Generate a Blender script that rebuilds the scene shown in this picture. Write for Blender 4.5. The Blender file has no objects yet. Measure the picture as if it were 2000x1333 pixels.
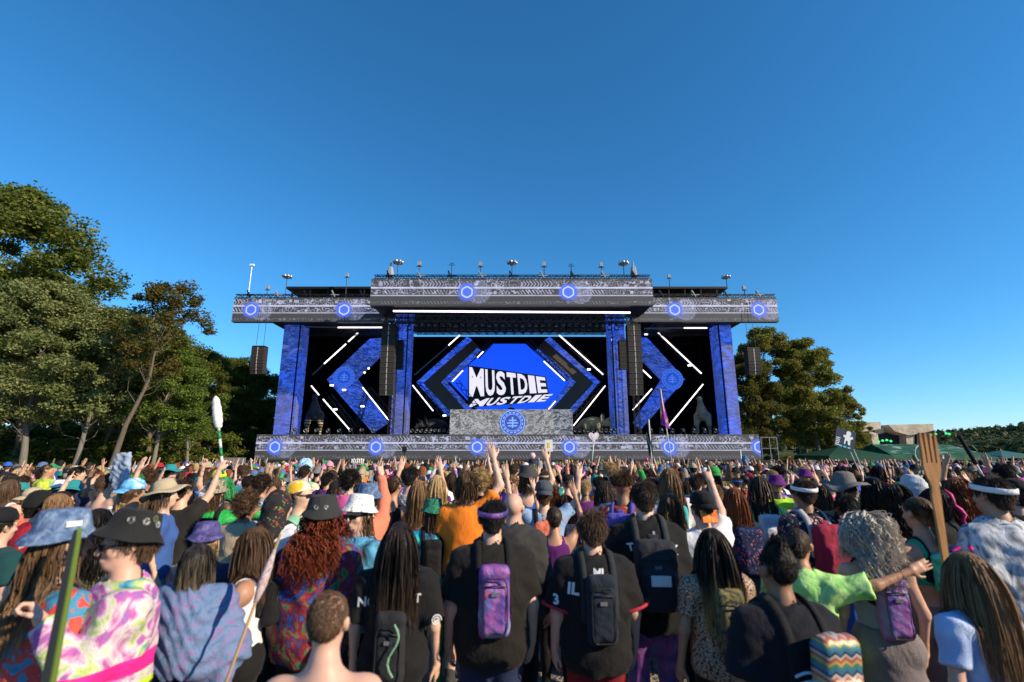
import bpy, math, random, time
import numpy as np
from mathutils import Vector, Matrix
T0 = time.time()
SC = bpy.context.scene
COL = SC.collection
# ---------------------------------------------------------------- camera
CAMH, PITCH, FPX = 2.12, 12.9, 956.0
cam_d = bpy.data.cameras.new('camera'); cam = bpy.data.objects.new('camera', cam_d); COL.objects.link(cam)
cam.location = (0, 0, CAMH); cam.rotation_euler = (math.radians(90 + PITCH), 0, 0)
cam_d.sensor_width = 36; cam_d.lens = 36 * FPX / 2000; cam_d.clip_start = 0.05; cam_d.clip_end = 3000
cam_d.dof.use_dof = True; cam_d.dof.focus_distance = 16.0; cam_d.dof.aperture_fstop = 1.5
SC.camera = cam
# ---------------------------------------------------------------- sky, sun, exposure
SUN_AZ, SUN_EL = 63.0, 27.0          # degrees right of straight behind the camera / above horizon
w = bpy.data.worlds.new('World'); SC.world = w; w.use_nodes = True
nt = w.node_tree; bg = nt.nodes['Background']
sky = nt.nodes.new('ShaderNodeTexSky'); sky.sky_type = 'NISHITA'; sky.sun_disc = False
sky.sun_elevation = math.radians(SUN_EL); sky.sun_rotation = math.radians(180 - SUN_AZ)
sky.altitude = 0; sky.air_density = 1.0; sky.dust_density = 0.0; sky.ozone_density = 9.0
hs = nt.nodes.new('ShaderNodeHueSaturation'); hs.inputs['Saturation'].default_value = 1.10; hs.inputs['Hue'].default_value = 0.490
nt.links.new(sky.outputs[0], hs.inputs['Color']); nt.links.new(hs.outputs[0], bg.inputs[0]); bg.inputs[1].default_value = 0.135
sun_d = bpy.data.lights.new('sun', 'SUN'); sun = bpy.data.objects.new('sun', sun_d); COL.objects.link(sun)
sun_d.energy = 5.0; sun_d.angle = math.radians(0.55); sun_d.color = (1.0, 0.83, 0.60)
_a, _e = math.radians(SUN_AZ), math.radians(SUN_EL)
TOSUN = Vector((math.sin(_a) * math.cos(_e), -math.cos(_a) * math.cos(_e), math.sin(_e)))
sun.rotation_euler = TOSUN.to_track_quat('Z', 'Y').to_euler(); sun.location = (30, -30, 40)
SC.view_settings.view_transform = 'Standard'; SC.view_settings.look = 'None'
SC.view_settings.exposure = 0.48; SC.view_settings.gamma = 1.0; SC.view_settings.use_curve_mapping = False
SC.cycles.max_bounces = 6; SC.cycles.diffuse_bounces = 3; SC.cycles.glossy_bounces = 2
SC.cycles.transparent_max_bounces = 6; SC.cycles.use_denoising = True
# ---------------------------------------------------------------- small tools
_ct, _st = math.cos(math.radians(PITCH)), math.sin(math.radians(PITCH))
def at(px, py, Y):
    """point of the place seen at photo pixel (px, py) at distance Y along the ground"""
    dx, dy = (px - 1000) / FPX, (666.5 - py) / FPX
    t = Y / (_ct - dy * _st)
    return np.array([dx * t, Y, CAMH + t * (_st + dy * _ct)])
def gz(y):
    """the field falls gently toward the stage"""
    t = min(1, max(0, (y-6.)/26.)); return -.30*t*t*(3-2*t)
def link(o, parent=None):
    COL.objects.link(o)
    if parent is not None: o.parent = parent
    return o
def mesh(V, F, smooth=False):
    me = bpy.data.meshes.new('m')
    if isinstance(F, np.ndarray):
        n, k = F.shape
        me.vertices.add(len(V)); me.vertices.foreach_set('co', np.asarray(V, np.float32).ravel())
        me.loops.add(n * k); me.loops.foreach_set('vertex_index', F.astype(np.int32).ravel())
        me.polygons.add(n); me.polygons.foreach_set('loop_start', np.arange(0, n * k, k, dtype=np.int32))
        me.update(calc_edges=True)
    else:
        me.from_pydata([tuple(v) for v in V], [], F); me.update()
    if smooth: me.polygons.foreach_set('use_smooth', np.ones(len(me.polygons), bool))
    return me
def ob(name, me, mat=None, parent=None, loc=None):
    o = bpy.data.objects.new(name, me); link(o, parent)
    if mat is not None:
        if len(me.materials) == 0: me.materials.append(mat)
        else:
            o.material_slots[0].link = 'OBJECT'; o.material_slots[0].material = mat
    if loc is not None: o.location = loc
    return o
def tag(o, label, cat, group=None):
    o['label'] = label; o['category'] = cat
    if group: o['group'] = group
    return o
def empty(name, loc=(0, 0, 0), rz=0.0, s=1.0):
    o = bpy.data.objects.new(name, None); link(o); o.location = loc; o.rotation_euler = (0, 0, rz); o.scale = (s, s, s)
    return o
def struct(o): o['kind'] = 'structure'; return o
def stuff(o): o['kind'] = 'stuff'; return o
class MB:
    """collects simple shapes into ONE mesh"""
    def __init__(s): s.V = []; s.F = []
    def add(s, V, F):
        b = len(s.V); s.V += [tuple(v) for v in V]; s.F += [tuple(i + b for i in f) for f in F]; return s
    def box(s, lo, hi):
        x0, y0, z0 = lo; x1, y1, z1 = hi
        return s.add([(x0,y0,z0),(x1,y0,z0),(x1,y1,z0),(x0,y1,z0),(x0,y0,z1),(x1,y0,z1),(x1,y1,z1),(x0,y1,z1)],
                     [(0,3,2,1),(4,5,6,7),(0,1,5,4),(1,2,6,5),(2,3,7,6),(3,0,4,7)])
    def bar(s, a, b, w, h=None):
        a, b = Vector(a), Vector(b); d = (b - a).normalized(); h = h or w
        u = d.cross(Vector((0, 1, 0) if abs(d.y) < .9 else (1, 0, 0))).normalized(); v = d.cross(u)
        P = []
        for q in (a, b):
            for i, j in ((-1,-1),(1,-1),(1,1),(-1,1)): P.append(q + u * (i * w / 2) + v * (j * h / 2))
        return s.add(P, [(3,2,1,0),(4,5,6,7),(0,1,5,4),(1,2,6,5),(2,3,7,6),(3,0,4,7)])
    def tube(s, pts, r, n=8, cap=True):
        pts = [Vector(p) for p in pts]; m = len(pts)
        rr = r if hasattr(r, '__len__') else [r] * m
        b = []; u = None
        for i, p in enumerate(pts):
            d = (pts[min(i+1, m-1)] - pts[max(i-1, 0)]).normalized()
            if u is None: u = d.orthogonal().normalized()
            u = (u - d * u.dot(d)).normalized(); v = d.cross(u)
            for k in range(n):
                a = 2 * math.pi * k / n; b.append(p + (u * math.cos(a) + v * math.sin(a)) * rr[i])
        F = [(i*n+k, i*n+(k+1) % n, (i+1)*n+(k+1) % n, (i+1)*n+k) for i in range(m-1) for k in range(n)]
        if cap: F += [tuple(range(n))[::-1], tuple((m-1)*n + k for k in range(n))]
        return s.add(b, F)
    def prism(s, poly, y0, y1):
        """polygon of (x, z) corners extruded in y"""
        n = len(poly); a = sum(poly[i][0]*poly[(i+1)%n][1]-poly[(i+1)%n][0]*poly[i][1] for i in range(n))
        if a < 0: poly = poly[::-1]
        P = [(x, y0, z) for x, z in poly] + [(x, y1, z) for x, z in poly]
        return s.add(P, [tuple(range(n)), tuple(range(2*n-1, n-1, -1))] + [(i, i+n, (i+1) % n + n, (i+1) % n) for i in range(n)])
    def lathe(s, prof, n=24, c=(0,0,0), sy=1.0):
        m = len(prof)
        P = [(c[0]+r*math.cos(2*math.pi*k/n), c[1]+sy*r*math.sin(2*math.pi*k/n), c[2]+z) for r, z in prof for k in range(n)]
        return s.add(P, [(i*n+k, i*n+(k+1) % n, (i+1)*n+(k+1) % n, (i+1)*n+k) for i in range(m-1) for k in range(n)])
    def mesh(s, smooth=False): return mesh(s.V, s.F, smooth)
    def build(s, name, mat, parent=None, smooth=False, loc=None): return ob(name, s.mesh(smooth), mat, parent, loc)
# ---------------------------------------------------------------- materials
class NT:
    def __init__(s, name, rough=0.7, spec=0.3):
        s.m = bpy.data.materials.new(name); s.m.use_nodes = True; s.t = s.m.node_tree; s.b = s.t.nodes['Principled BSDF']
        s.b.inputs['Roughness'].default_value = rough; s.b.inputs['Specular IOR Level'].default_value = spec
    def n(s, ty, **kw):
        q = s.t.nodes.new('ShaderNode' + ty)
        for k, v in kw.items(): setattr(q, k, v)
        return q
    def set(s, sock, v):
        if isinstance(v, (int, float)): sock.default_value = v
        elif isinstance(v, (tuple, list)): sock.default_value = tuple(v) + ((1,) if len(v) == 3 and sock.type == 'RGBA' else ())
        elif v is not None: s.t.links.new(v, sock)
    def ma(s, op, a, b=None, c=None, clamp=False):
        q = s.n('Math', operation=op, use_clamp=clamp)
        for i, v in enumerate((a, b, c)): s.set(q.inputs[i], v)
        return q.outputs[0]
    def co(s, out='Object', scale=None):
        c = s.n('TexCoord').outputs[out]
        if scale is not None:
            mp = s.n('Mapping'); s.set(mp.inputs[0], c); mp.inputs['Scale'].default_value = scale if hasattr(scale, '__len__') else (scale,)*3
            c = mp.outputs[0]
        return c
    def noise(s, vec, scale, detail=3, rough=.55, dist=0, out=0):
        q = s.n('TexNoise'); s.set(q.inputs['Vector'], vec); q.inputs['Scale'].default_value = scale
        q.inputs['Detail'].default_value = detail; q.inputs['Roughness'].default_value = rough; q.inputs['Distortion'].default_value = dist
        return q.outputs[out]
    def voro(s, vec, scale, feature='F1', out=0, dist='EUCLIDEAN'):
        q = s.n('TexVoronoi', feature=feature, distance=dist) if feature != 'DISTANCE_TO_EDGE' else s.n('TexVoronoi', feature=feature)
        s.set(q.inputs['Vector'], vec); q.inputs['Scale'].default_value = scale; return q.outputs[out]
    def ramp(s, fac, stops, interp='LINEAR'):
        q = s.n('ValToRGB'); q.color_ramp.interpolation = interp; e = q.color_ramp.elements
        while len(e) < len(stops): e.new(0.5)
        for k, (p, c) in enumerate(stops): e[k].position = p; e[k].color = tuple(c) + ((1,) if len(c) == 3 else ())
        s.set(q.inputs[0], fac); return q.outputs[0]
    def mix(s, fac, a, b, mode='MIX'):
        q = s.n('Mix', data_type='RGBA', blend_type=mode); s.set(q.inputs[0], fac); s.set(q.inputs[6], a); s.set(q.inputs[7], b); return q.outputs[2]
    def sep(s, vec):
        q = s.n('SeparateXYZ'); s.set(q.inputs[0], vec); return q.outputs
    def comb(s, x, y, z):
        q = s.n('CombineXYZ')
        for i, v in enumerate((x, y, z)): s.set(q.inputs[i], v)
        return q.outputs[0]
    def bump(s, h, strength=.3, dist=.02):
        q = s.n('Bump'); q.inputs['Strength'].default_value = strength; q.inputs['Distance'].default_value = dist
        s.set(q.inputs['Height'], h); s.t.links.new(q.outputs[0], s.b.inputs['Normal']); return s
    def col(s, c): s.set(s.b.inputs['Base Color'], c); return s
    def emit(s, c, st=1.0): s.set(s.b.inputs['Emission Color'], c); s.set(s.b.inputs['Emission Strength'], st); return s
    def smooth(s, x, lo, hi):
        q = s.n('MapRange', interpolation_type='SMOOTHSTEP'); s.set(q.inputs[0], x)
        q.inputs[1].default_value = lo; q.inputs[2].default_value = hi; return q.outputs[0]
_MC = {}
def plain(name, c, rough=.7, spec=.3, metal=0, var=.12, scale=4, bump=0, bscale=30):
    k = (name, tuple(c), rough)
    if k in _MC: return _MC[k]
    q = NT(name, rough, spec); v = q.noise(q.co(), scale, 4)
    q.col(q.mix(v, tuple(x*(1-var) for x in c), tuple(min(1, x*(1+var)) for x in c))); q.b.inputs['Metallic'].default_value = metal
    if bump: q.bump(q.noise(q.co(), bscale, 3), bump, .01)
    _MC[k] = q.m; return q.m
BLACK = plain('black_paint', (.012,.012,.013), .6)
BLACKM = plain('black_metal', (.010,.010,.011), .5, .3)
DARKCLOTH = plain('black_drape', (.006,.006,.007), .95, .05)
STEEL = plain('grey_steel', (.25,.25,.26), .4, .5, .8)
GREYP = plain('grey_plastic', (.3,.3,.31), .5)
def emat(name, c, st):
    q = NT(name, .5); q.col((.02,.02,.02)); q.emit(c, st); return q.m
# ---------------------------------------------------------------- ground
gm = NT('gravel_ground', .95, .1)
g1 = gm.noise(gm.co('Object'), .35, 4); g2 = gm.voro(gm.co('Object'), 28.0, out=1)
g3 = gm.noise(gm.co('Object'), 7, 5)
gc = gm.ramp(g3, [(.3, (.13,.115,.095)), (.7, (.27,.245,.205))])
gm.col(gm.mix(.45, gc, gm.mix(gm.sep(g2)[0], (.10,.09,.08), (.36,.33,.29))))
gm.bump(gm.voro(gm.co('Object'), 28.0), .8, .03)
gy = [-300, 6]+[6+26*k/14 for k in range(1, 15)]+[1500]
ground = struct(ob('ground', mesh([(x, y, gz(y)) for y in gy for x in (-900, 900)], [(2*k, 2*k+1, 2*k+3, 2*k+2) for k in range(len(gy)-1)], True), gm.m))
# loose gravel stones where the ground shows between the feet
rs = np.random.RandomState(5)
sb = MB()
for i in range(2600):
    x, y = rs.uniform(-8, 8), rs.uniform(3.2, 11); r = rs.uniform(.008, .024); a = rs.uniform(0, 3)
    sb.add([(x+r*1.3*math.cos(a+k*2.09), y+r*math.sin(a+k*2.09), 0) for k in range(3)] + [(x+rs.uniform(-.3,.3)*r, y+rs.uniform(-.3,.3)*r, r*.9)],
           [(0,1,3),(1,2,3),(2,0,3)])
stuff(sb.build('gravel', plain('pebble', (.3,.275,.235), .9, .2, var=.5, scale=20)))
# ---------------------------------------------------------------- LED content
def led_mat(name, rings, z0, z1, seed=0., base=(.078,.078,.082)):
    """rings: x centres; panel spans z0..z1 (object coordinates = metres)"""
    q = NT(name, .55, .25); c = q.co('Object'); x, y, z = q.sep(c)
    h = z1 - z0; v = q.ma('DIVIDE', q.ma('SUBTRACT', z, z0), h)      # 0 bottom .. 1 top
    p2 = q.comb(q.ma('ADD', x, seed), 0.0, z)
    def line(vc, wd): return q.ma('SUBTRACT', 1.0, q.smooth(q.ma('ABSOLUTE', q.ma('SUBTRACT', v, vc)), wd*.4, wd))
    nz = q.noise(p2, 1.1, 5, .65)
    lines = q.ma('MAXIMUM', q.ma('MULTIPLY', line(.66, .045), .95), q.ma('MULTIPLY', line(.37, .028), .75))
    wav = q.ma('ADD', x, q.ma('MULTIPLY', q.ma('PINGPONG', q.ma('MULTIPLY', v, 5.0), 1.0), .34))
    strokes = q.ma('GREATER_THAN', q.ma('SINE', q.ma('MULTIPLY', wav, 22.0)), .6)
    msk = q.smooth(q.noise(q.comb(q.ma('ADD', x, seed+3.), 0.0, q.ma('MULTIPLY', z, .25)), .42, 2), .5, .6)
    bandt = q.ma('MULTIPLY', q.ma('GREATER_THAN', v, .70), q.ma('LESS_THAN', v, .93))
    bandm = q.ma('MULTIPLY', q.ma('GREATER_THAN', v, .42), q.ma('LESS_THAN', v, .58))
    bandl = q.ma('MULTIPLY', q.ma('GREATER_THAN', v, .06), q.ma('LESS_THAN', v, .16))
    bands = q.ma('ADD', q.ma('ADD', bandt, bandm), q.ma('MULTIPLY', bandl, .35))
    mz = q.voro(p2, 2.2, 'DISTANCE_TO_EDGE'); maze = q.ma('LESS_THAN', q.ma('ABSOLUTE', q.ma('SUBTRACT', q.voro(p2, 3.4, dist='CHEBYCHEV'), .40)), .05)
    cracks = q.ma('LESS_THAN', q.ma('ABSOLUTE', q.ma('SUBTRACT', q.noise(p2, .7, 3, .6), .5)), .008)
    patt = q.ma('ADD', q.ma('MULTIPLY', q.ma('MULTIPLY', strokes, msk), bands), q.ma('MULTIPLY', q.ma('MULTIPLY', maze, q.ma('SUBTRACT', 1.0, msk)), bands))
    patt = q.ma('ADD', patt, q.ma('MULTIPLY', cracks, q.ma('MULTIPLY', q.ma('GREATER_THAN', v, .4), .8)))
    white = q.ma('ADD', lines, q.ma('MULTIPLY', patt, .6), clamp=True)
    white = q.ma('MULTIPLY', white, q.ma('ADD', .35, q.ma('MULTIPLY', nz, 1.1)))
    ring = glow = core = swirl = None
    for k, cx in enumerate(rings):
        ddx = q.ma('SUBTRACT', x, cx); ddz = q.ma('SUBTRACT', z, z0 + h*.5)
        ang = q.ma('ARCTAN2', ddz, ddx)
        r = q.ma('DIVIDE', q.ma('SQRT', q.ma('ADD', q.ma('MULTIPLY', ddx, ddx), q.ma('MULTIPLY', ddz, ddz))), h)
        hexr = q.ma('MULTIPLY', r, q.ma('ADD', 1.0, q.ma('MULTIPLY', q.ma('COSINE', q.ma('MULTIPLY', ang, 6.0)), .032)))
        rg = q.ma('SUBTRACT', 1.0, q.smooth(q.ma('ABSOLUTE', q.ma('SUBTRACT', hexr, .19)), .008, .038))
        gl = q.ma('SUBTRACT', 1.0, q.smooth(q.ma('ADD', r, q.ma('MULTIPLY', q.ma('SUBTRACT', nz, .5), .22)), .24, .40))
        d2 = q.ma('SQRT', q.ma('ADD', q.ma('POWER', q.ma('SUBTRACT', ddx, .42*h), 2.0), q.ma('MULTIPLY', ddz, ddz)))
        sw = q.ma('MULTIPLY', q.ma('SUBTRACT', 1.0, q.smooth(q.ma('DIVIDE', d2, h), .40, .47)), .55)
        ring = rg if ring is None else q.ma('MAXIMUM', ring, rg); glow = gl if glow is None else q.ma('MAXIMUM', glow, gl)
        swirl = sw if swirl is None else q.ma('MAXIMUM', swirl, sw)
    fr = q.ma('GREATER_THAN', q.noise(p2, 5.5, 4, .7, 1.5), .55)
    e = q.mix(q.ma('MULTIPLY', white, .85), (0,0,0), (.52,.54,.76))
    e = q.mix(q.ma('MULTIPLY', swirl, q.ma('ADD', .22, q.ma('MULTIPLY', fr, .5))), e, (.42,.45,.75))
    e = q.mix(glow, e, (.02,.085,.60)); e = q.mix(ring, e, (.40,.52,.95))
    gx = q.ma('GREATER_THAN', q.ma('FRACT', x), .012); 
    q.col(q.mix(gx, tuple(k*.6 for k in base), base)); q.emit(e, 1.0)
    return q.m
def blue_mat(name, k=1.0, lit=(.085,.082,.078)):
    q = NT(name, .6, .25); c = q.co('Object')
    n1 = q.noise(q.co('Object', (.9, 1, 1.8)), .75, 8, .78, 1.6); n2 = q.noise(q.co('Object', (.6, 1, 3.0)), 1.6, 5, .7, .6)
    wl = q.ma('LESS_THAN', q.ma('ABSOLUTE', q.ma('SUBTRACT', n2, .5)), .010)
    e = q.ramp(n1, [(.36, (.001,.004,.05)), (.46, (.002,.02,.22)), (.54, (.004,.065,.66)), (.66, (.006,.10,.95))])
    n3 = q.noise(q.co('Object', (.5,1,.9)), .22, 3, .6); e = q.mix(q.smooth(n3, .38, .62), q.mix(.72, e, (.004,.02,.14)), e); e = q.mix(q.ma('MULTIPLY', wl, .35), e, (.35,.5,1.0))
    q.col(lit); q.emit(e, k); return q.m
# ---------------------------------------------------------------- stage
YB, YF, YC = 44.0, 45.0, 40.5                       # LED base wall, side fascias, centre fascia
stage = tag(empty('festival_stage', (0, YB, 0)), 'huge black festival stage with grey LED fascias and blue columns', 'stage')
def sb_(mb, name, mat, smooth=False, parent=None):
    mb.V = [(x, y-YB, z) for x, y, z in mb.V] if parent is None else mb.V
    return mb.build(name, mat, parent or stage, smooth)
def sx(px, py, Y): return at(px, py, Y)[0]
def sz(py, Y): return at(1000, py, Y)[2]
deck = sz(850, YB); zb = sz(898, YB)
bl, br = sx(501, 870, YB), sx(1483, 870, YB)
sb_(MB().box((bl-1.3, YB-.9, -.4), (br+1.0, YB+14, zb-.06)), 'base_platform', plain('charcoal_deck', (.03,.029,.028), .8))
sb_(MB().box((bl, YB+.05, zb-.06), (br, YB+16, deck)), 'deck', BLACK)
lm = led_mat('led_base', [sx(p, 873, YB) for p in (538, 735, 932, 1112, 1306, 1482)], zb, deck+.04, 0)
sb_(MB().box((bl, YB-.12, zb-.02), (br, YB+.05, deck+.04)), 'led_base_wall', lm)
# side fascias and the centre fascia that juts forward
zt, zl = sz(582, YF), sz(629, YF)
for (a, b, rg, sd) in ((455, 770, (490, 672), 11.), (1232, 1519, (1318, 1482), 27.)):
    m = led_mat('led_side_fascia', [sx(p, 605, YF) for p in rg], zl, zt, sd)
    sb_(MB().box((sx(a, 605, YF), YF, zl), (sx(b, 605, YF), YF+.5, zt)), 'side_fascia', m)
ct, cl = sz(545, YC), sz(597, YC); cx0, cx1 = sx(724, 570, YC), sx(1275, 570, YC)
m = led_mat('led_centre_fascia', [sx(p, 571, YC) for p in (912, 1110)], cl, ct, 51.)
sb_(MB().box((cx0, YC, cl), (cx1, YC+.4, ct)), 'centre_fascia', m)
sb_(MB().box((cx0+.02, YC+.4, cl+.3), (cx0+.3, YF+3, ct-.05)), 'fascia_return', BLACK)
sb_(MB().box((cx1-.3, YC+.4, cl+.3), (cx1-.02, YF+3, ct-.05)), 'fascia_return', BLACK)
sb_(MB().box((cx0+.1, YC+.42, cl+.1), (cx1-.1, YC+3.2, cl+.25)), 'soffit', BLACK)
sb_(MB().box((cx0+.3, YC+.42, ct-.3), (cx1-.3, YF+14, ct-.1)), 'roof', BLACK)
rz = sz(560, YF+3)
for a, b in ((559, 735), (1265, 1421)):
    xa, xb = sx(a, 560, YF+3), sx(b, 560, YF+3)
    sb_(MB().box((xa, YF+3, rz-.22), (xb, YF+14, rz)), 'side_roof', BLACK)
    sb_(MB().box((xa+.1, YF+9, zl+.4), (xb-.1, YF+9.2, rz-.22)), 'roof_back_panel', DARKCLOTH)
    for k in range(5):
        xx = xa + (xb-xa)*(k+.3)/5; sb_(MB().box((xx, YF+3.1, zt-.5), (xx+.1, YF+3.25, rz-.22)), 'roof_strut', BLACKM)
    sb_(MB().box((min(xa, xb), YF+.55, zl+.15), (max(xa, xb), YF+14, zl+.35)), 'side_soffit', BLACK)
def truss_mb(a, b, h=.5, n=None, w=.06):
    a, b = Vector(a), Vector(b); L = (b-a).length; n = n or max(2, int(L/h)); d = (b-a)/n
    u = Vector((0, 0, 1)) if abs((b-a).normalized().z) < .8 else Vector((1, 0, 0))
    u = (u - (b-a).normalized()*u.dot((b-a).normalized())).normalized(); v = Vector((0, 1, 0))
    mb = MB()
    for i, j in ((0,0),(1,0),(0,1),(1,1)): mb.bar(a+u*h*i+v*h*j, b+u*h*i+v*h*j, w)
    for k in range(n):
        p, q = a+d*k, a+d*(k+1)
        if k % 2: p, q = q, p
        mb.bar(p, q+u*h, w*.7); mb.bar(p+v*h, q+u*h+v*h, w*.7); mb.bar(p+u*h, p+u*h+v*h, w*.6)
    return mb
for a, b, yy, zz in ((459, 735, YF, zt), (1262, 1515, YF, zt), (728, 1273, YC, ct)):
    p, q = (sx(a, 580, yy), yy+.05, zz+.03), (sx(b, 580, yy), yy+.05, zz+.03)
    sb_(truss_mb(p, q, .34), 'roof_truss', BLACKM)
    n = int((b-a)/55)
    for k in range(n):
        f = (k+.5)/n; xx = p[0]+(q[0]-p[0])*f
        mb = MB(); mb.bar((xx-.25, yy, zz+.75), (xx+.1, yy, zz+.1), .1, .12); mb.bar((xx-.25, yy+.1, zz+.75), (xx-.25, yy+.1, zz+.05), .05); mb.bar((xx-.3, yy, zz+.3), (xx+.45, yy, zz+.3), .07)
        sb_(mb, 'rigging_bracket', GREYP if k % 2 else BLACKM)
# columns, each with a bright front and an inner return
YCOL = YF + 1.7
for pf, pi in (((536, 566), 579), ((763, 786), 794), ((1205, 1228), 1199), ((1423, 1446), 1410)):
    xs = sorted((sx(pf[0], 820, YCOL), sx(pf[1], 820, YCOL)))
    top = zl+.15 if pf[0] in (536, 1423) else ct-.4
    c = sb_(MB().box((xs[0], YCOL, deck), (xs[1], YCOL+.12, top)), 'column_front', blue_mat('led_column_blue', .85))
    inner = xs[1] if pf[0] < 1000 else xs[0]; sgn = 1 if pf[0] < 1000 else -1
    sb_(MB().box((min(inner+.12*sgn, inner+.34*sgn), YCOL+.2, deck), (max(inner+.12*sgn, inner+.34*sgn), YCOL+1.7, top)), 'column_return', blue_mat('led_column_return', .7))
    sb_(MB().box((xs[0]+.05, YCOL+.13, deck), (xs[1]-.03, YCOL+.9, top)), 'column_core', BLACKM)
# dark shell
bx0, bx1 = sx(540, 820, YCOL), sx(1444, 820, YCOL)
zslit0 = sz(658, YF+13)
sb_(MB().box((cx0-.2, YF+13, deck), (cx1+.2, YF+13.2, zslit0)), 'back_wall', DARKCLOTH)
for xa, xb in ((bx0, cx0-.2), (cx1+.2, bx1)):
    sb_(MB().box((xa, YF+13, deck), (xb, YF+13.2, zl+.2)), 'back_wall', DARKCLOTH)
for k, xx in enumerate((bx0, bx1-.3)):
    sb_(MB().box((xx, YF+2.5, deck), (xx+.3, YF+13, zl+.2)), 'side_wall', DARKCLOTH)
for px in (600, 612, 1362, 1378, 1392):          # hanging drapes in the wings
    a = at(px, 640, YF+8); mb = MB(); P = []
    mb.tube([(a[0]+.15*math.sin(k), YF+8+.1*math.cos(k*2), deck+(zl-deck)*k/9) for k in range(10)], [.32]*10, 9); sb_(mb, 'drape', DARKCLOTH, True)
for y, zc in ((YC+1.5, cl-1.0), (YC+3, cl-.7), (YF+3, cl-.4), (YF+6, cl+.2), (YF+9, cl+.8)):        # ceiling trusses
    sb_(truss_mb((cx0+1.4, y, zc), (cx1-1.4, y, zc), .5, w=.07), 'ceiling_truss', BLACKM)
for a, b in ((600, 760), (1240, 1395)):
    for y in (YF+3, YF+7):
        sb_(truss_mb((sx(a, 640, y), y, zl-.55), (sx(b, 640, y), y, zl-.55), .4), 'wing_truss', BLACKM)
for a, yy in ((768, YF+.6), (1231, YF+.6)):
    sb_(truss_mb((sx(a, 640, yy), yy, deck), (sx(a, 640, yy), yy, cl), .45), 'tower_truss', BLACKM)
# stairs-side railing
ra = sx(1487, 870, YB); mb = MB()
for xx in (ra, ra+.75, ra+1.4): mb.bar((xx, YB, zb), (xx, YB, zb+1.9), .06)
mb.bar((ra, YB, zb+1.9), (ra+1.4, YB, zb+1.9), .06); mb.bar((ra, YB, zb+.95), (ra+1.4, YB, zb+.95), .05)
sb_(mb, 'railing', STEEL)
# crowd barrier front panels
for k in range(10):
    x0 = bl-1.2 + k*(br-bl+2.2)/10
    sb_(MB().box((x0+.03, YB-1.0, -.28), (x0+(br-bl+2.2)/10-.03, YB-.9, zb-.3)), 'front_panel', plain('dark_panel', (.028,.027,.026), .7))
# black screen-carrying chevrons
def poly(pts, Y): return [(at(x, y, Y)[0], at(x, y, Y)[2]) for x, y in pts]
YS = YF + 6.5
def thing_prism(name, pts, Y, th, mat, label, cat, group=None):
    pl = poly(pts, Y); cx = sum(p[0] for p in pl)/len(pl); z0 = min(p[1] for p in pl)
    o = MB().prism([(x-cx, z-z0) for x, z in pl], 0, th).build(name, mat, loc=(cx, Y, z0)); return tag(o, label, cat, group)
def ring_marks(parent, c, R, Y, mat, fill):
    """concentric emblem: disc, rings and a barred square, as thin pieces proud of a screen"""
    def disc(r0, r1, y, name, m, n=40, parts=None):
        mb = MB(); P = []
        for k in range(n):
            a = 2*math.pi*k/n; P += [(c[0]+r0*math.cos(a), y, c[1]+r0*math.sin(a)), (c[0]+r1*math.cos(a), y, c[1]+r1*math.sin(a))]
        F = [(2*k, 2*k+1, (2*k+3) % (2*n), (2*k+2) % (2*n)) for k in range(n) if parts is None or k % parts]
        mb.add(P, F); return mb.build(name, m, parent)
    disc(0.001, R, Y-.02, 'emblem_disc', fill)
    disc(R*.90, R*.97, Y-.03, 'emblem_ring', mat); disc(R*.62, R*.67, Y-.03, 'emblem_ring', mat)
    disc(R*.72, R*.82, Y-.03, 'emblem_ring', mat, 48, 3)
    mb = MB()
    for zc, hw in ((.18, .3), (-.02, .42), (-.24, .36)): mb.box((c[0]-R*hw, Y-.035, c[1]+R*(zc-.06)), (c[0]+R*hw, Y-.03, c[1]+R*(zc+.04)))
    mb.box((c[0]-R*.06, Y-.042, c[1]-R*.4), (c[0]+R*.06, Y-.036, c[1]+R*.42)); mb.build('emblem_bars', mat, parent)
LEDB, LEDB2 = blue_mat('led_chevron_blue', .95, (.03,.029,.028)), emat('led_pale_blue', (.10,.25,.95), .55)
LEDD = emat('led_deep_blue', (.006,.06,.55), .8)
for nm, pts, cc in (('left', [(638,742),(722,662),(782,658),(697,740),(758,826),(728,846)], (672,737)),
                        ('right', [(1338,741),(1264,660),(1212,660),(1292,742),(1237,826),(1253,838)], (1313,741))):
    lb = 'wide blue arrow-shaped LED screen beside the %s dinosaur' % ('striped-legged' if nm == 'left' else 'upright brown')
    o = thing_prism('chevron_screen', pts, YS, .35, LEDB, lb, 'screen', 'chevron screens')
    cpt = at(cc[0], cc[1], YS); ring_marks(o, (cpt[0]-o.location.x, cpt[2]-o.location.z), 1.15, 0, LEDB2, LEDD)
OFFS = plain('unlit_led_panel', (.07,.066,.06), .6)
for sg in (-1, 1):                                 # centre: two thin chevrons with dark panels between, either side of the screen
    def X(p): return p if sg < 0 else 2*993 - p
    e = tag(empty('hexagon_screen_wing', (0, YS+.6, deck)), 'dark angled LED wing beside the main screen, '+('by the dark grazing dinosaur' if sg < 0 else 'by the tan horned dinosaur'), 'screen', 'angled wings of the main screen')
    def part(name, pts, y, th, mat):
        pl = poly([(X(a), b) for a, b in pts], YS+.6+y); MB().prism([(x, z-deck) for x, z in pl], y, y+th).build(name, mat, e)
    part('outer_strip', [(912,658),(922,664),(826,748),(882,808),(872,814),(813,747)], -.1, .3, LEDB)
    part('dark_panel', [(922,664),(938,680),(862,747),(918,802),(882,808),(826,748)], .05, .2, OFFS)
    part('inner_strip', [(932,680),(941,685),(874,748),(922,800),(910,802),(861,747)], -.1, .3, LEDB)
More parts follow.
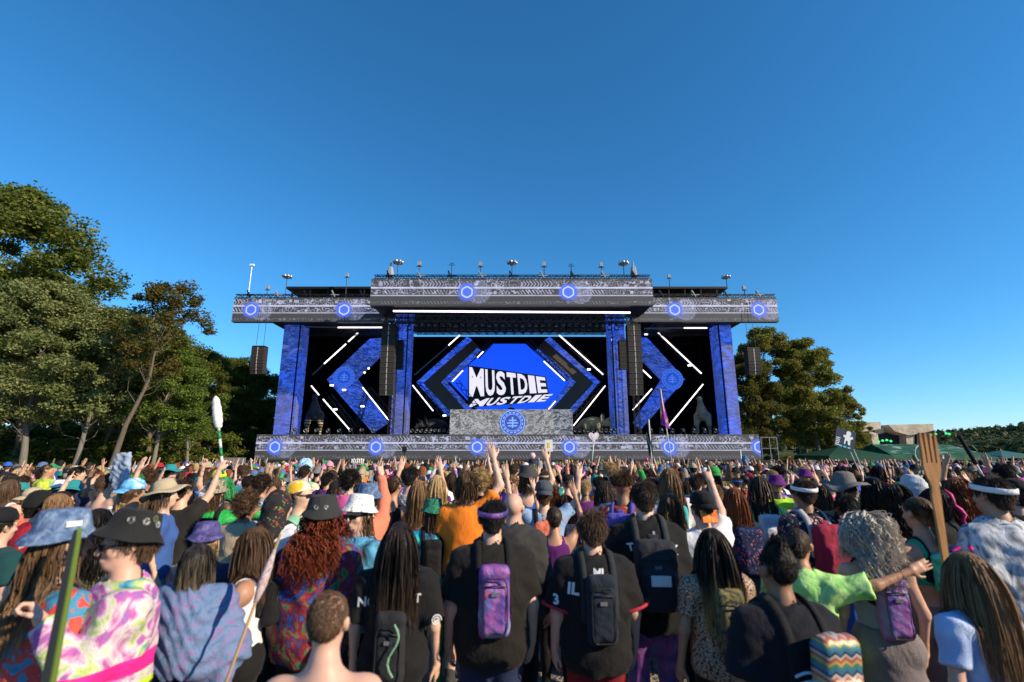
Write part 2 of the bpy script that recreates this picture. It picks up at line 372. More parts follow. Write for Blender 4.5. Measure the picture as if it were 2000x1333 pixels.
# main hexagon screen with its lettering
SCR = emat('led_screen_blue', (.004,.062,.80), 1.0)
main = thing_prism('main_screen', [(962,672),(1026,672),(1112,746),(1068,800),(930,800),(878,746)], YS+1.2, .3, SCR, 'hexagonal blue video screen with slanted white block lettering', 'screen')
WH = emat('led_white', (.62,.60,.75), 1.0)
def text_mesh(s, font_shear=0.0, ex=0.0):
    cu = bpy.data.curves.new('t', 'FONT'); cu.body = s; cu.align_x = 'LEFT'; cu.shear = font_shear; cu.extrude = ex; cu.offset = .035; cu.resolution_u = 3
    o = bpy.data.objects.new('t', cu); COL.objects.link(o); dg = bpy.context.evaluated_depsgraph_get()
    me = bpy.data.meshes.new_from_object(o.evaluated_get(dg)); bpy.data.objects.remove(o); bpy.data.curves.remove(cu)
    return me
def letters(parent, word, corners, y, mat, name='letter', gap=.02):
    """each letter of word fills its slice of a four-sided field (bl, br, tr, tl)"""
    n = len(word); wd = {'M': 1.5, 'I': .75}
    ws = [wd.get(c, 1.0) for c in word]; tot = sum(ws); u0 = 0
    for c, wv in zip(word, ws):
        me = text_mesh(c); P = np.empty(len(me.vertices)*3, np.float32); me.vertices.foreach_get('co', P); P = P.reshape(-1, 3)
        lo, hi = P.min(0), P.max(0); U = u0 + gap/2 + (P[:,0]-lo[0])/(hi[0]-lo[0])*(wv/tot-gap); W = (P[:,1]-lo[1])/(hi[1]-lo[1])
        A, B, C_, D = [np.array(k) for k in corners]
        Q = ((1-U)*(1-W))[:,None]*A + (U*(1-W))[:,None]*B + (U*W)[:,None]*C_ + ((1-U)*W)[:,None]*D
        P = np.stack([Q[:,0], np.full(len(Q), y), Q[:,1]], 1).astype(np.float32); me.vertices.foreach_set('co', P.ravel()); me.update()
        ob(name, me, mat, parent); u0 += wv/tot
def fld(pts): 
    r = []
    for x, y in pts: q = at(x, y, YS+1.2); r.append((q[0]-main.location.x, q[2]-main.location.z))
    return r
pl = fld([(914,778),(1072,768),(1066,736),(914,714)])
MB().prism(pl, -.02, -.012).build('letter_backing', BLACK, main)
pl2 = fld([(912,797),(1066,784),(1072,768),(914,778)])
MB().prism(pl2, -.02, -.012).build('letter_backing', BLACK, main)
letters(main, 'MUSTDIE', fld([(915,776),(1071,767),(1066,738),(915,717)]), -.03, WH)
letters(main, 'MUSTDIE', fld([(913,796),(1066,784),(1082,770),(926,780)]), -.03, WH)
# light bars: px segments, lit or not
BARL, BARO = emat('white_light_bar', (1.0,.92,.95), 1.7), plain('unlit_light_bar', (.12,.13,.13), .4)
def lightbar(a, b, Y, lit=True, where='', w=.105):
    p, q = at(*a, Y), at(*b, Y); o = MB().bar(Vector(q-p)*0, Vector(q-p), w).build('light_bar', BARL if lit else BARO, loc=tuple(p))
    MB().bar(Vector((0,.13,0)), Vector(q-p)+Vector((0,.13,0)), w*.8).build('housing', BLACKM, o)
    tag(o, ('glowing white' if lit else 'unlit grey')+' light bar '+where, 'light bar', 'stage light bars')
YL = YS - 1.5
for a, b, Y, lit, wh in [
    ((660,640),(748,640),YF+.8,1,'level above the striped-legged dinosaur wing'), ((597,639),(659,640),YF+.8,0,'level above the striped-legged dinosaur wing'),
    ((703,647),(680,668),YL,1,'short and high in the striped-dinosaur wing'), ((676,672),(633,711),YL,1,'long and slanting in the upper striped-dinosaur wing'), ((632,712),(610,733),YL,0,'slanting in the striped-dinosaur wing'),
    ((608,754),(623,772),YL,1,'short, just above the striped dinosaur'), ((631,780),(683,840),YL,1,'long, beside the striped dinosaur'),
    ((708,757),(759,821),YL,1,'across the arrow screen by the striped dinosaur'),
    ((898,655),(876,675),YL,1,'short, above the wing near the dark dinosaur'), ((875,676),(809,733),YL,0,'along the wing near the dark grazing dinosaur'), ((806,753),(846,803),YL,1,'long, pointing down at the dark grazing dinosaur'),
    ((944,687),(932,699),YL+.3,1,'very short, at the lettered screen corner by the dark dinosaur'), ((904,724),(883,746),YL+.3,1,'short, beside the lettered screen by the dark dinosaur'),
    ((1092,655),(1178,732),YL,1,'long, above the wing near the tan horned dinosaur'), ((1182,754),(1120,832),YL,1,'long, reaching down to the tan horned dinosaur'),
    ((1062,706),(1103,744),YL+.3,1,'along the edge of the lettered screen by the tan dinosaur'), ((1085,784),(1071,800),YL+.3,1,'short, where the lettered screen meets the DJ booth'),
    ((1336,641),(1381,641),YF+.8,1,'level above the upright brown dinosaur wing'), ((1258,642),(1334,641),YF+.8,0,'level above the upright brown dinosaur wing'),
    ((1282,647),(1370,730),YL,1,'long, above the blue arrow screen by the brown dinosaur'), ((1373,751),(1305,834),YL,1,'long, beside the upright brown dinosaur'),
    ((1250,718),(1272,739),YL,1,'short, in the upper arrow notch by the brown dinosaur'), ((1273,760),(1236,801),YL,1,'in the lower notch of the arrow screen by the brown dinosaur'),
    ((1192,661),(1199,668),YL,1,'tiny, beside the column near the tan dinosaur')]:
    lightbar(a, b, Y, lit, wh)
lightbar((768,608),(1231,611), YC+.9, 1, 'very long, under the jutting centre fascia', .13)
# trusses that follow the bars
for a, b, Y in (((712,757),(690,846),YS-.6),((812,752),(868,822),YL+.6),((1178,752),(1122,820),YL+.6),((935,700),(965,668),YL+.9),((1030,668),(1108,744),YL+.9),((890,748),(930,800),YL+.9),((640,775),(690,838),YL+.7),((716,760),(764,818),YL+.7),((1096,664),(1180,738),YL+.7),((1284,655),(1372,736),YL+.8)):
    p, q = at(*a, Y), at(*b, Y)
    o = truss_mb((0,0,0), tuple(q-p), .42, w=.06).build('truss', BLACKM, loc=tuple(p)); tag(o, 'black lattice truss hanging inside the stage', 'truss', 'stage trusses')
# DJ booth
YD = YF + 1.6
bt = NT('led_booth', .5, .3); n1 = bt.noise(bt.co('Object', (1, 1, .7)), .5, 8, .75, 1.5); n2 = bt.noise(bt.co('Object', (.8,1,1.1)), .8, 8, .72, 2.5)
e_ = bt.ramp(bt.ma('ABSOLUTE', bt.ma('SUBTRACT', n2, .5)), [(0, (.75,.76,.82)), (.012, (.42,.43,.48)), (.05, (.10,.10,.115)), (.2, (.03,.03,.035))])
bt.col((.085,.083,.08)); bt.emit(bt.mix(n1, (0,0,0), e_), 1.1)
p0, p1 = at(878, 848, YD), at(1118, 800, YD)
booth = empty('dj_booth', ((p0[0]+p1[0])/2, YD, deck)); tag(booth, 'grey LED-fronted DJ booth with a round blue emblem', 'dj booth')
hw = (p1[0]-p0[0])/2; hb = p1[2]-deck
MB().box((-hw, 0, 0.005), (hw, .25, hb)).build('front_panel', bt.m, booth); MB().box((-hw+.1, .26, 0.005), (hw-.1, 2.2, hb-.1)).build('desk', BLACK, booth)
MB().box((-1.2, 2.2, 0.005), (1.2, 3.4, .9)).build('riser', BLACK, booth); MB().box((-1.0, .5, hb-.1), (1.0, 1.3, hb+.04)).build('mixer', BLACKM, booth)
ring_marks(booth, (.12, hb*.5), hb*.49, 0, emat('led_light_blue', (.20,.36,1.0), .95), emat('led_booth_blue', (.03,.08,.42), .7))
mk = emat('led_grey_line', (.30,.32,.33), .6)
for s in (-1, 1):
    for r in (1.45, 1.62):
        mb = MB(); P = [(.12+s*r*math.cos(a)*hb*.46, -.02, hb*.5+r*math.sin(a)*hb*.46*.62) for a in np.linspace(-1.2, 1.2, 14)]
        for a, b in zip(P[:-1], P[1:]): mb.bar(a, b, .05, .01)
        mb.build('emblem_arc', mk, booth)
    for zc in (.22, .5, .78):
        mb = MB(); c = (.12+s*1.25*hb*.46, hb*zc); P = [(c[0]+.14*math.cos(a), -.02, c[1]+.14*math.sin(a)) for a in np.linspace(0, 2*math.pi, 4 if zc != .5 else 12)]
        for a, b in zip(P[:-1], P[1:]): mb.bar(a, b, .04, .01)
        mb.build('emblem_mark', mk, booth)
# ---------------------------------------------------------------- line arrays
SPK = plain('speaker_black', (.035,.032,.030), .7, .2, bump=.2, bscale=90)
STRIP = plain('speaker_pale_strip', (.45,.43,.42), .5)
def line_array(px, ptop, pbot, Y, wpx, n, label, curve=.9, stripe=True):
    a = at(px, ptop, Y); b = at(px, pbot, Y); W = wpx/FPX*Y*1.0; H = a[2]-b[2]; h = H/n
    r = tag(empty('line_array_speaker', (a[0], Y, a[2])), label, 'speaker', 'hanging line array speakers')
    mb0 = MB(); mb0.box((-W/2, -.28, -h*.46), (W/2, .5, h*.46)); me = mb0.mesh(); me.materials.append(SPK)
    g0 = MB().box((-.035, -.30, -h*.44), (.035, -.283, h*.44)).mesh(); g0.materials.append(STRIP)
    l0 = MB().box((-W/2+.03, -.292, -h*.44), (W/2-.03, -.285, -h*.38)).mesh(); l0.materials.append(plain('speaker_lip', (.10,.095,.09), .6))
    tilt = 0.; y = 0.; z = -h/2
    for k in range(n):
        f = k/(n-1); tilt = -.02 - curve*.30*max(0, f-.35)**1.3
        o = ob('cabinet', me, None, r, (0, y, z)); o.rotation_euler = (-tilt, 0, 0)
        if stripe: ob('waveguide_strip', g0, None, o)
        ob('cabinet_lip', l0, None, o)
        z -= h*math.cos(tilt); y += -h*math.sin(tilt)*1.0
    MB().box((-W/2, -.25, .0), (W/2, .45, .12)).build('rigging_frame', BLACKM, r)
    mb = MB()
    for s in (-.3, .3): mb.tube([(s*W, 0, .1), (s*W*.8, .1, 16.5-a[2]-.0)], .018, 5)
    mb.build('chain', BLACKM, r); return r
line_array(761, 637, 772, YF-1.6, 27, 13, 'tall black line array hanging by the column near the striped-legged dinosaur')
line_array(1236.5, 637, 772, YF-1.6, 27, 13, 'tall black line array hanging by the column near the purple sail flag')
line_array(780, 668, 722, YF+.5, 16, 7, 'short dark line array tucked behind the tall one near the striped dinosaur', .3, False)
line_array(1216, 668, 722, YF+.5, 16, 7, 'short dark line array tucked behind the tall one near the purple sail flag', .3, False)
line_array(507, 679, 730, YF-.2, 25, 8, 'curved line array hanging outside the blue column beside the dark woods', 1.5)
line_array(1469, 682, 731, YF-.2, 25, 8, 'curved line array hanging in front of the rust-tinged maples', 1.5)
# ---------------------------------------------------------------- floodlights on the roof
def flood(px, ptop, pbase, Y, kind, label):
    t = at(px, ptop, Y); b = at(px, pbase, Y); H = t[2]-b[2]
    r = tag(empty('floodlight', tuple(b)), label, 'floodlight', 'lights and masts on the stage roof')
    MB().tube([(0,0,0),(0,0,H)], .035, 6).build('pole', STEEL if kind == 'thin' else BLACKM, r)
    if kind == 'big':
        MB().lathe([(.08,-.22),(.26,-.14),(.30,0.),(.22,.05),(.05,.07),(.001,.075)], 12).build('crossarm', GREYP, r, True, (0,0,H))
        hd = MB().lathe([(.001,-.14),(.12,-.12),(.15,.0),(.09,.12),(.001,.14)], 8).mesh(True); hd.materials.append(plain('lamp_head', (.45,.45,.46), .3, .6, .6))
        for k in range(7):
            a = 2*math.pi*k/7; ob('lamp_head', hd, None, r, (.36*math.cos(a), .36*math.sin(a), H+.03))
    elif kind == 'small':
        MB().box((-.14,-.12,0),(.14,.12,.36)).build('lamp_head', GREYP, r, loc=(0,0,H)); MB().bar((-.25,0,-.1),(.25,0,-.1),.05).build('bracket', BLACKM, r, loc=(0,0,H))
    elif kind == 'mast':
        MB().bar((-.25,0,-.05),(.25,0,-.05),.05).build('crossarm', BLACKM, r, loc=(0,0,H)); MB().bar((-.16,0,.12),(.16,0,.12),.05).build('crossarm', BLACKM, r, loc=(0,0,H))
    elif kind == 'tower':
        MB().lathe([(.3,0),(.3,.3),(.2,.9),(.08,1.0),(.05,H+.6),(.001,H+.65)], 6).build('tower_body', GREYP, r)
    else: MB().box((-.2,-.1,-.05),(.2,.1,.15)).build('lamp_head', plain('pale_head', (.75,.75,.72), .5), r, loc=(0,0,H))
for px, pt, pb, Y, k, l in [(557,541,578,YF+.3,'big','round cluster floodlight at the outer corner of the roof above the striped-dinosaur wing'),(675,541,575,YF+2,'small','single small floodlight on the roof above the striped-dinosaur wing'),(521,565,577,YF+.3,'small','short floodlight on the roof end over the dark woods'),(485,519,577,YF+.3,'thin','tall thin pole with pale head on the roof end over the woods'),
    (776,513,540,YC+.3,'big','round cluster floodlight beside the pointed tower at the woods end of the centre roof'),(762,524,541,YC+.3,'tower','pointed grey mast at the woods end of the centre roof'),(818,519,540,YC+.3,'small','small floodlight next to the cluster light at the woods end of the centre roof'),(882,517,540,YC+.3,'mast','thin cross-armed mast on the centre roof toward the woods'),(938,520,540,YC+.3,'small','small floodlight between the cross-armed mast and the middle cluster light'),
    (1000,514,540,YC+.3,'big','round cluster floodlight at the middle of the centre roof'),(1063,520,540,YC+.3,'small','small floodlight just past the middle cluster light toward the maples'),(1116,519,540,YC+.3,'mast','thin cross-armed mast on the centre roof toward the maples'),(1175,521,540,YC+.3,'small','small floodlight next to the cluster light at the maples end of the centre roof'),(1219,515,540,YC+.3,'big','round cluster floodlight at the maples end of the centre roof'),(1238,524,541,YC+.3,'tower','pointed grey mast at the maples end of the centre roof'),
    (1308,543,560,YF+3.3,'small','small floodlight on the side roof above the brown-dinosaur wing'),(1420,542,560,YF+3.3,'big','round cluster floodlight at the outer corner of the roof above the brown-dinosaur wing'),(1455,566,580,YF+.3,'small','short floodlight on the roof end over the maples')]:
    flood(px, pt, pb, Y, k, l)
# ---------------------------------------------------------------- moving-head lights
mh = MB().lathe([(.001,-.2),(.14,-.18),(.17,0),(.12,.17),(.001,.18)], 9).mesh(True); mh.materials.append(plain('light_body', (.03,.03,.032), .35, .5))
mj = MB().box((-.2,-.06,0),(-.15,.06,.32)).box((.15,-.06,0),(.2,.06,.32)).box((-.2,-.1,.32),(.2,.1,.42)).mesh(); mj.materials.append(BLACKM)
ml = MB().lathe([(.001,-.06),(.13,-.05),(.14,0)], 10).mesh(True); ml.materials.append(plain('light_lens', (.55,.56,.58), .15, .8))
def moving_head(loc, up, label, group, tilt=0.):
    r = tag(empty('stage_light', loc), label, 'stage light', group)
    if not up: r.rotation_euler = (math.pi, 0, 0)
    o = ob('lamp_head', mh, None, r, (0,0,.12)); o.rotation_euler = (1.9+tilt, 0, 0); ob('lens', ml, None, o, (0,0,.2))
    ob('yoke', mj, None, r, (0,0,.0)).rotation_euler = (math.pi, 0, 0)
rr = random.Random(3)
for k in range(32):
    p = at(800+k*13, 622, YC+2.2); moving_head((p[0], YC+2.2, cl-1.25), True, 'small black stage light in the row under the centre fascia', 'lights hung under the centre fascia', rr.uniform(-.5,.5))
for k in range(9):
    moving_head((sx(805+k*9, 843, YF+2.2), YF+2.2, deck+.42), True, 'small black stage light on the deck by the dark grazing dinosaur', 'deck lights by the dark dinosaur', rr.uniform(-.4,.4))
for k in range(10):
    moving_head((sx(1124+k*8.5, 843, YF+1.2), YF+1.2, deck+.42), True, 'small black stage light on the deck by the tan horned dinosaur', 'deck lights by the tan dinosaur', rr.uniform(-.4,.4))
for k in range(8):
    moving_head((sx(1250+k*21, 843, YF+1.2), YF+1.2, deck+.42), True, 'small black stage light on the deck by the upright brown dinosaur', 'deck lights by the brown dinosaur', rr.uniform(-.4,.4))
for k in range(8):
    moving_head((sx(575+k*22, 843, YF+1.2), YF+1.2, deck+.42), True, 'small black stage light on the deck by the striped-legged dinosaur', 'deck lights by the striped dinosaur', rr.uniform(-.4,.4))
for px, py, g in ((672,762,1),(655,800,1),(648,753,1),(1262,654,2),(1347,714,2),(1150,722,3),(708,794,1),(868,812,3)):
    p = at(px, py, YL-.2); o = MB().box((-.17,-.1,-.08),(.17,.1,.08)).build('strobe_panel', emat('white_strobe', (1,1,1), 1.6) if g else GREYP, loc=tuple(p))
    tag(o, 'small lit white strobe panel on a truss inside the stage', 'strobe', 'strobe panels')
for k in range(2):
    p = at(720-k*8, 720+k*8, YS-.4); o = MB().lathe([(.001,-.1),(.09,-.05),(.1,.05),(.001,.1)], 8).build('warm_lamp', emat('warm_bulb', (1,.72,.25), 5), loc=tuple(p)); tag(o, 'small glowing amber lamp in the notch of the arrow screen', 'lamp', 'amber lamps')
# ---------------------------------------------------------------- trees
def leaf_mat(name, stops, tr=.48):
    q = NT(name, .6, .25)
    oi = q.n('ObjectInfo'); at_ = q.n('Attribute', attribute_name='rnd'); 
    f = q.ma('ADD', q.ma('MULTIPLY', q.noise(q.co('Object'), .35, 3), .55), q.ma('MULTIPLY', at_.outputs['Fac'], .45))
    c = q.ramp(f, stops); q.col(c)
    tl = q.n('BsdfTranslucent'); q.set(tl.inputs[0], q.mix(.5, c, (.12,.16,.02)))
    mx = q.n('MixShader'); mx.inputs[0].default_value = tr
    q.t.links.new(q.b.outputs[0], mx.inputs[1]); q.t.links.new(tl.outputs[0], mx.inputs[2])
    q.t.links.new(mx.outputs[0], q.t.nodes['Material Output'].inputs[0]); return q.m
def bark_mat(name, a, b):
    q = NT(name, .95, .1); n = q.noise(q.co('Object', (1,1,.18)), 9, 6, .7); q.col(q.mix(n, a, b)); q.bump(n, .7, .06); return q.m
BARK = bark_mat('brown_bark', (.055,.042,.03), (.20,.165,.125)); BARKP = bark_mat('pale_bark', (.09,.08,.065), (.25,.225,.19))
L_DARK = leaf_mat('leaf_oak', [(.25,(.050,.078,.014)),(.5,(.125,.155,.026)),(.75,(.25,.26,.05))])
L_PALE = leaf_mat('leaf_silver', [(.25,(.10,.135,.042)),(.5,(.20,.235,.08)),(.75,(.36,.38,.15))])
L_MID = leaf_mat('leaf_bright', [(.25,(.055,.11,.016)),(.5,(.12,.19,.03)),(.75,(.24,.29,.06))])
L_RUST = leaf_mat('leaf_rust', [(.25,(.05,.062,.014)),(.42,(.085,.095,.02)),(.58,(.14,.105,.022)),(.75,(.20,.10,.025))])
L_MAPLE = leaf_mat('leaf_maple', [(.25,(.065,.105,.02)),(.48,(.175,.205,.038)),(.62,(.28,.235,.045)),(.78,(.40,.21,.055))])
L_FAR = leaf_mat('leaf_far', [(.25,(.018,.034,.012)),(.5,(.035,.055,.018)),(.75,(.07,.085,.028))], .2)
def make_tree(seed, H, trunk_h, spread, nleaf, leaf=.17, lean=(0,0), r0=.28, clumps=90, crown_bot=.3, shape=1.0, flat=.55):
    """returns trunk mesh, crown mesh. limbs run to clump centres; leaves fill each clump as small folded faces"""
    r = np.random.RandomState(seed); mb = MB()
    top = np.array([lean[0], lean[1], H*.86]); n = 9; tr = []
    for k in range(n):
        f = k/(n-1); tr.append(np.array([lean[0]*f**1.2+.12*math.sin(seed+k*1.3)*f*2, lean[1]*f+.12*math.cos(seed*2+k*1.7)*f*2, H*.86*f]))
    mb.tube(tr, [r0*(1-.9*(k/(n-1))**.9)*(1.35 if k == 0 else 1) for k in range(n)], 9)
    C = []
    for k in range(clumps):
        f = r.uniform(crown_bot, 1.0); zz = H*f
        prof = math.sin(math.pi*min(1, ((f-crown_bot)/(1-crown_bot))*.86+.12))**.6
        a = r.uniform(0, 2*math.pi); rad = spread*prof*shape*r.uniform(.15, 1.0)**.55
        bx = np.array([lean[0]*f**1.2, lean[1]*f, 0]); C.append(bx+np.array([math.cos(a)*rad, math.sin(a)*rad, zz]))
    C = np.array(C)
    for k, c in enumerate(C):
        if k % 2 == 0:
            f = max(.30, min(.95, (c[2]/H-.10)/.86*r.uniform(.8,.97))); i = f*(n-1); i0 = int(i); b = tr[i0]*(1-(i-i0))+tr[min(n-1, i0+1)]*(i-i0)
            mid = (b+c)/2+r.uniform(-.4,.4,3)+np.array([0,0,-.2]); rr_ = r0*.17*(1-f*.6)
            mb.tube([b, mid, c], [rr_, rr_*.6, rr_*.15], 5, False)
    per = nleaf//clumps; cs = r.uniform(.5, 1.3, clumps)*spread*.19
    P = []; 
    for c, s in zip(C, cs):
        d = r.normal(0, 1, (per, 3)); d /= np.linalg.norm(d, axis=1)[:,None]; rad = r.uniform(.25, 1, (per,1))**.6
        P.append(c+d*rad*s*np.array([1.15,1.15,flat])+r.normal(0, .1, (per,3)))
    P = np.concatenate(P).astype(np.float32); N = len(P)
    u = r.normal(0, 1, (N,3)); u[:,2] *= .5; u /= np.linalg.norm(u, axis=1)[:,None]
    w_ = r.normal(0, 1, (N,3)); w_[:,2] += .2; v = np.cross(u, w_); v /= np.linalg.norm(v, axis=1)[:,None]
    L = leaf*r.uniform(.6, 1.4, (N,1)); nn = np.cross(u, v)
    V = np.stack([P-u*L, P-v*L*.55+nn*L*.15, P+u*L, P+v*L*.55+nn*L*.15], 1).reshape(-1, 3)
    cr = mesh(V, np.arange(N*4).reshape(-1, 4))
    A = cr.attributes.new('rnd', 'FLOAT', 'FACE'); A.data.foreach_set('value', r.uniform(0,1,N).astype(np.float32))
    return mb.mesh(True), cr
T_OAK2 = T_OAK = make_tree(7, 17, 5, 5.2, 60000, .115, (-.6,.3), .30, 140, .36, 1.0, .6)
T_SLIM = make_tree(12, 13, 4, 3.6, 44000, .105, (1.4,0), .22, 100, .40, 1.0, .55)
T_LEAN = make_tree(21, 15, 6, 3.0, 12000, .10, (3.0,.5), .24, 60, .55, 1.0, .6)
T_BARE = make_tree(33, 13, 5, 3.6, 14000, .10, (2.6,.3), .18, 60, .38, 1.0, .7)
T_MAP2 = T_MAP = make_tree(45, 16, 4, 4.1, 56000, .125, (.4,.2), .30, 130, .26, 1.05, .75)
T_BUSH = make_tree(61, 4.2, 1, 2.6, 12000, .12, (0,0), .10, 40, .05, 1.2, .7)
def tree(kind, px, Y, s, rz, bark, leafm, label, name='tree', group='trees beside the stage', sz_=1.0):
    x = (px-1000)/FPX*Y*1.0; r = tag(empty(name, (x, Y, gz(Y)), rz, s), label, 'tree' if name != 'bush' else 'bush', group); r.scale = (s, s, s*sz_)
    ob('trunk', kind[0], bark, r); ob('crown', kind[1], leafm, r); return r
# woods at the side of the stage
tree(T_OAK, -60, 30, 1.16, .3, BARK, L_DARK, 'tallest dark oak rising at the edge of the woods')
tree(T_OAK2, 75, 29.0, .74, 1.2, BARKP, L_PALE, 'silvery-leaved tree with thick pale slanting trunk above the crowd')
tree(T_SLIM, 165, 30.0, .86, .4, BARKP, L_PALE, 'silvery-leaved slim tree with straight pale trunk beside the thick slanting one')
tree(T_LEAN, 232, 28, .82, -.2, BARK, L_RUST, 'thin leaning tree with sparse rust-tinged leaves')
tree(T_BARE, 205, 36, .98, .2, BARK, L_RUST, 'half-bare tree with orange leaves at the top behind the leaning one')
tree(T_SLIM, 318, 32.5, .78, 2.0, BARKP, L_MID, 'bright green leafy tree behind the white club totem')
tree(T_BARE, 392, 35, .68, 2.8, BARKP, L_MID, 'sparse forked sapling just past the white club totem')
tree(T_LEAN, 420, 53, .86, .2, BARK, L_DARK, 'dark thin tree reaching toward the hanging curved speaker')
tree(T_OAK, 60, 39, 1.0, 2.2, BARK, L_DARK, 'dark oak standing second behind the silvery trees')
tree(T_OAK2, 190, 42, .86, 3.0, BARK, L_DARK, 'dark green tree deep in the woods behind the leaning trunk')
tree(T_OAK2, 310, 45, .82, .8, BARK, L_DARK, 'dark green tree deep in the woods behind the bright green one')
tree(T_OAK2, 405, 50, .74, 1.9, BARK, L_DARK, 'dark tree in the woods behind the forked sapling')
tree(T_OAK2, 490, 55, .70, 2.9, BARK, L_DARK, 'low dark tree right beside the stage column at the woods')
tree(T_OAK2, 545, 62, .70, .9, BARK, L_DARK, 'dark tree showing behind the stage corner at the woods')
tree(T_OAK2, -30, 50, 1.0, .9, BARK, L_DARK, 'dark tree far back in the woods behind the tallest oak')
tree(T_OAK2, 130, 56, .95, 1.4, BARK, L_DARK, 'dark tree at the very back of the woods, between the silvery trunks')
tree(T_OAK2, 250, 60, .95, 2.4, BARK, L_DARK, 'dark tree at the very back of the woods behind the leaning trunk')
tree(T_OAK2, 360, 64, .95, .2, BARK, L_DARK, 'dark tree at the very back of the woods behind the club totem')
tree(T_OAK2, 450, 68, .9, 1.2, BARK, L_DARK, 'dark tree at the very back of the woods near the stage')
for i, (px, Y, s) in enumerate(((118,34,.75),(20,36,.8),(270,38,.85),(215,37,.9),(350,41,.9),(420,46,1.0),(485,50,1.0),(60,44,1.1),(160,46,1.2),(300,50,1.2),(520,55,1.1),(-40,40,1.1))):
    tree(T_BUSH, px, Y, s, i*1.1, BARK, L_DARK if i else L_MID, 'low dark undergrowth bush in the shade under the woods' if i else 'yellow-green sunlit bush beside the thick slanting trunk', 'bush', 'bushes under the woods')
for i, px in enumerate(range(-60, 600, 55)):
    tree(T_BUSH, px, 72+3*(i % 2), 2.3, i*.7, BARK, L_DARK, 'tall dark thicket bush closing off the back of the woods', 'bush', 'thicket behind the woods')
# maples past the stage's far end
tree(T_MAP, 1500, 62, 1.12, .4, BARK, L_MAPLE, 'tall maple right behind the end of the stage, dark green on top')
tree(T_MAP, 1585, 60, 1.0, 2.2, BARK, L_MAPLE, 'broad maple with rust-coloured crown top beside the tilted placard')
tree(T_MAP2, 1462, 58, .86, 1.1, BARK, L_RUST, 'orange-tinged maple behind the hanging curved speaker')
tree(T_MAP2, 1640, 61, .62, 3.3, BARK, L_MAPLE, 'small low maple at the outer edge of the maple row')
tree(T_MAP2, 1560, 66, .8, 5.3, BARK, L_MAPLE, 'maple standing behind between the two tall ones')
tree(T_BUSH, 1500, 60, .8, 0, BARK, L_MAPLE, 'leafy bush at the foot of the maples behind the stage end', 'bush', 'bushes under the maples')
tree(T_BUSH, 1620, 64, .9, 2, BARK, L_MAPLE, 'leafy bush at the foot of the broad rust-topped maple', 'bush', 'bushes under the maples')
# ---------------------------------------------------------------- hills with far woods
def hill_z(x, y):
    return np.maximum(0, 24*np.exp(-((y-430)/95)**2)*(.55+.45*np.tanh((x-40)/90))*(1+.20*np.sin(x*.011+1)+.10*np.sin(x*.031)))
xs = np.linspace(-120, 760, 90); ys = np.linspace(215, 640, 34)
GX, GY = np.meshgrid(xs, ys); V = np.stack([GX, GY, hill_z(GX, GY)-.15], -1).reshape(-1, 3); nx = len(xs)
F = np.array([(j*nx+i, j*nx+i+1, (j+1)*nx+i+1, (j+1)*nx+i) for j in range(len(ys)-1) for i in range(nx-1)])
struct(ob('hills', mesh(V, F, True), plain('hill_grass', (.05,.06,.025), .95, .1)))
r = np.random.RandomState(9)
ico = []
for lat in (-.3, .35, .9):
    m = 7 if lat < .8 else 4
    for k in range(m): a = 2*math.pi*(k+lat)/m; ico.append((math.cos(a)*math.cos(lat*1.4), math.sin(a)*math.cos(lat*1.4), math.sin(lat*1.4)))
P = []; SZ = []
for k in range(2000):
    x, y = r.uniform(60, 560), r.uniform(290, 420); P.append((x, y, hill_z(x, y))); SZ.append(r.uniform(3.0, 5.6))
for k in range(240):
    x, y = r.uniform(128, 330), r.uniform(165, 235); P.append((x, y, 0)); SZ.append(r.uniform(4, 7.5))
VV = []; 
for (x, y, z), s in zip(P, SZ):
    m = 36; d = r.normal(0, 1, (m,3)); d[:,2] = np.abs(d[:,2]); d /= np.linalg.norm(d, axis=1)[:,None]
    c = np.array([x, y, z])+d*np.array([s*.62, s*.62, s])*r.uniform(.75, 1.08, (m,1))
    u = r.normal(0, 1, (m,3)); u -= d*(u*d).sum(1)[:,None]*.7; u /= np.linalg.norm(u, axis=1)[:,None]; v = np.cross(d, u); L = s*.25*r.uniform(.6,1.4,(m,1))
    VV.append(np.stack([c-u*L, c-v*L*.8, c+u*L, c+v*L*.8], 1).reshape(-1, 3))
V = np.concatenate(VV); cr = mesh(V, np.arange(len(V)).reshape(-1, 4)); A = cr.attributes.new('rnd', 'FLOAT', 'FACE'); A.data.foreach_set('value', r.uniform(0,1,len(V)//4).astype(np.float32))
stuff(ob('far_woods', cr, L_FAR))['label'] = 'distant wooded ridge beyond the second stage'
# ---------------------------------------------------------------- second stage, tents
ST = NT('stone_facade', .9, .1); n = ST.noise(ST.co('Object'), .35, 6, .7); ST.col(ST.ramp(n, [(.3,(.30,.24,.18)),(.55,(.52,.43,.33)),(.8,(.62,.53,.42))])); ST.bump(n, .6, .5)
Y2 = 140
s2 = tag(empty('second_stage', (at(1745,880,Y2)[0], Y2, 0)), 'distant stone-look stage facade with a dark opening beyond the tents', 'stage')
def p2(pts, y0, y1, name, mat):
    MB().prism([(x-s2.location.x, z) for x, z in poly(pts, Y2)], y0, y1).build(name, mat, s2)
p2([(1725,831),(1811,829),(1812,842),(1790,847),(1765,851),(1738,844)], -2, 2, 'header', ST.m)
p2([(1630,828),(1712,825),(1713,838),(1690,843),(1640,846)], -1.5, 2, 'header', ST.m)
p2([(1710,836),(1726,836),(1727,846),(1708,850)], 0, 2, 'header', ST.m)
p2([(1692,842),(1709,848),(1714,872),(1702,873)], -1, 1.5, 'pillar', ST.m)
p2([(1764,850),(1781,846),(1779,874),(1766,874)], -1, 1.5, 'pillar', ST.m)
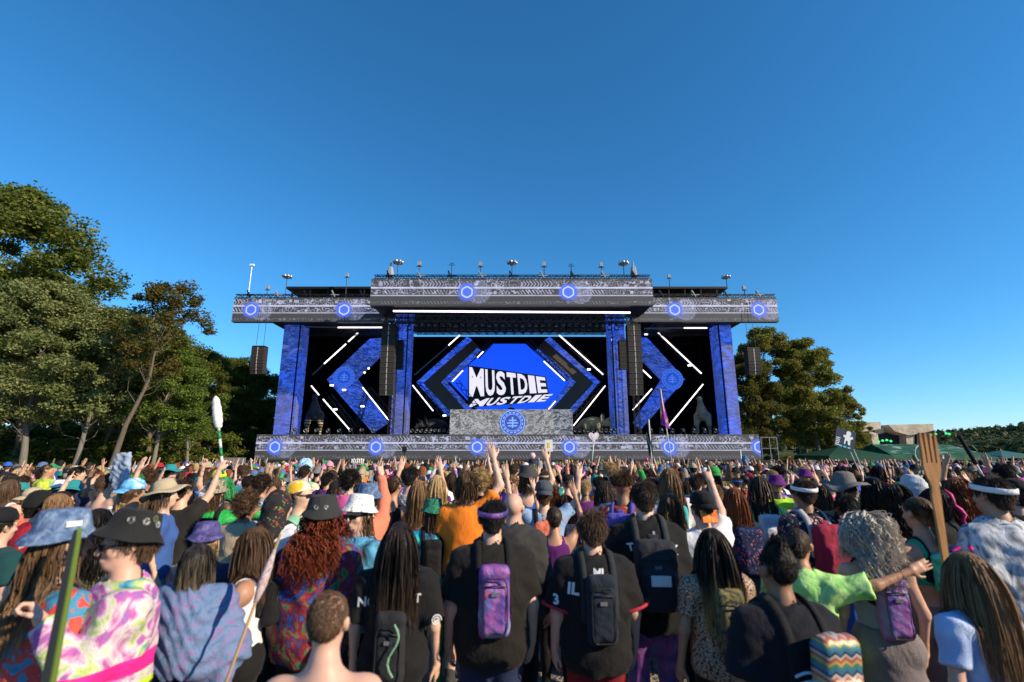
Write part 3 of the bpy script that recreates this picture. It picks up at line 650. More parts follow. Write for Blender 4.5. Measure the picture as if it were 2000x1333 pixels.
p2([(1690,838),(1830,838),(1832,886),(1640,886),(1640,842)], 3, 9, 'dark_shell', plain('stage_shell', (.035,.035,.04), .8))
for px in (1783, 1790, 1797): p2([(px,843),(px+4,843),(px+4,868),(px,868)], -1.4, -.6, 'speaker_stack', BLACK)
for k, (px, py) in enumerate(((1716,863),(1724,861),(1732,860),(1740,862),(1820,850),(1827,848),(1848,847),(1854,848))):
    p = at(px, py, Y2-4); o = MB().lathe([(.001,-.3),(.3,-.2),(.35,.1),(.001,.35)], 7).build('green_lamp', emat('green_lamp', (.05,.8,.25), 1.0), loc=tuple(p)); tag(o, 'small green glowing lamp at the distant second stage', 'lamp', 'green lamps of the second stage')
def tent(px0, px1, pe, pt, Y, col, label, ridge=False):
    a, b = at(px0, pe, Y), at(px1, pe, Y); cx = (a[0]+b[0])/2; hw = (b[0]-a[0])/2; ze = a[2]; zt_ = at(px0, pt, Y)[2]; D = hw if not ridge else 4.0
    r = tag(empty('tent', (cx, Y, 0)), label, 'tent', 'tents beyond the crowd')
    cm = NT('tent_cloth', .7); n = cm.noise(cm.co('Object'), .5, 4); cm.col(cm.mix(n, tuple(k*.4 for k in col), tuple(k*.65 for k in col)))
    mb = MB(); rw = hw*.82 if ridge else .08; V = [(-hw,-D,ze),(hw,-D,ze),(hw,D,ze),(-hw,D,ze),(-rw,0,zt_),(rw,0,zt_)]
    mb.add(V, [(0,1,5,4),(1,2,5),(2,3,4,5),(3,0,4)]); mb.build('canopy', cm.m, r)
    mb = MB(); mb.box((-hw,-D-.01,ze-.5),(hw,-D+.01,ze)); mb.box((hw-.01,-D+.02,ze-.5),(hw+.01,D,ze)); mb.box((-hw-.01,-D+.02,ze-.5),(-hw+.01,D,ze)); mb.build('valance', cm.m, r)
    for x in (-hw+.05, hw-.05):
        for y in (-D+.05, D-.05): MB().tube([(x,y,0),(x,y,ze)], .04, 6).build('pole', STEEL, r)
    return r, hw, D, ze
tent(1582, 1700, 890, 873, 55, (.012,.10,.05), 'dark green peaked tent beside the maples')
rt, hw, D, ze = tent(1690, 1868, 889, 868, 58, (.02,.16,.07), 'long green canopy with pale airbrushed panels and a white ring', True)
for o_ in rt.children:
    if o_.name.startswith(('canopy', 'valance')):
        q = NT('airbrushed_canopy', .7); n = q.noise(q.co('Object', (.55,1,.25)), 1.2, 3, .5, .6); q.col(q.ramp(n, [(.40,(.008,.055,.03)),(.54,(.02,.11,.055)),(.68,(.25,.32,.27))])); o_.material_slots[0].link = 'OBJECT'; o_.material_slots[0].material = q.m
mb = MB(); mb.tube([(1.2*math.cos(a), 0, 1.1*math.sin(a)) for a in np.linspace(0, 2*math.pi, 28)], .05, 5, False); mb.build('white_ring', plain('white_cloth', (.75,.75,.75), .8), rt, loc=(-1.6, -D-.1, ze+.1))
tent(1872, 1925, 893, 884, 85, (.02,.13,.10), 'far small green tent near the wooded ridge')
tent(1925, 1990, 890, 880, 100, (.05,.22,.20), 'far pale teal tent near the wooded ridge')
# lorry-like lighting cart at the woods end of the stage
c = at(468, 905, YB-.5); cart = tag(empty('barrier_stand', (c[0], YB-1.2, 0)), 'slanted grey metal barrier stand at the woods end of the stage', 'barrier')
MB().box((-1.0,0,1.0),(.8,.1,1.75)).build('panel', plain('galvanised', (.32,.33,.33), .5, .5, .5), cart)
for s in (-.9, .7): MB().bar((s,.05,0),(s,.05,1.75),.08).build('leg', STEEL, cart)
c = at(130, 905, 36); sh = tag(empty('picnic_shelter', (c[0], 36, 0)), 'small open shelter with tan roof at the edge of the woods', 'shelter')
MB().add([(-1.8,-1.2,2.35),(1.8,-1.2,2.35),(1.8,1.2,2.5),(-1.8,1.2,2.5),(-1.8,-1.2,2.45),(1.8,-1.2,2.45),(1.8,1.2,2.6),(-1.8,1.2,2.6)], [(0,3,2,1),(4,5,6,7),(0,1,5,4),(1,2,6,5),(2,3,7,6),(3,0,4,7)]).build('roof', plain('tan_roof', (.35,.26,.17), .8), sh)
for x in (-1.6, 1.6):
    for y in (-1, 1): MB().box((x-.06,y-.06,0),(x+.06,y+.06,2.38)).build('post', BARK, sh)
# ---------------------------------------------------------------- implicit-surface modelling
def A3(*v): return np.array(v, np.float32)
def d_seg(P, a, b, ra, rb, sy=1.0):
    q = P - a; ba = b - a
    if sy != 1.0: q = q*np.array([1, sy, 1], np.float32); ba = ba*np.array([1, sy, 1], np.float32)
    t = np.clip((q @ ba)/max(1e-9, ba @ ba), 0, 1)
    return np.sqrt(((q - t[..., None]*ba)**2).sum(-1)) - (ra + (rb-ra)*t)
def d_ell(P, c, r):
    q = (P - c)/r; k0 = np.sqrt((q**2).sum(-1)) + 1e-6; k1 = np.sqrt(((q/r)**2).sum(-1)) + 1e-6
    return k0*(k0-1)/k1
def d_box(P, c, h, rd):
    q = np.abs(P - c) - (h - rd); return np.sqrt((np.maximum(q, 0)**2).sum(-1)) + np.minimum(q.max(-1), 0) - rd
class S:
    """list of smooth-blended primitives, then cuts"""
    def __init__(s): s.p = []; s.cut = []; s.disp = None
    def seg(s, a, b, ra, rb=None, k=.03, sy=1.0, plane=None):
        rb = ra if rb is None else rb; a, b = A3(*a), A3(*b); m = max(ra, rb)+.02
        s.p.append((lambda P: d_seg(P, a, b, ra, rb, sy) if plane is None else np.maximum(d_seg(P, a, b, ra, rb, sy), (P-A3(*plane[0])) @ A3(*plane[1])), np.minimum(a, b)-m, np.maximum(a, b)+m, k)); return s
    def ell(s, c, r, k=.03): c, r = A3(*c), A3(*r); s.p.append((lambda P: d_ell(P, c, r), c-r-.02, c+r+.02, k)); return s
    def box(s, c, h, rd, k=.01): c, h = A3(*c), A3(*h); s.p.append((lambda P: d_box(P, c, h, rd), c-h-.02, c+h+.02, k)); return s
    def sub(s, f, k=.01): s.cut.append((f, k)); return s
    def val(s, P, D=None):
        D = np.full(P.shape[:-1], .5, np.float32)
        for f, lo, hi, k in s.p:
            d = f(P); h = np.maximum(k-np.abs(D-d), 0)/k; D = np.minimum(D, d)-h*h*k*.25
        for f, k in s.cut: D = np.maximum(D, f(P))
        if s.disp is not None: D = D + s.disp(P)
        return D
    def mesh(s, xs, ys, zs):
        xs, ys, zs = [np.asarray(v, np.float32) for v in (xs, ys, zs)]
        D = np.full((len(xs), len(ys), len(zs)), .5, np.float32)
        def rng(v, lo, hi): return max(0, np.searchsorted(v, lo)-1), min(len(v), np.searchsorted(v, hi)+2)
        for f, lo, hi, k in s.p:
            m = k+.03; i0, i1 = rng(xs, lo[0]-m, hi[0]+m); j0, j1 = rng(ys, lo[1]-m, hi[1]+m); k0, k1 = rng(zs, lo[2]-m, hi[2]+m)
            if i1 <= i0 or j1 <= j0 or k1 <= k0: continue
            P = np.stack(np.meshgrid(xs[i0:i1], ys[j0:j1], zs[k0:k1], indexing='ij'), -1); d = f(P); Ds = D[i0:i1, j0:j1, k0:k1]
            h = np.maximum(k-np.abs(Ds-d), 0)/k; D[i0:i1, j0:j1, k0:k1] = np.minimum(Ds, d)-h*h*k*.25
        if s.cut or s.disp is not None:
            P = np.stack(np.meshgrid(xs, ys, zs, indexing='ij'), -1); nr = D < .12
            Q = P[nr]; d = D[nr]
            for f, k in s.cut: d = np.maximum(d, f(Q))
            if s.disp is not None: d = d + s.disp(Q)
            D[nr] = d
        D[0] = D[-1] = .5; D[:, 0] = D[:, -1] = .5; D[:, :, 0] = D[:, :, -1] = .5
        return nets(D, xs, ys, zs)
def nets(D, xs, ys, zs):
    sg = D < 0; n = [k-1 for k in D.shape]
    def cn(A, i, j, k): return A[i:n[0]+i, j:n[1]+j, k:n[2]+k]
    offs = [(i, j, k) for i in (0, 1) for j in (0, 1) for k in (0, 1)]
    cnt = sum(cn(sg, *o).astype(np.int8) for o in offs); act = (cnt > 0) & (cnt < 8)
    I = np.argwhere(act); N = len(I); idx = np.full(act.shape, -1, np.int64); idx[act] = np.arange(N)
    vals = np.stack([cn(D, *o)[act] for o in offs], 1)
    pos = np.stack([np.stack([xs[I[:,0]+o[0]], ys[I[:,1]+o[1]], zs[I[:,2]+o[2]]], -1) for o in offs], 1)
    acc = np.zeros((N, 3)); ct = np.zeros(N)
    for a in range(8):
        for b in range(a+1, 8):
            if sum(x != y for x, y in zip(offs[a], offs[b])) != 1: continue
            va, vb = vals[:, a], vals[:, b]; c = (va < 0) != (vb < 0)
            t = np.where(c, va/np.where(c, va-vb, 1), 0)[:, None]
            acc += np.where(c[:, None], pos[:, a]*(1-t)+pos[:, b]*t, 0); ct += c
    V = (acc/np.maximum(ct, 1)[:, None]).astype(np.float32)
    Fs = []
    for ax in range(3):
        u, v = [(1, 2), (2, 0), (0, 1)][ax]
        s0 = [slice(None)]*3; s1 = [slice(None)]*3; s0[ax] = slice(0, n[ax]); s1[ax] = slice(1, n[ax]+1)
        for q in (u, v): s0[q] = slice(1, n[q]); s1[q] = slice(1, n[q])
        a, b = sg[tuple(s0)], sg[tuple(s1)]; E = np.argwhere(a != b)
        if not len(E): continue
        fl = a[tuple(E.T)]; G = E.copy(); G[:, u] += 1; G[:, v] += 1
        def ix(du, dv): H = G.copy(); H[:, u] += du; H[:, v] += dv; return idx[H[:,0], H[:,1], H[:,2]]
        q = np.stack([ix(-1,-1), ix(0,-1), ix(0,0), ix(-1,0)], 1); q[~fl] = q[~fl][:, ::-1]; Fs.append(q)
    return V, np.concatenate(Fs)
def lin(a, b, st): return np.linspace(a, b, max(3, int(round((b-a)/st))+1))
def graded(parts):
    out = []
    for a, b, st in parts: out += list(lin(a, b, st)[:-1])
    return np.array(out+[parts[-1][1]])
def wr(P, am=.006, f=1.0, ph=0.):
    x, y, z = P[..., 0]*f, P[..., 1]*f, P[..., 2]*f
    a = np.abs(np.sin(11*z+6*np.sin(5*x+ph)+4*y+2*np.sin(13*z))); b = np.abs(np.sin(17*x+9*z+4*np.sin(7*z+ph)))
    return am*(1.1*(a**.7-.6)+.8*(b**.7-.6)+np.sin(31*y-17*z+4*np.sin(11*x))*.3+.25*np.sin(47*z+30*x))
# ---------------------------------------------------------------- bodies
ARMS = {   # elbow and wrist for the right side (mirrored for the left)
 'down': ((.255,-.03,1.13), (.265,.05,.89)), 'up': ((.30,.06,1.63), (.235,.10,1.87)), 'upwide': ((.36,.05,1.58), (.40,.10,1.83)),
 'point': ((.25,.13,1.62), (.24,.22,1.87)), 'bent': ((.265,.0,1.14), (.15,.22,1.22)), 'phone': ((.225,.20,1.30), (.10,.34,1.52)),
 'hip': ((.34,-.08,1.17), (.19,.02,1.03)), 'side': ((.43,.06,1.43), (.62,.20,1.52)), 'drink': ((.23,.12,1.16), (.13,.26,1.38)), 'low': ((.27,.0,1.14), (.23,.20,1.02)),
 'hold': ((.26,.12,1.22), (.22,.32,1.35)), 'totem': ((.23,.10,1.60), (.27,.16,1.86))}
def skeleton(pose):
    r, l = pose; J = {}
    for s, p in ((1, r), (-1, l)):
        e, w_ = ARMS[p]; hi = e[2] > 1.5; J[s] = (np.array([s*(.168 if hi else .182), -.005, 1.425 if hi else 1.375]), np.array([s*e[0], e[1], e[2]]), np.array([s*w_[0], w_[1], w_[2]]))
    return J
BUILD = {'m': dict(ch=.172, wa=.148, hp=.160, nk=.056, ar=1.0, d=.118), 'f': dict(ch=.148, wa=.124, hp=.168, nk=.047, ar=.84, d=.108), 'b': dict(ch=.195, wa=.195, hp=.190, nk=.062, ar=1.15, d=.145)}
def torso(s, B, e=0.0, low=True):
    s.ell((0,0,1.27), (B['ch']+e, B['d']+e, .19+e), .06)
    s.seg((-.13,-.012,1.378), (.13,-.012,1.378), .060+e, None, .07)
    s.seg((0,-.015,1.38), (0,-.012,1.50), .080+e*.7, .054+e*.3, .07)
    s.ell((0,.004,1.11), (B['wa']+e, B['d']*.88+e, .17+e), .08)
    if low: s.ell((0,-.005,.96), (B['hp']+e, B['d']+e, .13+e), .06); s.ell((.075,-.055,.92), (.09+e,.085+e,.09+e), .05); s.ell((-.075,-.055,.92), (.09+e,.085+e,.09+e), .05)
    if B is BUILD['f']: s.ell((.065,.085,1.265), (.062+e,.055+e,.06+e), .03); s.ell((-.065,.085,1.265), (.062+e,.055+e,.06+e), .03)
def legs(s, B, e=0.0, ee=None):
    ee = e if ee is None else ee
    for k in (1, -1):
        s.seg((k*.088,-.005,.90), (k*.10,.012,.50), .092*(B['hp']/.16)+e, .058+ee, .05); s.seg((k*.10,.005,.50), (k*.105,-.025,.10), .056+ee, .040+ee, .04); s.ell((k*.102,-.03,.36), (.052+e,.058+e,.12+e), .04)
def head(s, nk=.056, fem=False):
    s.seg((0,-.012,1.42), (0,.006,1.60), nk, nk*.92, .03)
    s.ell((0,-.010,1.672), (.076,.096,.088), .02); s.ell((0,.030,1.612), (.058,.064,.075 if not fem else .07), .035); s.ell((0,.068,1.562), (.026,.022,.020), .03)
    s.seg((0,.094,1.652), (0,.116,1.618), .008, .0135, .012); s.seg((-.034,.084,1.670), (.034,.084,1.670), .011, None, .02)
    s.seg((-.016,.094,1.584), (.016,.094,1.584), .0085, None, .01); s.ell((.045,.062,1.622), (.022,.022,.02), .02); s.ell((-.045,.062,1.622), (.022,.022,.02), .02)
    for k in (1, -1): s.ell((k*.080,-.004,1.640), (.010,.021,.032), .008); s.ell((k*.084,-.012,1.648), (.010,.018,.022), .006)
def hand_mesh(kind, side, wrist, elbow, facing=(0,1,0), fine=True):
    """palm with five unequal bent fingers, joined onto the forearm"""
    fw = np.array(wrist)-np.array(elbow); fw /= np.linalg.norm(fw); nrm = np.array(facing, float); nrm -= fw*(nrm @ fw)
    if np.linalg.norm(nrm) < .1: nrm = np.array([1,0,0])-fw*fw[0]
    nrm /= np.linalg.norm(nrm); 
    if (kind, fine) not in _HC:
        s = S(); s.seg((0,0,-.06), (0,0,.01), .025, .026, .02); s.seg((-.020,0,.025), (-.024,.002,.082), .016, .0135, .02); s.seg((.018,0,.025), (.022,.002,.085), .017, .0135, .02); s.seg((0,0,.02), (0,.0,.085), .018, .014, .02)
        curl = {'open': .12, 'relax': .55, 'fist': 1.45, 'point': 1.45, 'horns': 1.45}[kind]
        for i, (x, L) in enumerate(((.028,.072),(.0095,.08),(-.0095,.074),(-.027,.058))):
            c = curl
            if kind == 'point' and i == 0: c = .05
            if kind == 'horns' and i in (0, 3): c = .05
            p = np.array([x, 0, .088]); a = 0.; spread = (x*1.6 if kind == 'open' else x*.3)
            for j, fr in enumerate((.45,.32,.23)):
                a += c*(.6 if j == 0 else .75); q = p+L*fr*np.array([spread, math.sin(a), math.cos(a)]); s.seg(p, q, .0092-.0009*j, .0085-.0009*j, .004); p = q
        b = np.array([.03, .004, .022]); 
        if kind in ('fist','point','horns'): s.seg(b, b+A3(.012,.022,.03), .0115, .010, .012); s.seg(b+A3(.012,.022,.03), b+A3(-.008,.036,.052), .010, .0085, .006)
        else: s.seg(b, b+A3(.026,.010,.03), .0115, .0105, .012); s.seg(b+A3(.026,.010,.03), b+A3(.036,.016,.06), .0095, .008, .006)
        q = 1 if fine else 1.55; _HC[(kind, fine)] = s.mesh(lin(-.07,.10,.0066*q), lin(-.05,.09,.0066*q), lin(-.09,.20,.0075*q))
    V, F = _HC[(kind, fine)]; V = V.copy(); V[:, 0] *= side
    F2 = F if side > 0 else F[:, ::-1]
    lat = np.cross(nrm, fw); M = np.stack([-lat, nrm, fw], 0)
    if np.linalg.det(M) < 0: M[0] *= -1
    return (V @ M + np.array(wrist)).astype(np.float32), F2
_HC = {}; _MC2 = {}
def cached(key, fn):
    if key not in _MC2: _MC2[key] = fn()
    return _MC2[key]
HANDK = {'up': 'open', 'upwide': 'open', 'point': 'point', 'totem': 'fist', 'hold': 'fist', 'phone': 'fist', 'drink': 'fist', 'bent': 'relax', 'down': 'relax', 'hip': 'relax', 'side': 'open', 'low': 'relax'}
def grid_for(pose, fine=True, full=True):
    J = skeleton(pose); xm = max(abs(J[1][2][0]), abs(J[1][1][0]))+.1; xn = max(abs(J[-1][2][0]), abs(J[-1][1][0]))+.1
    zt_ = max(1.80, max(J[k][2][2] for k in J)+.06); ym = max(.22, max(J[k][i][1] for k in J for i in (1, 2))+.08)
    h = .0090 if fine else .017; c = .023 if fine else .033
    xs = graded([(-xn, -.105, c), (-.105, .105, h), (.105, xm, c)]); ys = graded([(-.24, -.12, c), (-.12, .14, h*1.1), (.14, max(.24, ym), c)])
    zs = graded([(-.02, 1.50, c), (1.50, 1.79, h), (1.79, max(1.83, zt_), c)]); return xs, ys, zs
def body_sdf(b, pose, with_head=True):
    B = BUILD[b]; J = skeleton(pose); s = S(); torso(s, B)
    legs(s, B)
    for k in (1, -1): s.seg((k*.105,-.05,.045), (k*.12,.14,.035), .045, .036, .03)
    for k in J:
        sh, el, wr_ = J[k]; a = B['ar']; s.seg(sh, el, .054*a, .042*a, .045); s.seg(el, wr_, .041*a, .027*a, .02); s.ell(sh, (.062*a,.060*a,.062*a), .05)
    if with_head: head(s, B['nk'], b == 'f')
    return s
def body_mesh(b, pose, fine=True):
    def fn():
        s = body_sdf(b, pose); V, F = s.mesh(*grid_for(pose, fine)); J = skeleton(pose)
        Vs, Fs = [V], [F]; n = len(V)
        for k in J:
            kd = HANDK[pose[0] if k > 0 else pose[1]]; fc = (0, 1, 0) if kd != 'relax' else (-k, .3, 0)
            hv, hf = hand_mesh(kd, k, J[k][2], J[k][1], fc, fine); Vs.append(hv); Fs.append(hf+n); n += len(hv)
        return mesh(np.concatenate(Vs), np.concatenate(Fs), True)
    return cached(('body', b, pose, fine), fn)
GAR = {}
def top_sdf(kind, b, pose):
    B = BUILD[b]; J = skeleton(pose); s = S()
    e = {'tee': .020, 'jersey': .030, 'hoodie': .040, 'tank': .009, 'bra': .008, 'long': .022}[kind]
    torso(s, B, e, low=kind not in ('bra',))
    if kind in ('tee', 'jersey', 'hoodie', 'long'):
        s.seg((0,-.005,1.30), (0,-.005,.93), B['ch']+e-.005, max(B['hp'], B['wa'])+e+.014, .06, sy=1.38 if B is not BUILD['b'] else 1.16)
        for k in J:
            sh, el, w_ = J[k]; sl = {'tee': .68, 'jersey': .86, 'hoodie': 1, 'long': 1}[kind]; g = {'tee': .014, 'jersey': .027, 'hoodie': .026, 'long': .012}[kind]
            d = (el-sh)/np.linalg.norm(el-sh); q = sh+(el-sh)*sl
            if sl < 1: s.seg(sh, q+d*.08, .062*B['ar']+g, .060*B['ar']+g*1.35, .045, plane=(q, d))
            else:
                d2 = (w_-el)/np.linalg.norm(w_-el); s.seg(sh, el, .060+g, .052+g, .045); s.seg(el, w_+d2*.04, .050+g, .036+g*.9, .03, plane=(w_, d2))
            s.ell(sh, (.066+g,)*3, .05)
    hem = {'tee': .86, 'jersey': .80, 'hoodie': .82, 'tank': .98, 'bra': 1.19, 'long': .88}[kind]
    s.sub(lambda P: hem+.012*np.sin(P[..., 0]*14+P[..., 1]*9)-P[..., 2])
    if kind == 'bra': s.sub(lambda P: P[..., 2]-np.where(np.abs(np.abs(P[..., 0])-.09) < .022, 1.6, 1.345))
    if kind == 'tank': s.sub(lambda P: P[..., 2]-np.where((np.abs(np.abs(P[..., 0])-.092) < .032), 1.6, 1.40)); s.sub(lambda P: np.abs(P[..., 0])-.155-.12*np.clip(1.30-P[..., 2], 0, 1)*2)
    nk = A3(0, -.012, 1.42); nk2 = A3(0, .02, 1.62); s.sub(lambda P: -d_seg(P, nk, nk2, B['nk']+.018, B['nk']+.03))
    am = {'tee': .0062, 'jersey': .0085, 'hoodie': .010, 'long': .005, 'tank': .002, 'bra': .001}[kind]
    ph = {'m': .3, 'f': 1.7, 'b': 2.9}[b]
    s.disp = lambda P: wr(P, am, 1.0, ph); return s
def top_mesh(kind, b, pose, fine=True):
    def fn():
        s = top_sdf(kind, b, pose); J = skeleton(pose); c = .016 if fine else .028
        xm = max(abs(J[k][i][0]) for k in J for i in (1, 2))+.12; zt_ = max(1.62, max(J[k][i][2] for k in J for i in (1, 2))+.08); ym = max(.26, max(J[k][i][1] for k in J for i in (1, 2))+.1)
        return mesh(*s.mesh(lin(-xm, xm, c), lin(-.30, ym, c), lin(.76, zt_, c)), True)
    return cached(('top', kind, b, pose, fine), fn)
def bottom_mesh(kind, b, fine=True):
    def fn():
        B = BUILD[b]; s = S(); e = {'trousers': .020, 'shorts': .018, 'leggings': .006, 'briefs': .006, 'skirt': .03}[kind]
        s.ell((0,-.005,.96), (B['hp']+e, B['d']+e, .12+e), .05); s.ell((.075,-.055,.92), (.09+e,.085+e,.09+e), .05); s.ell((-.075,-.055,.92), (.09+e,.085+e,.09+e), .05)
        if kind == 'skirt': s.seg((0,0,.98), (0,0,.50), .16, .26, .05, sy=1.15)
        else: legs(s, B, e, e+.012 if kind == 'trousers' else e)
        lo = {'trousers': .05, 'shorts': .50, 'leggings': .10, 'briefs': .84, 'skirt': .52}[kind]
        s.sub(lambda P: np.maximum(P[..., 2]-1.06, lo-P[..., 2]))
        if kind == 'briefs': s.sub(lambda P: .84+np.abs(P[..., 0])*.75-P[..., 2])
        am = .005 if kind != 'leggings' else .001; s.disp = lambda P: wr(P, am, 1.2, 1.)
        c = .02 if fine else .032; return mesh(*s.mesh(lin(-.34,.34,c), lin(-.30,.26,c), lin(-.02,1.12,c)), True)
    return cached(('bot', kind, b, fine), fn)
def shoe_mesh():
    def fn():
        s = S()
        for k in (1, -1):
            s.seg((k*.105,-.06,.050), (k*.122,.16,.042), .050, .042, .02); s.seg((k*.105,-.04,.06), (k*.105,-.03,.13), .046, .044, .02)
        s.sub(lambda P: .004-P[..., 2]); return mesh(*s.mesh(lin(-.2,.2,.02), lin(-.16,.24,.02), lin(-.03,.2,.016)), True)
    return cached('shoe', fn)
# ---------------------------------------------------------------- hair
def hairline(P, drop=0.0): return (1.735+(P[..., 1]-.088)*(1.02+drop)-P[..., 2])*.68
def tubes(X, R, r, sides=3, flat=.75):
    """X: m, k, 3 paths; R: m, k radii -> thin tapered locks"""
    m, k, _ = X.shape; T = np.gradient(X, axis=1); T /= np.linalg.norm(T, axis=2)[..., None]+1e-9
    U = np.cross(T, np.array([.3,.2,1.0])+r.normal(0, .25, (m,1,3))); U /= np.linalg.norm(U, axis=2)[..., None]+1e-9; W = np.cross(T, U)
    ring = np.stack([X+R[..., None]*(U*math.cos(a)+W*math.sin(a)*flat) for a in np.arange(sides)*2*math.pi/sides], 2); V = ring.reshape(-1, 3)
    base = (np.arange(m)[:, None]*k+np.arange(k-1)[None, :])*sides
    if sides == 2: return V, np.stack([base, base+1, base+3, base+2], -1).reshape(-1, 4)
    F = np.concatenate([np.stack([base+a, base+(a+1) % sides, base+sides+(a+1) % sides, base+sides+a], -1).reshape(-1, 4) for a in range(sides)]); return V, F
def scalp(r, n, hatted, drop=.12, low=1.565):
    d = r.normal(0, 1, (n*3, 3)); d /= np.linalg.norm(d, axis=1)[:, None]; p = np.array([0,-.012,1.675])+d*np.array([.077,.097,.088]); nape = (p[:,1] < -.03) & (p[:,2] < 1.64)
    p[nape, 1] = np.minimum(p[nape, 1], -.055)
    ok = (hairline(p, drop) < 0) & (p[:,2] > low) & ~((np.abs(p[:,0]) > .06) & (p[:,2] < 1.672) & (p[:,1] > -.028))
    if hatted: ok &= p[:,2] < 1.70
    return p[ok][:n], d[ok][:n]
def capmesh(t, hatted, drop=.12, low=1.565, st=.008):
    s = S(); s.ell((0,-.012,1.676), (.077+t, .097+t, .089+t), .02); s.seg((0,-.055,1.66), (0,-.060,low+.02), .056+t, .044+t, .03); s.sub(lambda P: hairline(P, drop)); s.sub(lambda P: low-P[..., 2])
    if hatted: s.sub(lambda P: P[..., 2]-1.715)
    ear = [A3(k*.088, .002, 1.632) for k in (1, -1)]; s.sub(lambda P: -np.minimum(d_ell(P, ear[0], A3(.03,.03,.045)), d_ell(P, ear[1], A3(.03,.03,.045))))
    return s.mesh(lin(-.10,.10,st), lin(-.14,.12,st), lin(low-.04,1.79,st))
def short_hair(kind, hatted=False):
    def fn():
        r = np.random.RandomState(len(kind)*7); n, L, rad, lift, low = {'short': (1500,.046,.0027,.34,1.565), 'buzz': (4200,.012,.0019,.6,1.548), 'shaggy': (1400,.060,.0032,.42,1.555), 'top': (1200,.075,.0036,.7,1.66), 'afro': (1500,.085,.0042,1.0,1.58)}[kind]
        p, d = scalp(r, n if not hatted else n//2, hatted, .12, low); m = len(p); L = L*r.uniform(.65, 1.25, (m,1))*(np.clip((p[:,2:3]-low)/.06, .25, 1) if kind != 'afro' else 1)
        if kind == 'buzz':
            kp = r.uniform(0,1,m) < np.clip((p[:,2]-low)/.05, 0, 1)*np.clip(-hairline(p, .12)/.012+.15, 0, 1); p, d, L = p[kp], d[kp], L[kp]; m = len(p)
        g = np.array([0,-.25,-1.0])-d*(d @ np.array([0,-.25,-1.0]))[:, None]; sw = np.cross(d, [0,0,1])*.55; g = g/(np.linalg.norm(g, axis=1)[:, None]+1e-6)+sw*.5+r.normal(0, .14, (m,3)); fw = p[:,1:2] > -.02; g = np.where(fw & (p[:,2:3] > 1.72), g*.4+np.array([.5,.5,.1]), g)
        v = d*lift+g*(1-lift*.5); v /= np.linalg.norm(v, axis=1)[:, None]; k = 4; path = [p]
        for i in range(k-1): p = p+v*L/(k-1); v = v+np.array([0,-.05,-.30])*(0 if kind == 'afro' else 1)+(r.normal(0,.16,(m,3)) if kind == 'shaggy' else 0)+(r.normal(0,.5,(m,3)) if kind == 'afro' else 0); v /= np.linalg.norm(v, axis=1)[:, None]; path.append(p)
        X = np.stack(path, 1); R_ = rad*r.uniform(.7,1.3,(m,1))*np.linspace(1,.35,k)[None, :]; V, F = tubes(X, R_, r); cv, cf = capmesh({'buzz': .0008, 'afro': .03, 'shaggy': .004, 'short': .002, 'top': .002}[kind], hatted, .12, low)
        if kind == 'buzz': return mesh(V, F, True)
        return mesh(np.concatenate([V, cv]), np.concatenate([F, cf+len(V)]), True)
    return cached(('hair', kind, hatted), fn)
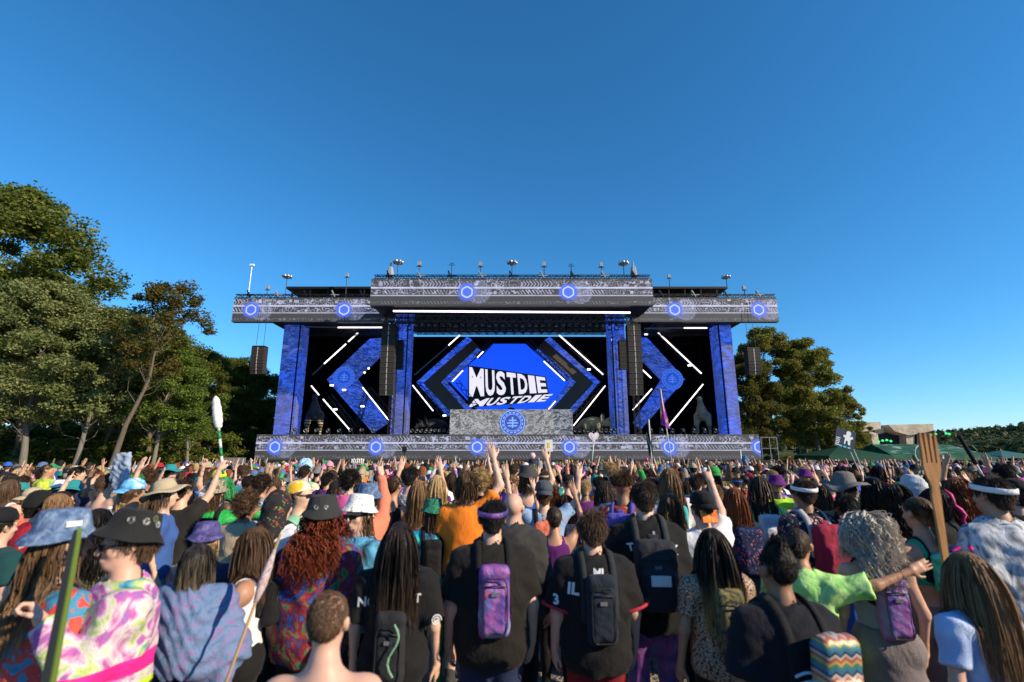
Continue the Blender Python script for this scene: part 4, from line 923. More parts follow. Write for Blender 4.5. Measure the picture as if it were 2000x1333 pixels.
def strand_hair(key, n=520, length=.5, rad=.0036, curl=0., spread=.012, front=2.3, seed=1, b='f', top='tee', pose=('down','down'), tie=None, wave=.008, hatted=False, st=10, drift=0.):
    """locks grown from the scalp, falling under gravity and pushed outside head, shoulders and shirt"""
    def fn():
        r = np.random.RandomState(seed); col = top_sdf(top, b, pose); col.disp = None; hd = S(); head(hd, BUILD[b]['nk'], b == 'f')
        rib = rad < .008; n_ = int(n*(1.9 if rib else .9)); p, d = scalp(r, n_ if not hatted else int(n_*.6), hatted, .02, 1.58); m = len(p); L = length*r.uniform(.72, 1.05, m); ds = (L/st)[:, None]
        g0 = np.array([0,-.15,-1.0]); v = g0-d*(d @ g0)[:, None]; v = v/(np.linalg.norm(v, axis=1)[:, None]+1e-6); crown = np.clip((p[:,2:3]-1.70)/.06, 0, 1)
        v = v+d*.12+np.array([0,-.5,0])*crown*np.abs(r.normal(.6,.3,(m,1)))+np.stack([np.sign(p[:,0])*.35, 0*p[:,0], 0*p[:,0]], 1)*crown; v /= np.linalg.norm(v, axis=1)[:, None]
        off = r.uniform(.005, max(.011, spread), m); p = p+d*.003; path = [p.copy()]
        for k in range(st):
            v = v*.62+np.array([drift,-.06 if k < 5 else 0.02,-1.0])*.38; v /= np.linalg.norm(v, axis=1)[:, None]; p = p+v*ds
            if tie is not None and k < 5: p = p+(np.array(tie)-p)*(.14+.18*k)
            for it in range(2):
                q = p.astype(np.float32); D = np.minimum(col.val(q), hd.val(q)); h = .006; o_ = off*min(1, .6+k*.2)
                g = np.stack([np.minimum(col.val(q+A3(*e)), hd.val(q+A3(*e)))-D for e in ((h,0,0),(0,h,0),(0,0,h))], 1); g /= np.linalg.norm(g, axis=1)[:, None]+1e-6
                p = p+g*np.maximum(0, o_-D)[:, None]
            path.append(p.copy())
        X = np.stack(path, 1); tt = np.linspace(0, 1, st+1)[None, :]; grp = r.randint(0, 90, m); gp = r.uniform(0, 6.28, 90)[grp][:, None]
        if curl > 0:
            ph = gp+r.normal(0,.5,(m,1)); fq = r.uniform(17, 23, (m,1))*length/.45; am = curl*np.minimum(1, tt*4+.15); X = X+np.stack([am*np.cos(ph+fq*tt), am*np.sin(ph+fq*tt), am*.4*np.sin(ph*2+fq*tt)], -1)
        X = X+np.stack([wave*np.sin(gp+7*tt)*tt, wave*np.cos(gp*1.7+6*tt)*tt, 0*tt+0*gp], -1)+np.stack([r.normal(0,.004,(m,1))*tt, r.normal(0,.004,(m,1))*tt, 0*tt+0*gp], -1)
        R_ = rad*r.uniform(.6, 1.3, (m,1))*(1-.8*tt**2.5)*(.80 if rib else 1); V, F = tubes(X, R_, r, 2 if rib else 3); cv, cf = capmesh(.002, hatted, .02, 1.57); return mesh(np.concatenate([V, cv]), np.concatenate([F, cf+len(V)]), True)
    return cached(('strand', key, hatted), fn)
# ---------------------------------------------------------------- head gear and bags
def lathe_np(prof, n=28, sy=1.14, wob=0., seed=0, ztilt=0.):
    mb = MB(); mb.lathe(prof, n, (0,0,0), sy); V = np.array(mb.V); r = np.linalg.norm(V[:, :2], axis=1); a = np.arctan2(V[:,1], V[:,0])
    V[:, 2] += wob*(np.sin(2*a+seed)*.6+np.sin(3*a+seed*2)*.5)*np.clip((r-.085)/.07, 0, 1); V[:, 2] += .10*wob/.02*.05*np.sin(a*5+seed)*np.clip((r-.1)/.05, 0, 1)
    return mesh(V, np.array(mb.F), True)
def hat_mesh(kind):
    def fn():
        if kind == 'bucket': return lathe_np([(.001,.088),(.05,.087),(.078,.083),(.084,.076),(.093,.04),(.102,.0),(.106,-.006),(.120,-.020),(.135,-.040),(.138,-.044),(.134,-.045),(.118,-.028),(.103,-.016),(.097,0)], 30, 1.10, .012, 1)
        if kind == 'sun': return lathe_np([(.001,.10),(.05,.095),(.08,.078),(.094,.03),(.101,.0),(.12,-.004),(.17,-.014),(.20,-.03),(.198,-.034),(.15,-.02),(.105,-.012),(.097,0)], 32, 1.08, .035, 2.2)
        if kind == 'beanie': return lathe_np([(.001,.118),(.04,.112),(.075,.085),(.096,.03),(.101,-.01),(.104,-.03),(.105,-.05),(.100,-.05)], 24, 1.16)
        if kind == 'band': return lathe_np([(.094,.012),(.100,.010),(.101,-.018),(.095,-.022),(.093,0),(.094,.012)], 26, 1.19, .0)
        if kind in ('cap', 'capback'):
            mb = MB(); mb.lathe([(.001,.098),(.04,.094),(.075,.072),(.094,.03),(.099,-.012),(.095,-.014)], 24, (0,0,0), 1.17)
            n = 9; sg = 1 if kind == 'cap' else -1; P = []
            for row, (rr_, dz) in enumerate(((.098,-.004),(.155,-.022),(.182,-.036))):
                for k in range(n):
                    a = math.radians(-52+104*k/(n-1)); wv = (1-abs(a)/1.4*.55) if row else 1
                    x, y = .098*math.sin(a)*(1.0 if row == 0 else .96), .115*math.cos(a)+(rr_-.098)*wv; P.append((x*1.0, sg*y, dz-.22*x*x*8))
            Q = [(x, y, z-.005) for x, y, z in P]; F = [(i*n+k, i*n+k+1, (i+1)*n+k+1, (i+1)*n+k) for i in range(2) for k in range(n-1)]; m3 = 3*n
            mb.add(P+Q, F+[tuple(q+m3 for q in f[::-1]) for f in F]+[(2*n+k, 2*n+k+1, m3+2*n+k+1, m3+2*n+k) for k in range(n-1)]); return mb.mesh(True)
        if kind == 'bandana':
            s = S(); s.ell((0,-.014,-.005), (.090,.112,.096), .02); s.seg((0,-.10,-.04), (.02,-.14,-.10), .022, .012, .03); s.seg((0,-.10,-.04), (-.02,-.135,-.12), .02, .01, .02); s.sub(lambda P: np.where(P[...,1] < -.085, -1., -.02+P[...,1]*.25-P[...,2]))
            return mesh(*s.mesh(lin(-.11,.11,.008), lin(-.17,.12,.008), lin(-.15,.11,.008)), True)
        if kind == 'hood':
            s = S(); s.ell((0,-.02,-.01), (.105,.128,.118), .02); s.seg((0,-.05,-.06), (0,-.07,-.24), .10, .13, .05); s.sub(lambda P: (P[...,1]-.045-.3*(P[...,2]))*.9); s.disp = lambda P: wr(P, .007, 1.6, 2.)
            return mesh(*s.mesh(lin(-.2,.2,.012), lin(-.26,.14,.012), lin(-.30,.13,.012)), True)
    return cached(('hat', kind), fn)
def pack_mesh(kind):
    def fn():
        s = S()
        if kind == 'hydro': s.box((0,-.045,-.02), (.095,.042,.205), .035); s.box((0,-.085,-.06), (.075,.028,.13), .024, .02); s.seg((-.06,-.06,.13), (.06,-.06,.13), .03, None, .02)
        if kind == 'day': s.box((0,-.075,-.03), (.135,.075,.215), .06); s.box((0,-.15,-.10), (.105,.04,.12), .035, .02); s.seg((-.03,-.03,.20), (.03,-.03,.20), .014, None, .01)
        if kind == 'mini': s.box((0,-.05,0), (.10,.05,.14), .04); s.box((0,-.095,-.045), (.075,.028,.07), .024, .015)
        s.disp = lambda P: wr(P, .0035, 2.0, 1.); return mesh(*s.mesh(lin(-.17,.17,.012), lin(-.24,.05,.012), lin(-.28,.25,.012)), True)
    return cached(('pack', kind), fn)
def ray_in(s, o, d, r=.5, gap=.004, n=60):
    """march from o + d*r back to the surface of s"""
    o, d = np.array(o, np.float32), np.array(d, np.float32); t = r
    for k in range(n):
        v = float(s.val((o+d*t)[None].astype(np.float32))[0])-gap
        if v < .001: break
        t -= max(.002, v*.8)
        if t < .02: break
    return o+d*t
def strap_mesh(b, top, pose, x=.088, w=.044):
    def fn():
        s = top_sdf(top, b, pose); s.disp = None; V = []; F = []
        for sd in (1, -1):
            L = []
            for ph in np.linspace(-.75, 3.5, 22):
                rows = []
                for dx in (-w/2, w/2):
                    o = (sd*x+dx, 0, 1.30); dd = (sd*.06, -math.cos(ph), math.sin(ph)); rows.append(ray_in(s, o, np.array(dd)/np.linalg.norm(dd)))
                L.append(rows)
            n0 = len(V)
            for a_, b_ in L:
                nn = np.array([0, (a_[1]+b_[1])/2, (a_[2]+b_[2])/2-1.30]); nn /= np.linalg.norm(nn); V += [a_, b_, b_+nn*.009, a_+nn*.009]
            for k in range(len(L)-1):
                q = n0+4*k
                for i in range(4): F.append((q+i, q+(i+1)%4, q+4+(i+1)%4, q+4+i))
            F += [(n0, n0+3, n0+2, n0+1), tuple(n0+4*(len(L)-1)+i for i in range(4))]
        return mesh(V, F, True)
    return cached(('strap', b, top, pose, x, w), fn)
def back_y(b, top, pose, z=1.25):
    def fn():
        s = top_sdf(top, b, pose); s.disp = None; return float(ray_in(s, (0, 0, z), (0, -1, 0), .5, .0)[1])
    return cached(('backy', b, top, pose, z), fn)
def glasses_mesh():
    def fn():
        mb = MB()
        for k in (1, -1):
            mb.add([(k*.006,.112,1.662),(k*.066,.098,1.664),(k*.062,.100,1.632),(k*.012,.112,1.630),(k*.006,.106,1.662),(k*.066,.092,1.664),(k*.062,.094,1.632),(k*.012,.106,1.630)], [(0,1,2,3),(7,6,5,4),(0,4,5,1),(1,5,6,2),(2,6,7,3),(3,7,4,0)])
            mb.bar((k*.066,.097,1.655), (k*.084,-.01,1.655), .006, .008)
        mb.bar((-.008,.112,1.655),(.008,.112,1.655),.006); return mb.mesh()
    return cached('glasses', fn)
# ---------------------------------------------------------------- materials people wear
def skin(c):
    k = ('skin', c)
    if k in _MC: return _MC[k]
    q = NT('skin', .48, .35); n = q.noise(q.co(), 9, 4); q.col(q.mix(n, tuple(x*.86 for x in c), (min(1,c[0]*1.10), c[1]*1.0, c[2]*.98)))
    q.b.inputs['Subsurface Weight'].default_value = .12; q.b.inputs['Subsurface Radius'].default_value = (.6,.25,.15); q.b.inputs['Subsurface Scale'].default_value = .02
    _MC[k] = q.m; return q.m
SK = [skin((.56,.34,.24)), skin((.62,.40,.29)), skin((.43,.24,.15)), skin((.26,.135,.08)), skin((.13,.065,.04)), skin((.60,.37,.28))]
def vary(q, k=9.0):
    oi = q.n('ObjectInfo'); v = q.n('VectorMath', operation='ADD'); q.set(v.inputs[0], q.co()); q.set(v.inputs[1], q.comb(q.ma('MULTIPLY', oi.outputs['Random'], k), 0.0, q.ma('MULTIPLY', oi.outputs['Random'], k*1.7))); return v.outputs[0]
def folds(q, st=.55): q.bump(q.ma('ADD', q.noise(q.co('Object', (1,1,.55)), 8, 4, .6, 1.2), q.ma('MULTIPLY', q.noise(q.co(), 160, 2), .2)), st, .03)
def cloth(c, rough=.85):
    k = ('cloth', tuple(c), rough)
    if k in _MC: return _MC[k]
    q = NT('cloth', rough, .2); n = q.noise(q.co(), 6, 3); q.col(q.mix(n, tuple(x*.88 for x in c), tuple(min(1,x*1.08) for x in c))); folds(q); q.b.inputs['Sheen Weight'].default_value = .04
    _MC[k] = q.m; return q.m
def dye(name, cols, scale=3.0, dist=1.5, interp='LINEAR', rough=.8, detail=2, sat=None):
    k = ('dye', name)
    if k in _MC: return _MC[k]
    q = NT(name, rough, .25); n = q.noise(vary(q), scale, detail, .5, dist); m = len(cols)
    q.col(q.ramp(n, [(.27+.46*i/max(1, m-1), c) for i, c in enumerate(cols)], interp)); folds(q); _MC[k] = q.m; return q.m
def floral(name, base, cols, scale=12.):
    k = ('floral', name)
    if k in _MC: return _MC[k]
    q = NT(name, .85, .2); v = vary(q); w_ = q.n('VectorMath', operation='ADD'); q.set(w_.inputs[0], v); q.set(w_.inputs[1], q.mix(.5, (0,0,0), q.noise(v, 14, 2, out=1)))
    d = q.voro(w_.outputs[0], scale); cc = q.sep(q.voro(w_.outputs[0], scale, out=1))[0]; m = len(cols)
    fc = q.ramp(cc, [(i/m, c) for i, c in enumerate(cols)], 'CONSTANT'); q.col(q.mix(q.ma('LESS_THAN', d, .36), base, fc)); folds(q); _MC[k] = q.m; return q.m
def galaxy(name='galaxy'):
    k = ('gal', name)
    if k in _MC: return _MC[k]
    q = NT(name, .45, .5); v = vary(q); n = q.noise(v, 5, 5, .6, .6); n2 = q.noise(v, 11, 3)
    c = q.ramp(n, [(.28,(.03,.02,.12)),(.40,(.09,.05,.26)),(.50,(.28,.08,.30)),(.60,(.10,.16,.42)),(.74,(.48,.34,.58))]); c = q.mix(q.ma('GREATER_THAN', n2, .68), c, (.55,.08,.12)); q.col(c); folds(q); _MC[k] = q.m; return q.m
def banded(name, base_cols, bands, scale=3.0):
    """dyed cloth with level bands (z0, z1, colour) sewn round it"""
    k = ('band', name)
    if k in _MC: return _MC[k]
    q = NT(name, .7, .3); c = q.ramp(q.noise(vary(q, 1.0), scale, 3, .55, 1.8), [(.25+.5*i/(len(base_cols)-1), b) for i, b in enumerate(base_cols)]); z = q.sep(q.co())[2]
    for a, b, col in bands: c = q.mix(q.ma('MULTIPLY', q.ma('GREATER_THAN', z, a), q.ma('LESS_THAN', z, b)), c, col)
    q.col(c); folds(q); _MC[k] = q.m; return q.m
def hairm(name, c, c2=None, z0=0, z1=0, rough=.5):
    k = ('hair', name)
    if k in _MC: return _MC[k]
    q = NT('hair_'+name, rough, .22); n = q.noise(q.co('Object', (70,70,7)), 1.0, 3, .6); b = q.mix(n, tuple(x*.55 for x in c), tuple(min(1,x*1.5) for x in c))
    if c2: 
        nn = q.noise(q.co('Object', (30,30,3)), 1.0, 2); f = q.ma('ADD', q.smooth(q.sep(q.co())[2], z1, z0), q.ma('MULTIPLY', q.ma('SUBTRACT', nn, .5), .9), clamp=True); b = q.mix(f, b, q.mix(n, tuple(x*.6 for x in c2), tuple(min(1,x*1.4) for x in c2)))
    q.col(b); q.bump(n, .5, .01); _MC[k] = q.m; return q.m
HB, HDB, HBR, HLB, HBL, HRD, HGR, HAU = hairm('black', (.012,.010,.009)), hairm('dark_brown', (.035,.021,.014)), hairm('brown', (.085,.048,.026)), hairm('light_brown', (.20,.115,.055)), hairm('blond', (.42,.28,.13)), hairm('red', (.16,.035,.014)), hairm('grey', (.56,.51,.45)), hairm('auburn', (.20,.06,.02))
HOMB = hairm('ombre', (.014,.011,.010), (.40,.26,.10), 1.18, 1.50); HTAN = hairm('brown_gold', (.09,.05,.025), (.34,.20,.09), 1.15, 1.55)
HPINK = hairm('hot_pink', (.55,.03,.16)); HGRN = hairm('green', (.05,.32,.10))
BLK = cloth((.009,.009,.010)); WHT = cloth((.72,.72,.74)); GRY = cloth((.16,.16,.165)); CHAR = cloth((.045,.045,.048)); NAVY = cloth((.018,.028,.075)); DENIM = dye('denim', [(.025,.055,.13),(.07,.12,.23),(.14,.21,.34),(.30,.38,.50)], 26, .6, detail=5); RED = cloth((.40,.02,.03)); ORG = cloth((.85,.22,.02))
PURP = cloth((.10,.015,.14)); TEAL = cloth((.02,.22,.24)); GRN = cloth((.03,.28,.06)); LIME = cloth((.42,.75,.04)); PINK = cloth((.75,.12,.33)); HPNK = cloth((.85,.03,.30)); SKYB = cloth((.25,.48,.78)); TAN = cloth((.42,.34,.23)); BLUE = cloth((.03,.12,.50)); YEL = cloth((.80,.60,.04)); CORAL = cloth((.72,.20,.12)); PEACH = cloth((.75,.42,.30)); OLIVE = cloth((.09,.10,.04)); MAROON = cloth((.16,.012,.03))
# ---------------------------------------------------------------- one person
def person(x, y, h, yaw, b='m', pose=('down','down'), top=('tee', BLK), bot=('trousers', BLK), hair=('short', HDB), hat=None, pack=None, sk=None, glasses=False, label='', group=None, fine=True, shoes=CHAR, z=0.0, hat_tilt=0., pack_z=0.):
    pose = tuple(pose); sk = sk or SK[0]; topz = 1.775 if hat is None else {'bucket': 1.810, 'sun': 1.822, 'beanie': 1.837, 'cap': 1.816, 'capback': 1.816, 'bandana': 1.80, 'hood': 1.815, 'band': 1.785}[hat[0]]
    s = h/topz; r = tag(empty('person', (x, y, z), math.radians(yaw), s), label, 'person', group)
    ob('body', body_mesh(b, pose, fine), sk, r)
    tk = 'tee' if top is None else top[0]
    NMT = {'tee': 't_shirt', 'jersey': 'jersey', 'hoodie': 'hooded_top', 'tank': 'tank_top', 'bra': 'bra_top', 'long': 'long_sleeved_top'}
    if top: ob(NMT[top[0]], top_mesh(top[0], b, pose, fine), top[1], r)
    if bot: ob(bot[0], bottom_mesh(bot[0], b, fine), bot[1], r)
    ob('shoes', shoe_mesh(), shoes, r)
    if hair:
        k = hair[0]
        ht_ = hat is not None and hat[0] not in ('band',)
        if k in ('short', 'buzz', 'shaggy', 'top', 'afro'): ob('hair', short_hair(k, ht_), hair[1], r)
        elif k in ('bun', 'topknot'): ob('hair', bun_hair(*{'bun': ((0,-.105,1.625), .034), 'topknot': ((0,-.045,1.778), .027)}[k]), hair[1], r)
        else: ob('hair', strand_hair(k, hatted=ht_, **HAIRS[k]), hair[1], r)
    if hat:
        o = ob('hat' if hat[0] not in ('band','bandana','hood') else {'band': 'headband', 'bandana': 'bandana', 'hood': 'hood'}[hat[0]], hat_mesh(hat[0]), hat[1], r, (0, -.012, {'band': 1.70, 'bandana': 1.692, 'hood': 1.685}.get(hat[0], 1.718))); o.rotation_euler = (hat_tilt if hat[0] not in ('band',) else .14, 0, 0)
        o.scale = (1.03, 1.03, 1.03)
    if pack:
        zc = (1.23 if pack[0] != 'mini' else 1.27)+pack_z; by = back_y(b, tk, pose); p = ob('backpack', pack_mesh(pack[0]), pack[1], r, (0, by+.015, zc)); p.rotation_euler = (.05, 0, 0)
        st = ob('strap', strap_mesh(b, tk, pose), pack[2] if len(pack) > 2 else BLK, p); st.matrix_parent_inverse = Matrix.Translation((0, by+.015, zc)).inverted(); p.rotation_euler = (0, 0, 0)
    if pack and fine:
        w_, h_, yy = {'hydro': (.072,.155,-.119), 'day': (.105,.16,-.152), 'mini': (.075,.10,-.105)}[pack[0]]
        loop = [(w_*math.copysign(min(1, abs(1.25*math.cos(a))), math.cos(a)), yy+.006, -.04+h_*math.copysign(min(1, abs(1.25*math.sin(a))), math.sin(a))) for a in np.linspace(0, 2*math.pi, 33)]
        MB().tube(loop, .0042, 5, False).build('piping', PIPE, p, True); MB().tube([(-w_*.9, yy+.004, .07), (0, yy-.002, .078), (w_*.9, yy+.004, .07)], .005, 5).build('zip', PIPE, p, True)
        MB().box((-.022, yy-.006, .02), (.022, yy+.012, .04)).build('maker_label', PIPEW, p)
    if glasses: ob('sunglasses', glasses_mesh(), GLASSM, r)
    return r
PIPE = plain('pack_piping', (.02,.02,.022), .5); PIPEW = plain('pack_label', (.13,.13,.14), .6)
GLASSM = plain('dark_lens', (.01,.01,.014), .08, .8)
HAIRS = {
 'long': dict(n=620, length=.46, seed=1), 'longer': dict(n=760, length=.60, seed=2, spread=.016), 'mid': dict(n=520, length=.30, seed=3), 'bob': dict(n=460, length=.20, seed=4),
 'curly': dict(n=640, length=.46, rad=.0038, curl=.012, spread=.040, seed=5), 'bigcurl': dict(n=900, length=.36, rad=.0044, curl=.018, spread=.075, seed=6), 'wavy': dict(n=620, length=.50, curl=.005, spread=.022, seed=7, wave=.02),
 'redcurl': dict(n=900, length=.44, rad=.0045, curl=.020, spread=.085, seed=15, b='b', top='jersey'), 'pony': dict(n=360, length=.46, rad=.0034, tie=(0,-.125,1.69), seed=8), 'longm': dict(n=600, length=.46, curl=.005, spread=.022, seed=11, b='m'), 'braids': dict(n=70, length=.44, rad=.0095, curl=.003, spread=.03, seed=12)}
def bun_hair(c, rd, low=1.57):
    def fn():
        r = np.random.RandomState(3); p, d = scalp(r, 700 if low < 1.6 else 1500, False, .06, low); p = p+d*.004; m = len(p); tgt = np.array(c)+r.normal(0, rd*.5, (m,3)); tt = np.linspace(0, 1, 7)[None,:,None]; mid = (p+tgt)/2; q0 = np.array([0,-.012,1.675]); w_ = mid-q0; rr_ = np.sqrt(((w_/np.array([.084,.104,.096]))**2).sum(1))[:,None]; mid = q0+w_/np.minimum(1, rr_)
        X = (1-tt)**2*p[:,None]+2*tt*(1-tt)*mid[:,None]+tt**2*tgt[:,None]; V, F = tubes(X, .0034*r.uniform(.7,1.3,(m,1))*np.ones((1,7)), r); cv, cf = capmesh(.002, False, .06, low)
        n2 = 150; th = r.uniform(0, 6.28, (n2,1)); ax_ = r.normal(0,1,(n2,3)); ax_ /= np.linalg.norm(ax_,axis=1)[:,None]; u = np.cross(ax_, [.3,.5,.8]); u /= np.linalg.norm(u,axis=1)[:,None]; v = np.cross(ax_,u); aa = th+np.linspace(0,3.4,8)[None,:]
        X2 = np.array(c)+rd*r.uniform(.75,1.1,(n2,1,1))*(u[:,None]*np.cos(aa)[...,None]+v[:,None]*np.sin(aa)[...,None]); V2, F2 = tubes(X2, .0045*np.ones((n2,8)), r)
        if low > 1.6: return mesh(np.concatenate([V, V2]), np.concatenate([F, F2+len(V)]), True)
        return mesh(np.concatenate([V, cv, V2]), np.concatenate([F, cf+len(V), F2+len(V)+len(cv)]), True)
    return cached(('bun', c, low), fn)
def print_on(r, word, b, top, pose, cx, cz, hgt, mat, name='lettering', shear=0., rot=0.):
    """flat print laid on the back of a shirt"""
    me = text_mesh(word, shear); P = np.empty(len(me.vertices)*3, np.float32); me.vertices.foreach_get('co', P); P = P.reshape(-1, 3); lo, hi = P.min(0), P.max(0); k = hgt/(hi[1]-lo[1]); X = (P[:,0]-(lo[0]+hi[0])/2)*k; Z = (P[:,1]-(lo[1]+hi[1])/2)*k
    X, Z = X*math.cos(rot)-Z*math.sin(rot)+cx, X*math.sin(rot)+Z*math.cos(rot)+cz
    s = top_sdf(top, b, tuple(pose)); Q = np.stack([X, np.full(len(X), -.42), Z], 1).astype(np.float32)
    for it in range(40): Q[:,1] += np.clip(s.val(Q)-.005, -.01, .05)*.8
    me.vertices.foreach_set('co', Q.ravel()); me.update(); return ob(name, me, mat, r)
def disc_on(r, loc, rad, n, mat, name, rot=(math.pi/2,0,0), inner=0.):
    mb = MB(); k = 20
    for j in range(k):
        a, b = 2*math.pi*j/k, 2*math.pi*(j+1)/k; mb.add([(inner*math.cos(a),inner*math.sin(a),0),(rad*math.cos(a),rad*math.sin(a),0),(rad*math.cos(b),rad*math.sin(b),0),(inner*math.cos(b),inner*math.sin(b),0)], [(0,1,2,3)])
    o = mb.build(name, mat, r, loc=loc); o.rotation_euler = rot; return o
# ---------------------------------------------------------------- the people who can be told apart
HERO = []; BADGE = dye('badge_grey', [(.06,.06,.06),(.30,.30,.30),(.38,.38,.38)], 60, 1, 'CONSTANT')
def hero(px, py, Y, yaw, label, rel=False, k=None, **kw):
    Y = Y*(k or (1.24 if Y < 4.3 else 1.12)); p = at(px, py, Y); yaw = yaw+(math.degrees(math.atan2(-p[0], Y)) if rel else 0); kw.setdefault('fine', Y < 4.6); r = person(p[0], Y, p[2], yaw, label=label, **kw); HERO.append((p[0], Y)); return r
D2 = ('down','down')
WTXT = cloth((.70,.70,.72))
bald = hero(645, 1152, 1.68, 4, 'shirtless person with close-cropped brown hair and bare shoulders', b='m', top=None, bot=('shorts', NAVY), hair=('buzz', hairm('cropped_brown', (.13,.075,.042))), sk=SK[5])
denim = hero(136, 992, 2.35, -25, 'person in denim bucket hat and red and blue printed shirt, long wavy hair', k=1.08, b='f', pose=D2, top=('tee', dye('red_blue_print', [(.05,.20,.34),(.06,.24,.40),(.62,.07,.06),(.70,.09,.07),(.05,.20,.34)], 15, .8, 'CONSTANT')), bot=('shorts', DENIM), hair=('wavy', HTAN), hat=('bucket', DENIM), sk=SK[1])
def hat_mark(r, deg, z, rad, build):
    """put a small mark on the side of a hat, deg round from the side that faces the viewer"""
    bpy.context.view_layer.update(); v = r.matrix_world.inverted().to_3x3() @ Vector((-r.location.x, -r.location.y, 0)); a = math.atan2(v.y, v.x)+math.radians(deg)
    o = build(); o.location = (rad*math.cos(a), -.012+rad*1.1*math.sin(a), z); o.rotation_euler = (o.rotation_euler[0], 0, a+math.pi/2)
hat_mark(denim, 22, 1.745, .103, lambda: MB().box((-.030,-.003,-.012),(.030,.0,.012)).build('patch', WTXT, denim))
RAINB = [(.03,.05,.16),(.06,.34,.48),(.42,.52,.12),(.66,.58,.60),(.46,.10,.34),(.20,.16,.46),(.62,.40,.58)]
glm = hero(262, 995, 2.55, 95, 'person in black bucket hat with pins and rainbow tie-dye hooded top, head in profile', rel=True, k=1.02, b='m', pose=('bent','drink'), top=('hoodie', banded('rainbow_hoodie', RAINB, [(.955,.985,(.55,.80,.03)),(.985,1.04,(.02,.02,.02)),(1.04,1.07,(.55,.80,.03)),(1.12,1.19,(.80,.02,.25))], 5.0)), bot=('trousers', NAVY), hair=('shaggy', HBR), hat=('bucket', cloth((.016,.016,.017))), glasses=True, sk=SK[5], hat_tilt=.26)
for k, (dg, zz) in enumerate(((-8, .035), (24, .022), (55, .0), (48, .03))):
    hat_mark(glm, dg, 1.735+zz, .1045-zz*.16, lambda: disc_on(glm, (0,0,0), .017, 0, BADGE if k != 3 else OLIVE, 'pin_badge', (math.pi/2-.1, 0, 0), .006))
shawl = hero(392, 1058, 2.5, 14, 'person wrapped in a blue and purple shawl with dark hair and bare thighs', b='f', pose=('bent','bent'), top=('tank', BLK), bot=('briefs', BLK), hair=('mid', hairm('black_streaked', (.018,.016,.018), (.25,.2,.12), 1.3, 1.75)), sk=SK[1])
def shawl_mesh():
    s = S(); B = BUILD['f']; torso(s, B, .028, False); s.seg((-.14,-.01,1.42),(.14,-.01,1.42),.09,None,.06)
    for k in (1,-1): s.seg((k*.17,0,1.41),(k*.275,.0,1.12),.088,.105,.06)
    s.seg((0,-.05,1.36),(.05,-.04,1.14),.18,.22,.06,sy=1.25); s.seg((.235,-.08,1.2),(.25,-.09,.70),.055,.075,.03)
    s.seg((0,-.02,1.46),(0,-.02,1.52),.10,.075,.05)
    s.sub(lambda P: np.where(P[...,0] > .17, .68, 1.03-.35*P[...,0]+.02*np.sin(P[...,0]*30))-P[...,2]); nk = A3(0,0,1.45); nk2 = A3(0,.06,1.65); s.sub(lambda P: -d_seg(P, nk, nk2, .068, .09))
    s.disp = lambda P: .007*np.sin(60*P[...,2]+40*P[...,0]+6*np.sin(14*P[...,0]))+wr(P, .006, 1.3, .4); return mesh(*s.mesh(lin(-.42,.42,.014), lin(-.33,.27,.014), lin(.64,1.60,.014)), True)
ob('shawl', shawl_mesh(), dye('shawl_weave', [(.07,.13,.27),(.11,.19,.34),(.13,.20,.36),(.21,.14,.32),(.13,.22,.38)], 9, 2.5, rough=.75), shawl)
hero(408, 1018, 3.2, 8, 'person in indigo tie-dye bucket hat with short blond hair', b='f', top=('tee', NAVY), hair=('bob', HBL), hat=('bucket', dye('indigo_dye', [(.02,.02,.08),(.07,.06,.20),(.16,.14,.32)], 12)), sk=SK[1])
hero(196, 990, 3.0, 40, 'person with black wavy hair holding up a water bottle', b='f', pose=('phone','down'), top=('tee', cloth((.35,.40,.20))), hair=('wavy', HB), sk=SK[2])
prof = hero(498, 1026, 2.75, 78, 'person with long brown hair in a white top holding a long thin pole', rel=True, b='f', pose=('down','hold'), top=('tank', WHT), bot=('shorts', BLK), hair=('long', HBR), pack=('mini', BLK), sk=SK[2])
hoodp = hero(552, 952, 3.7, -20, 'person in loose white shirt with black floral cloth over the head and patterned backpack', b='b', pose=('bent','bent'), top=('jersey', WHT), hair=('short', HDB), hat=('hood', floral('black_floral_cloth', (.02,.02,.022), [(.20,.07,.02),(.16,.22,.05),(.20,.03,.05),(.02,.02,.022),(.02,.02,.022)], 11)), pack=('day', dye('band_print', [(.02,.02,.025),(.25,.24,.26),(.02,.02,.025)], 24, 2)), sk=SK[1])
ban = hero(590, 934, 3.95, -115, 'person in yellow and cream bandana and dark sunglasses with a pale green scarf', rel=True, b='m', pose=('drink','down'), top=('tee', cloth((.20,.45,.30))), hair=('short', HBR), hat=('bandana', dye('yellow_cream', [(.75,.66,.45),(.78,.45,.03),(.80,.72,.50)], 9, 1, 'CONSTANT')), glasses=True, sk=SK[1])
redh = hero(633, 966, 2.9, 8, 'person with long curly red hair under black bucket hat with two round badges', b='b', top=('jersey', dye('dark_rainbow', [(.015,.03,.12),(.02,.10,.38),(.10,.02,.05),(.30,.03,.04),(.03,.22,.08),(.02,.02,.08)], 7, 2)), hair=('redcurl', HRD), hat=('bucket', cloth((.03,.03,.031))), sk=SK[5])
for k in (-1, 1): hat_mark(redh, k*17-4, 1.738, .1045, lambda: disc_on(redh, (0,0,0), .0165, 0, BADGE, 'round_badge', (math.pi/2-.1, 0, 0), .006))
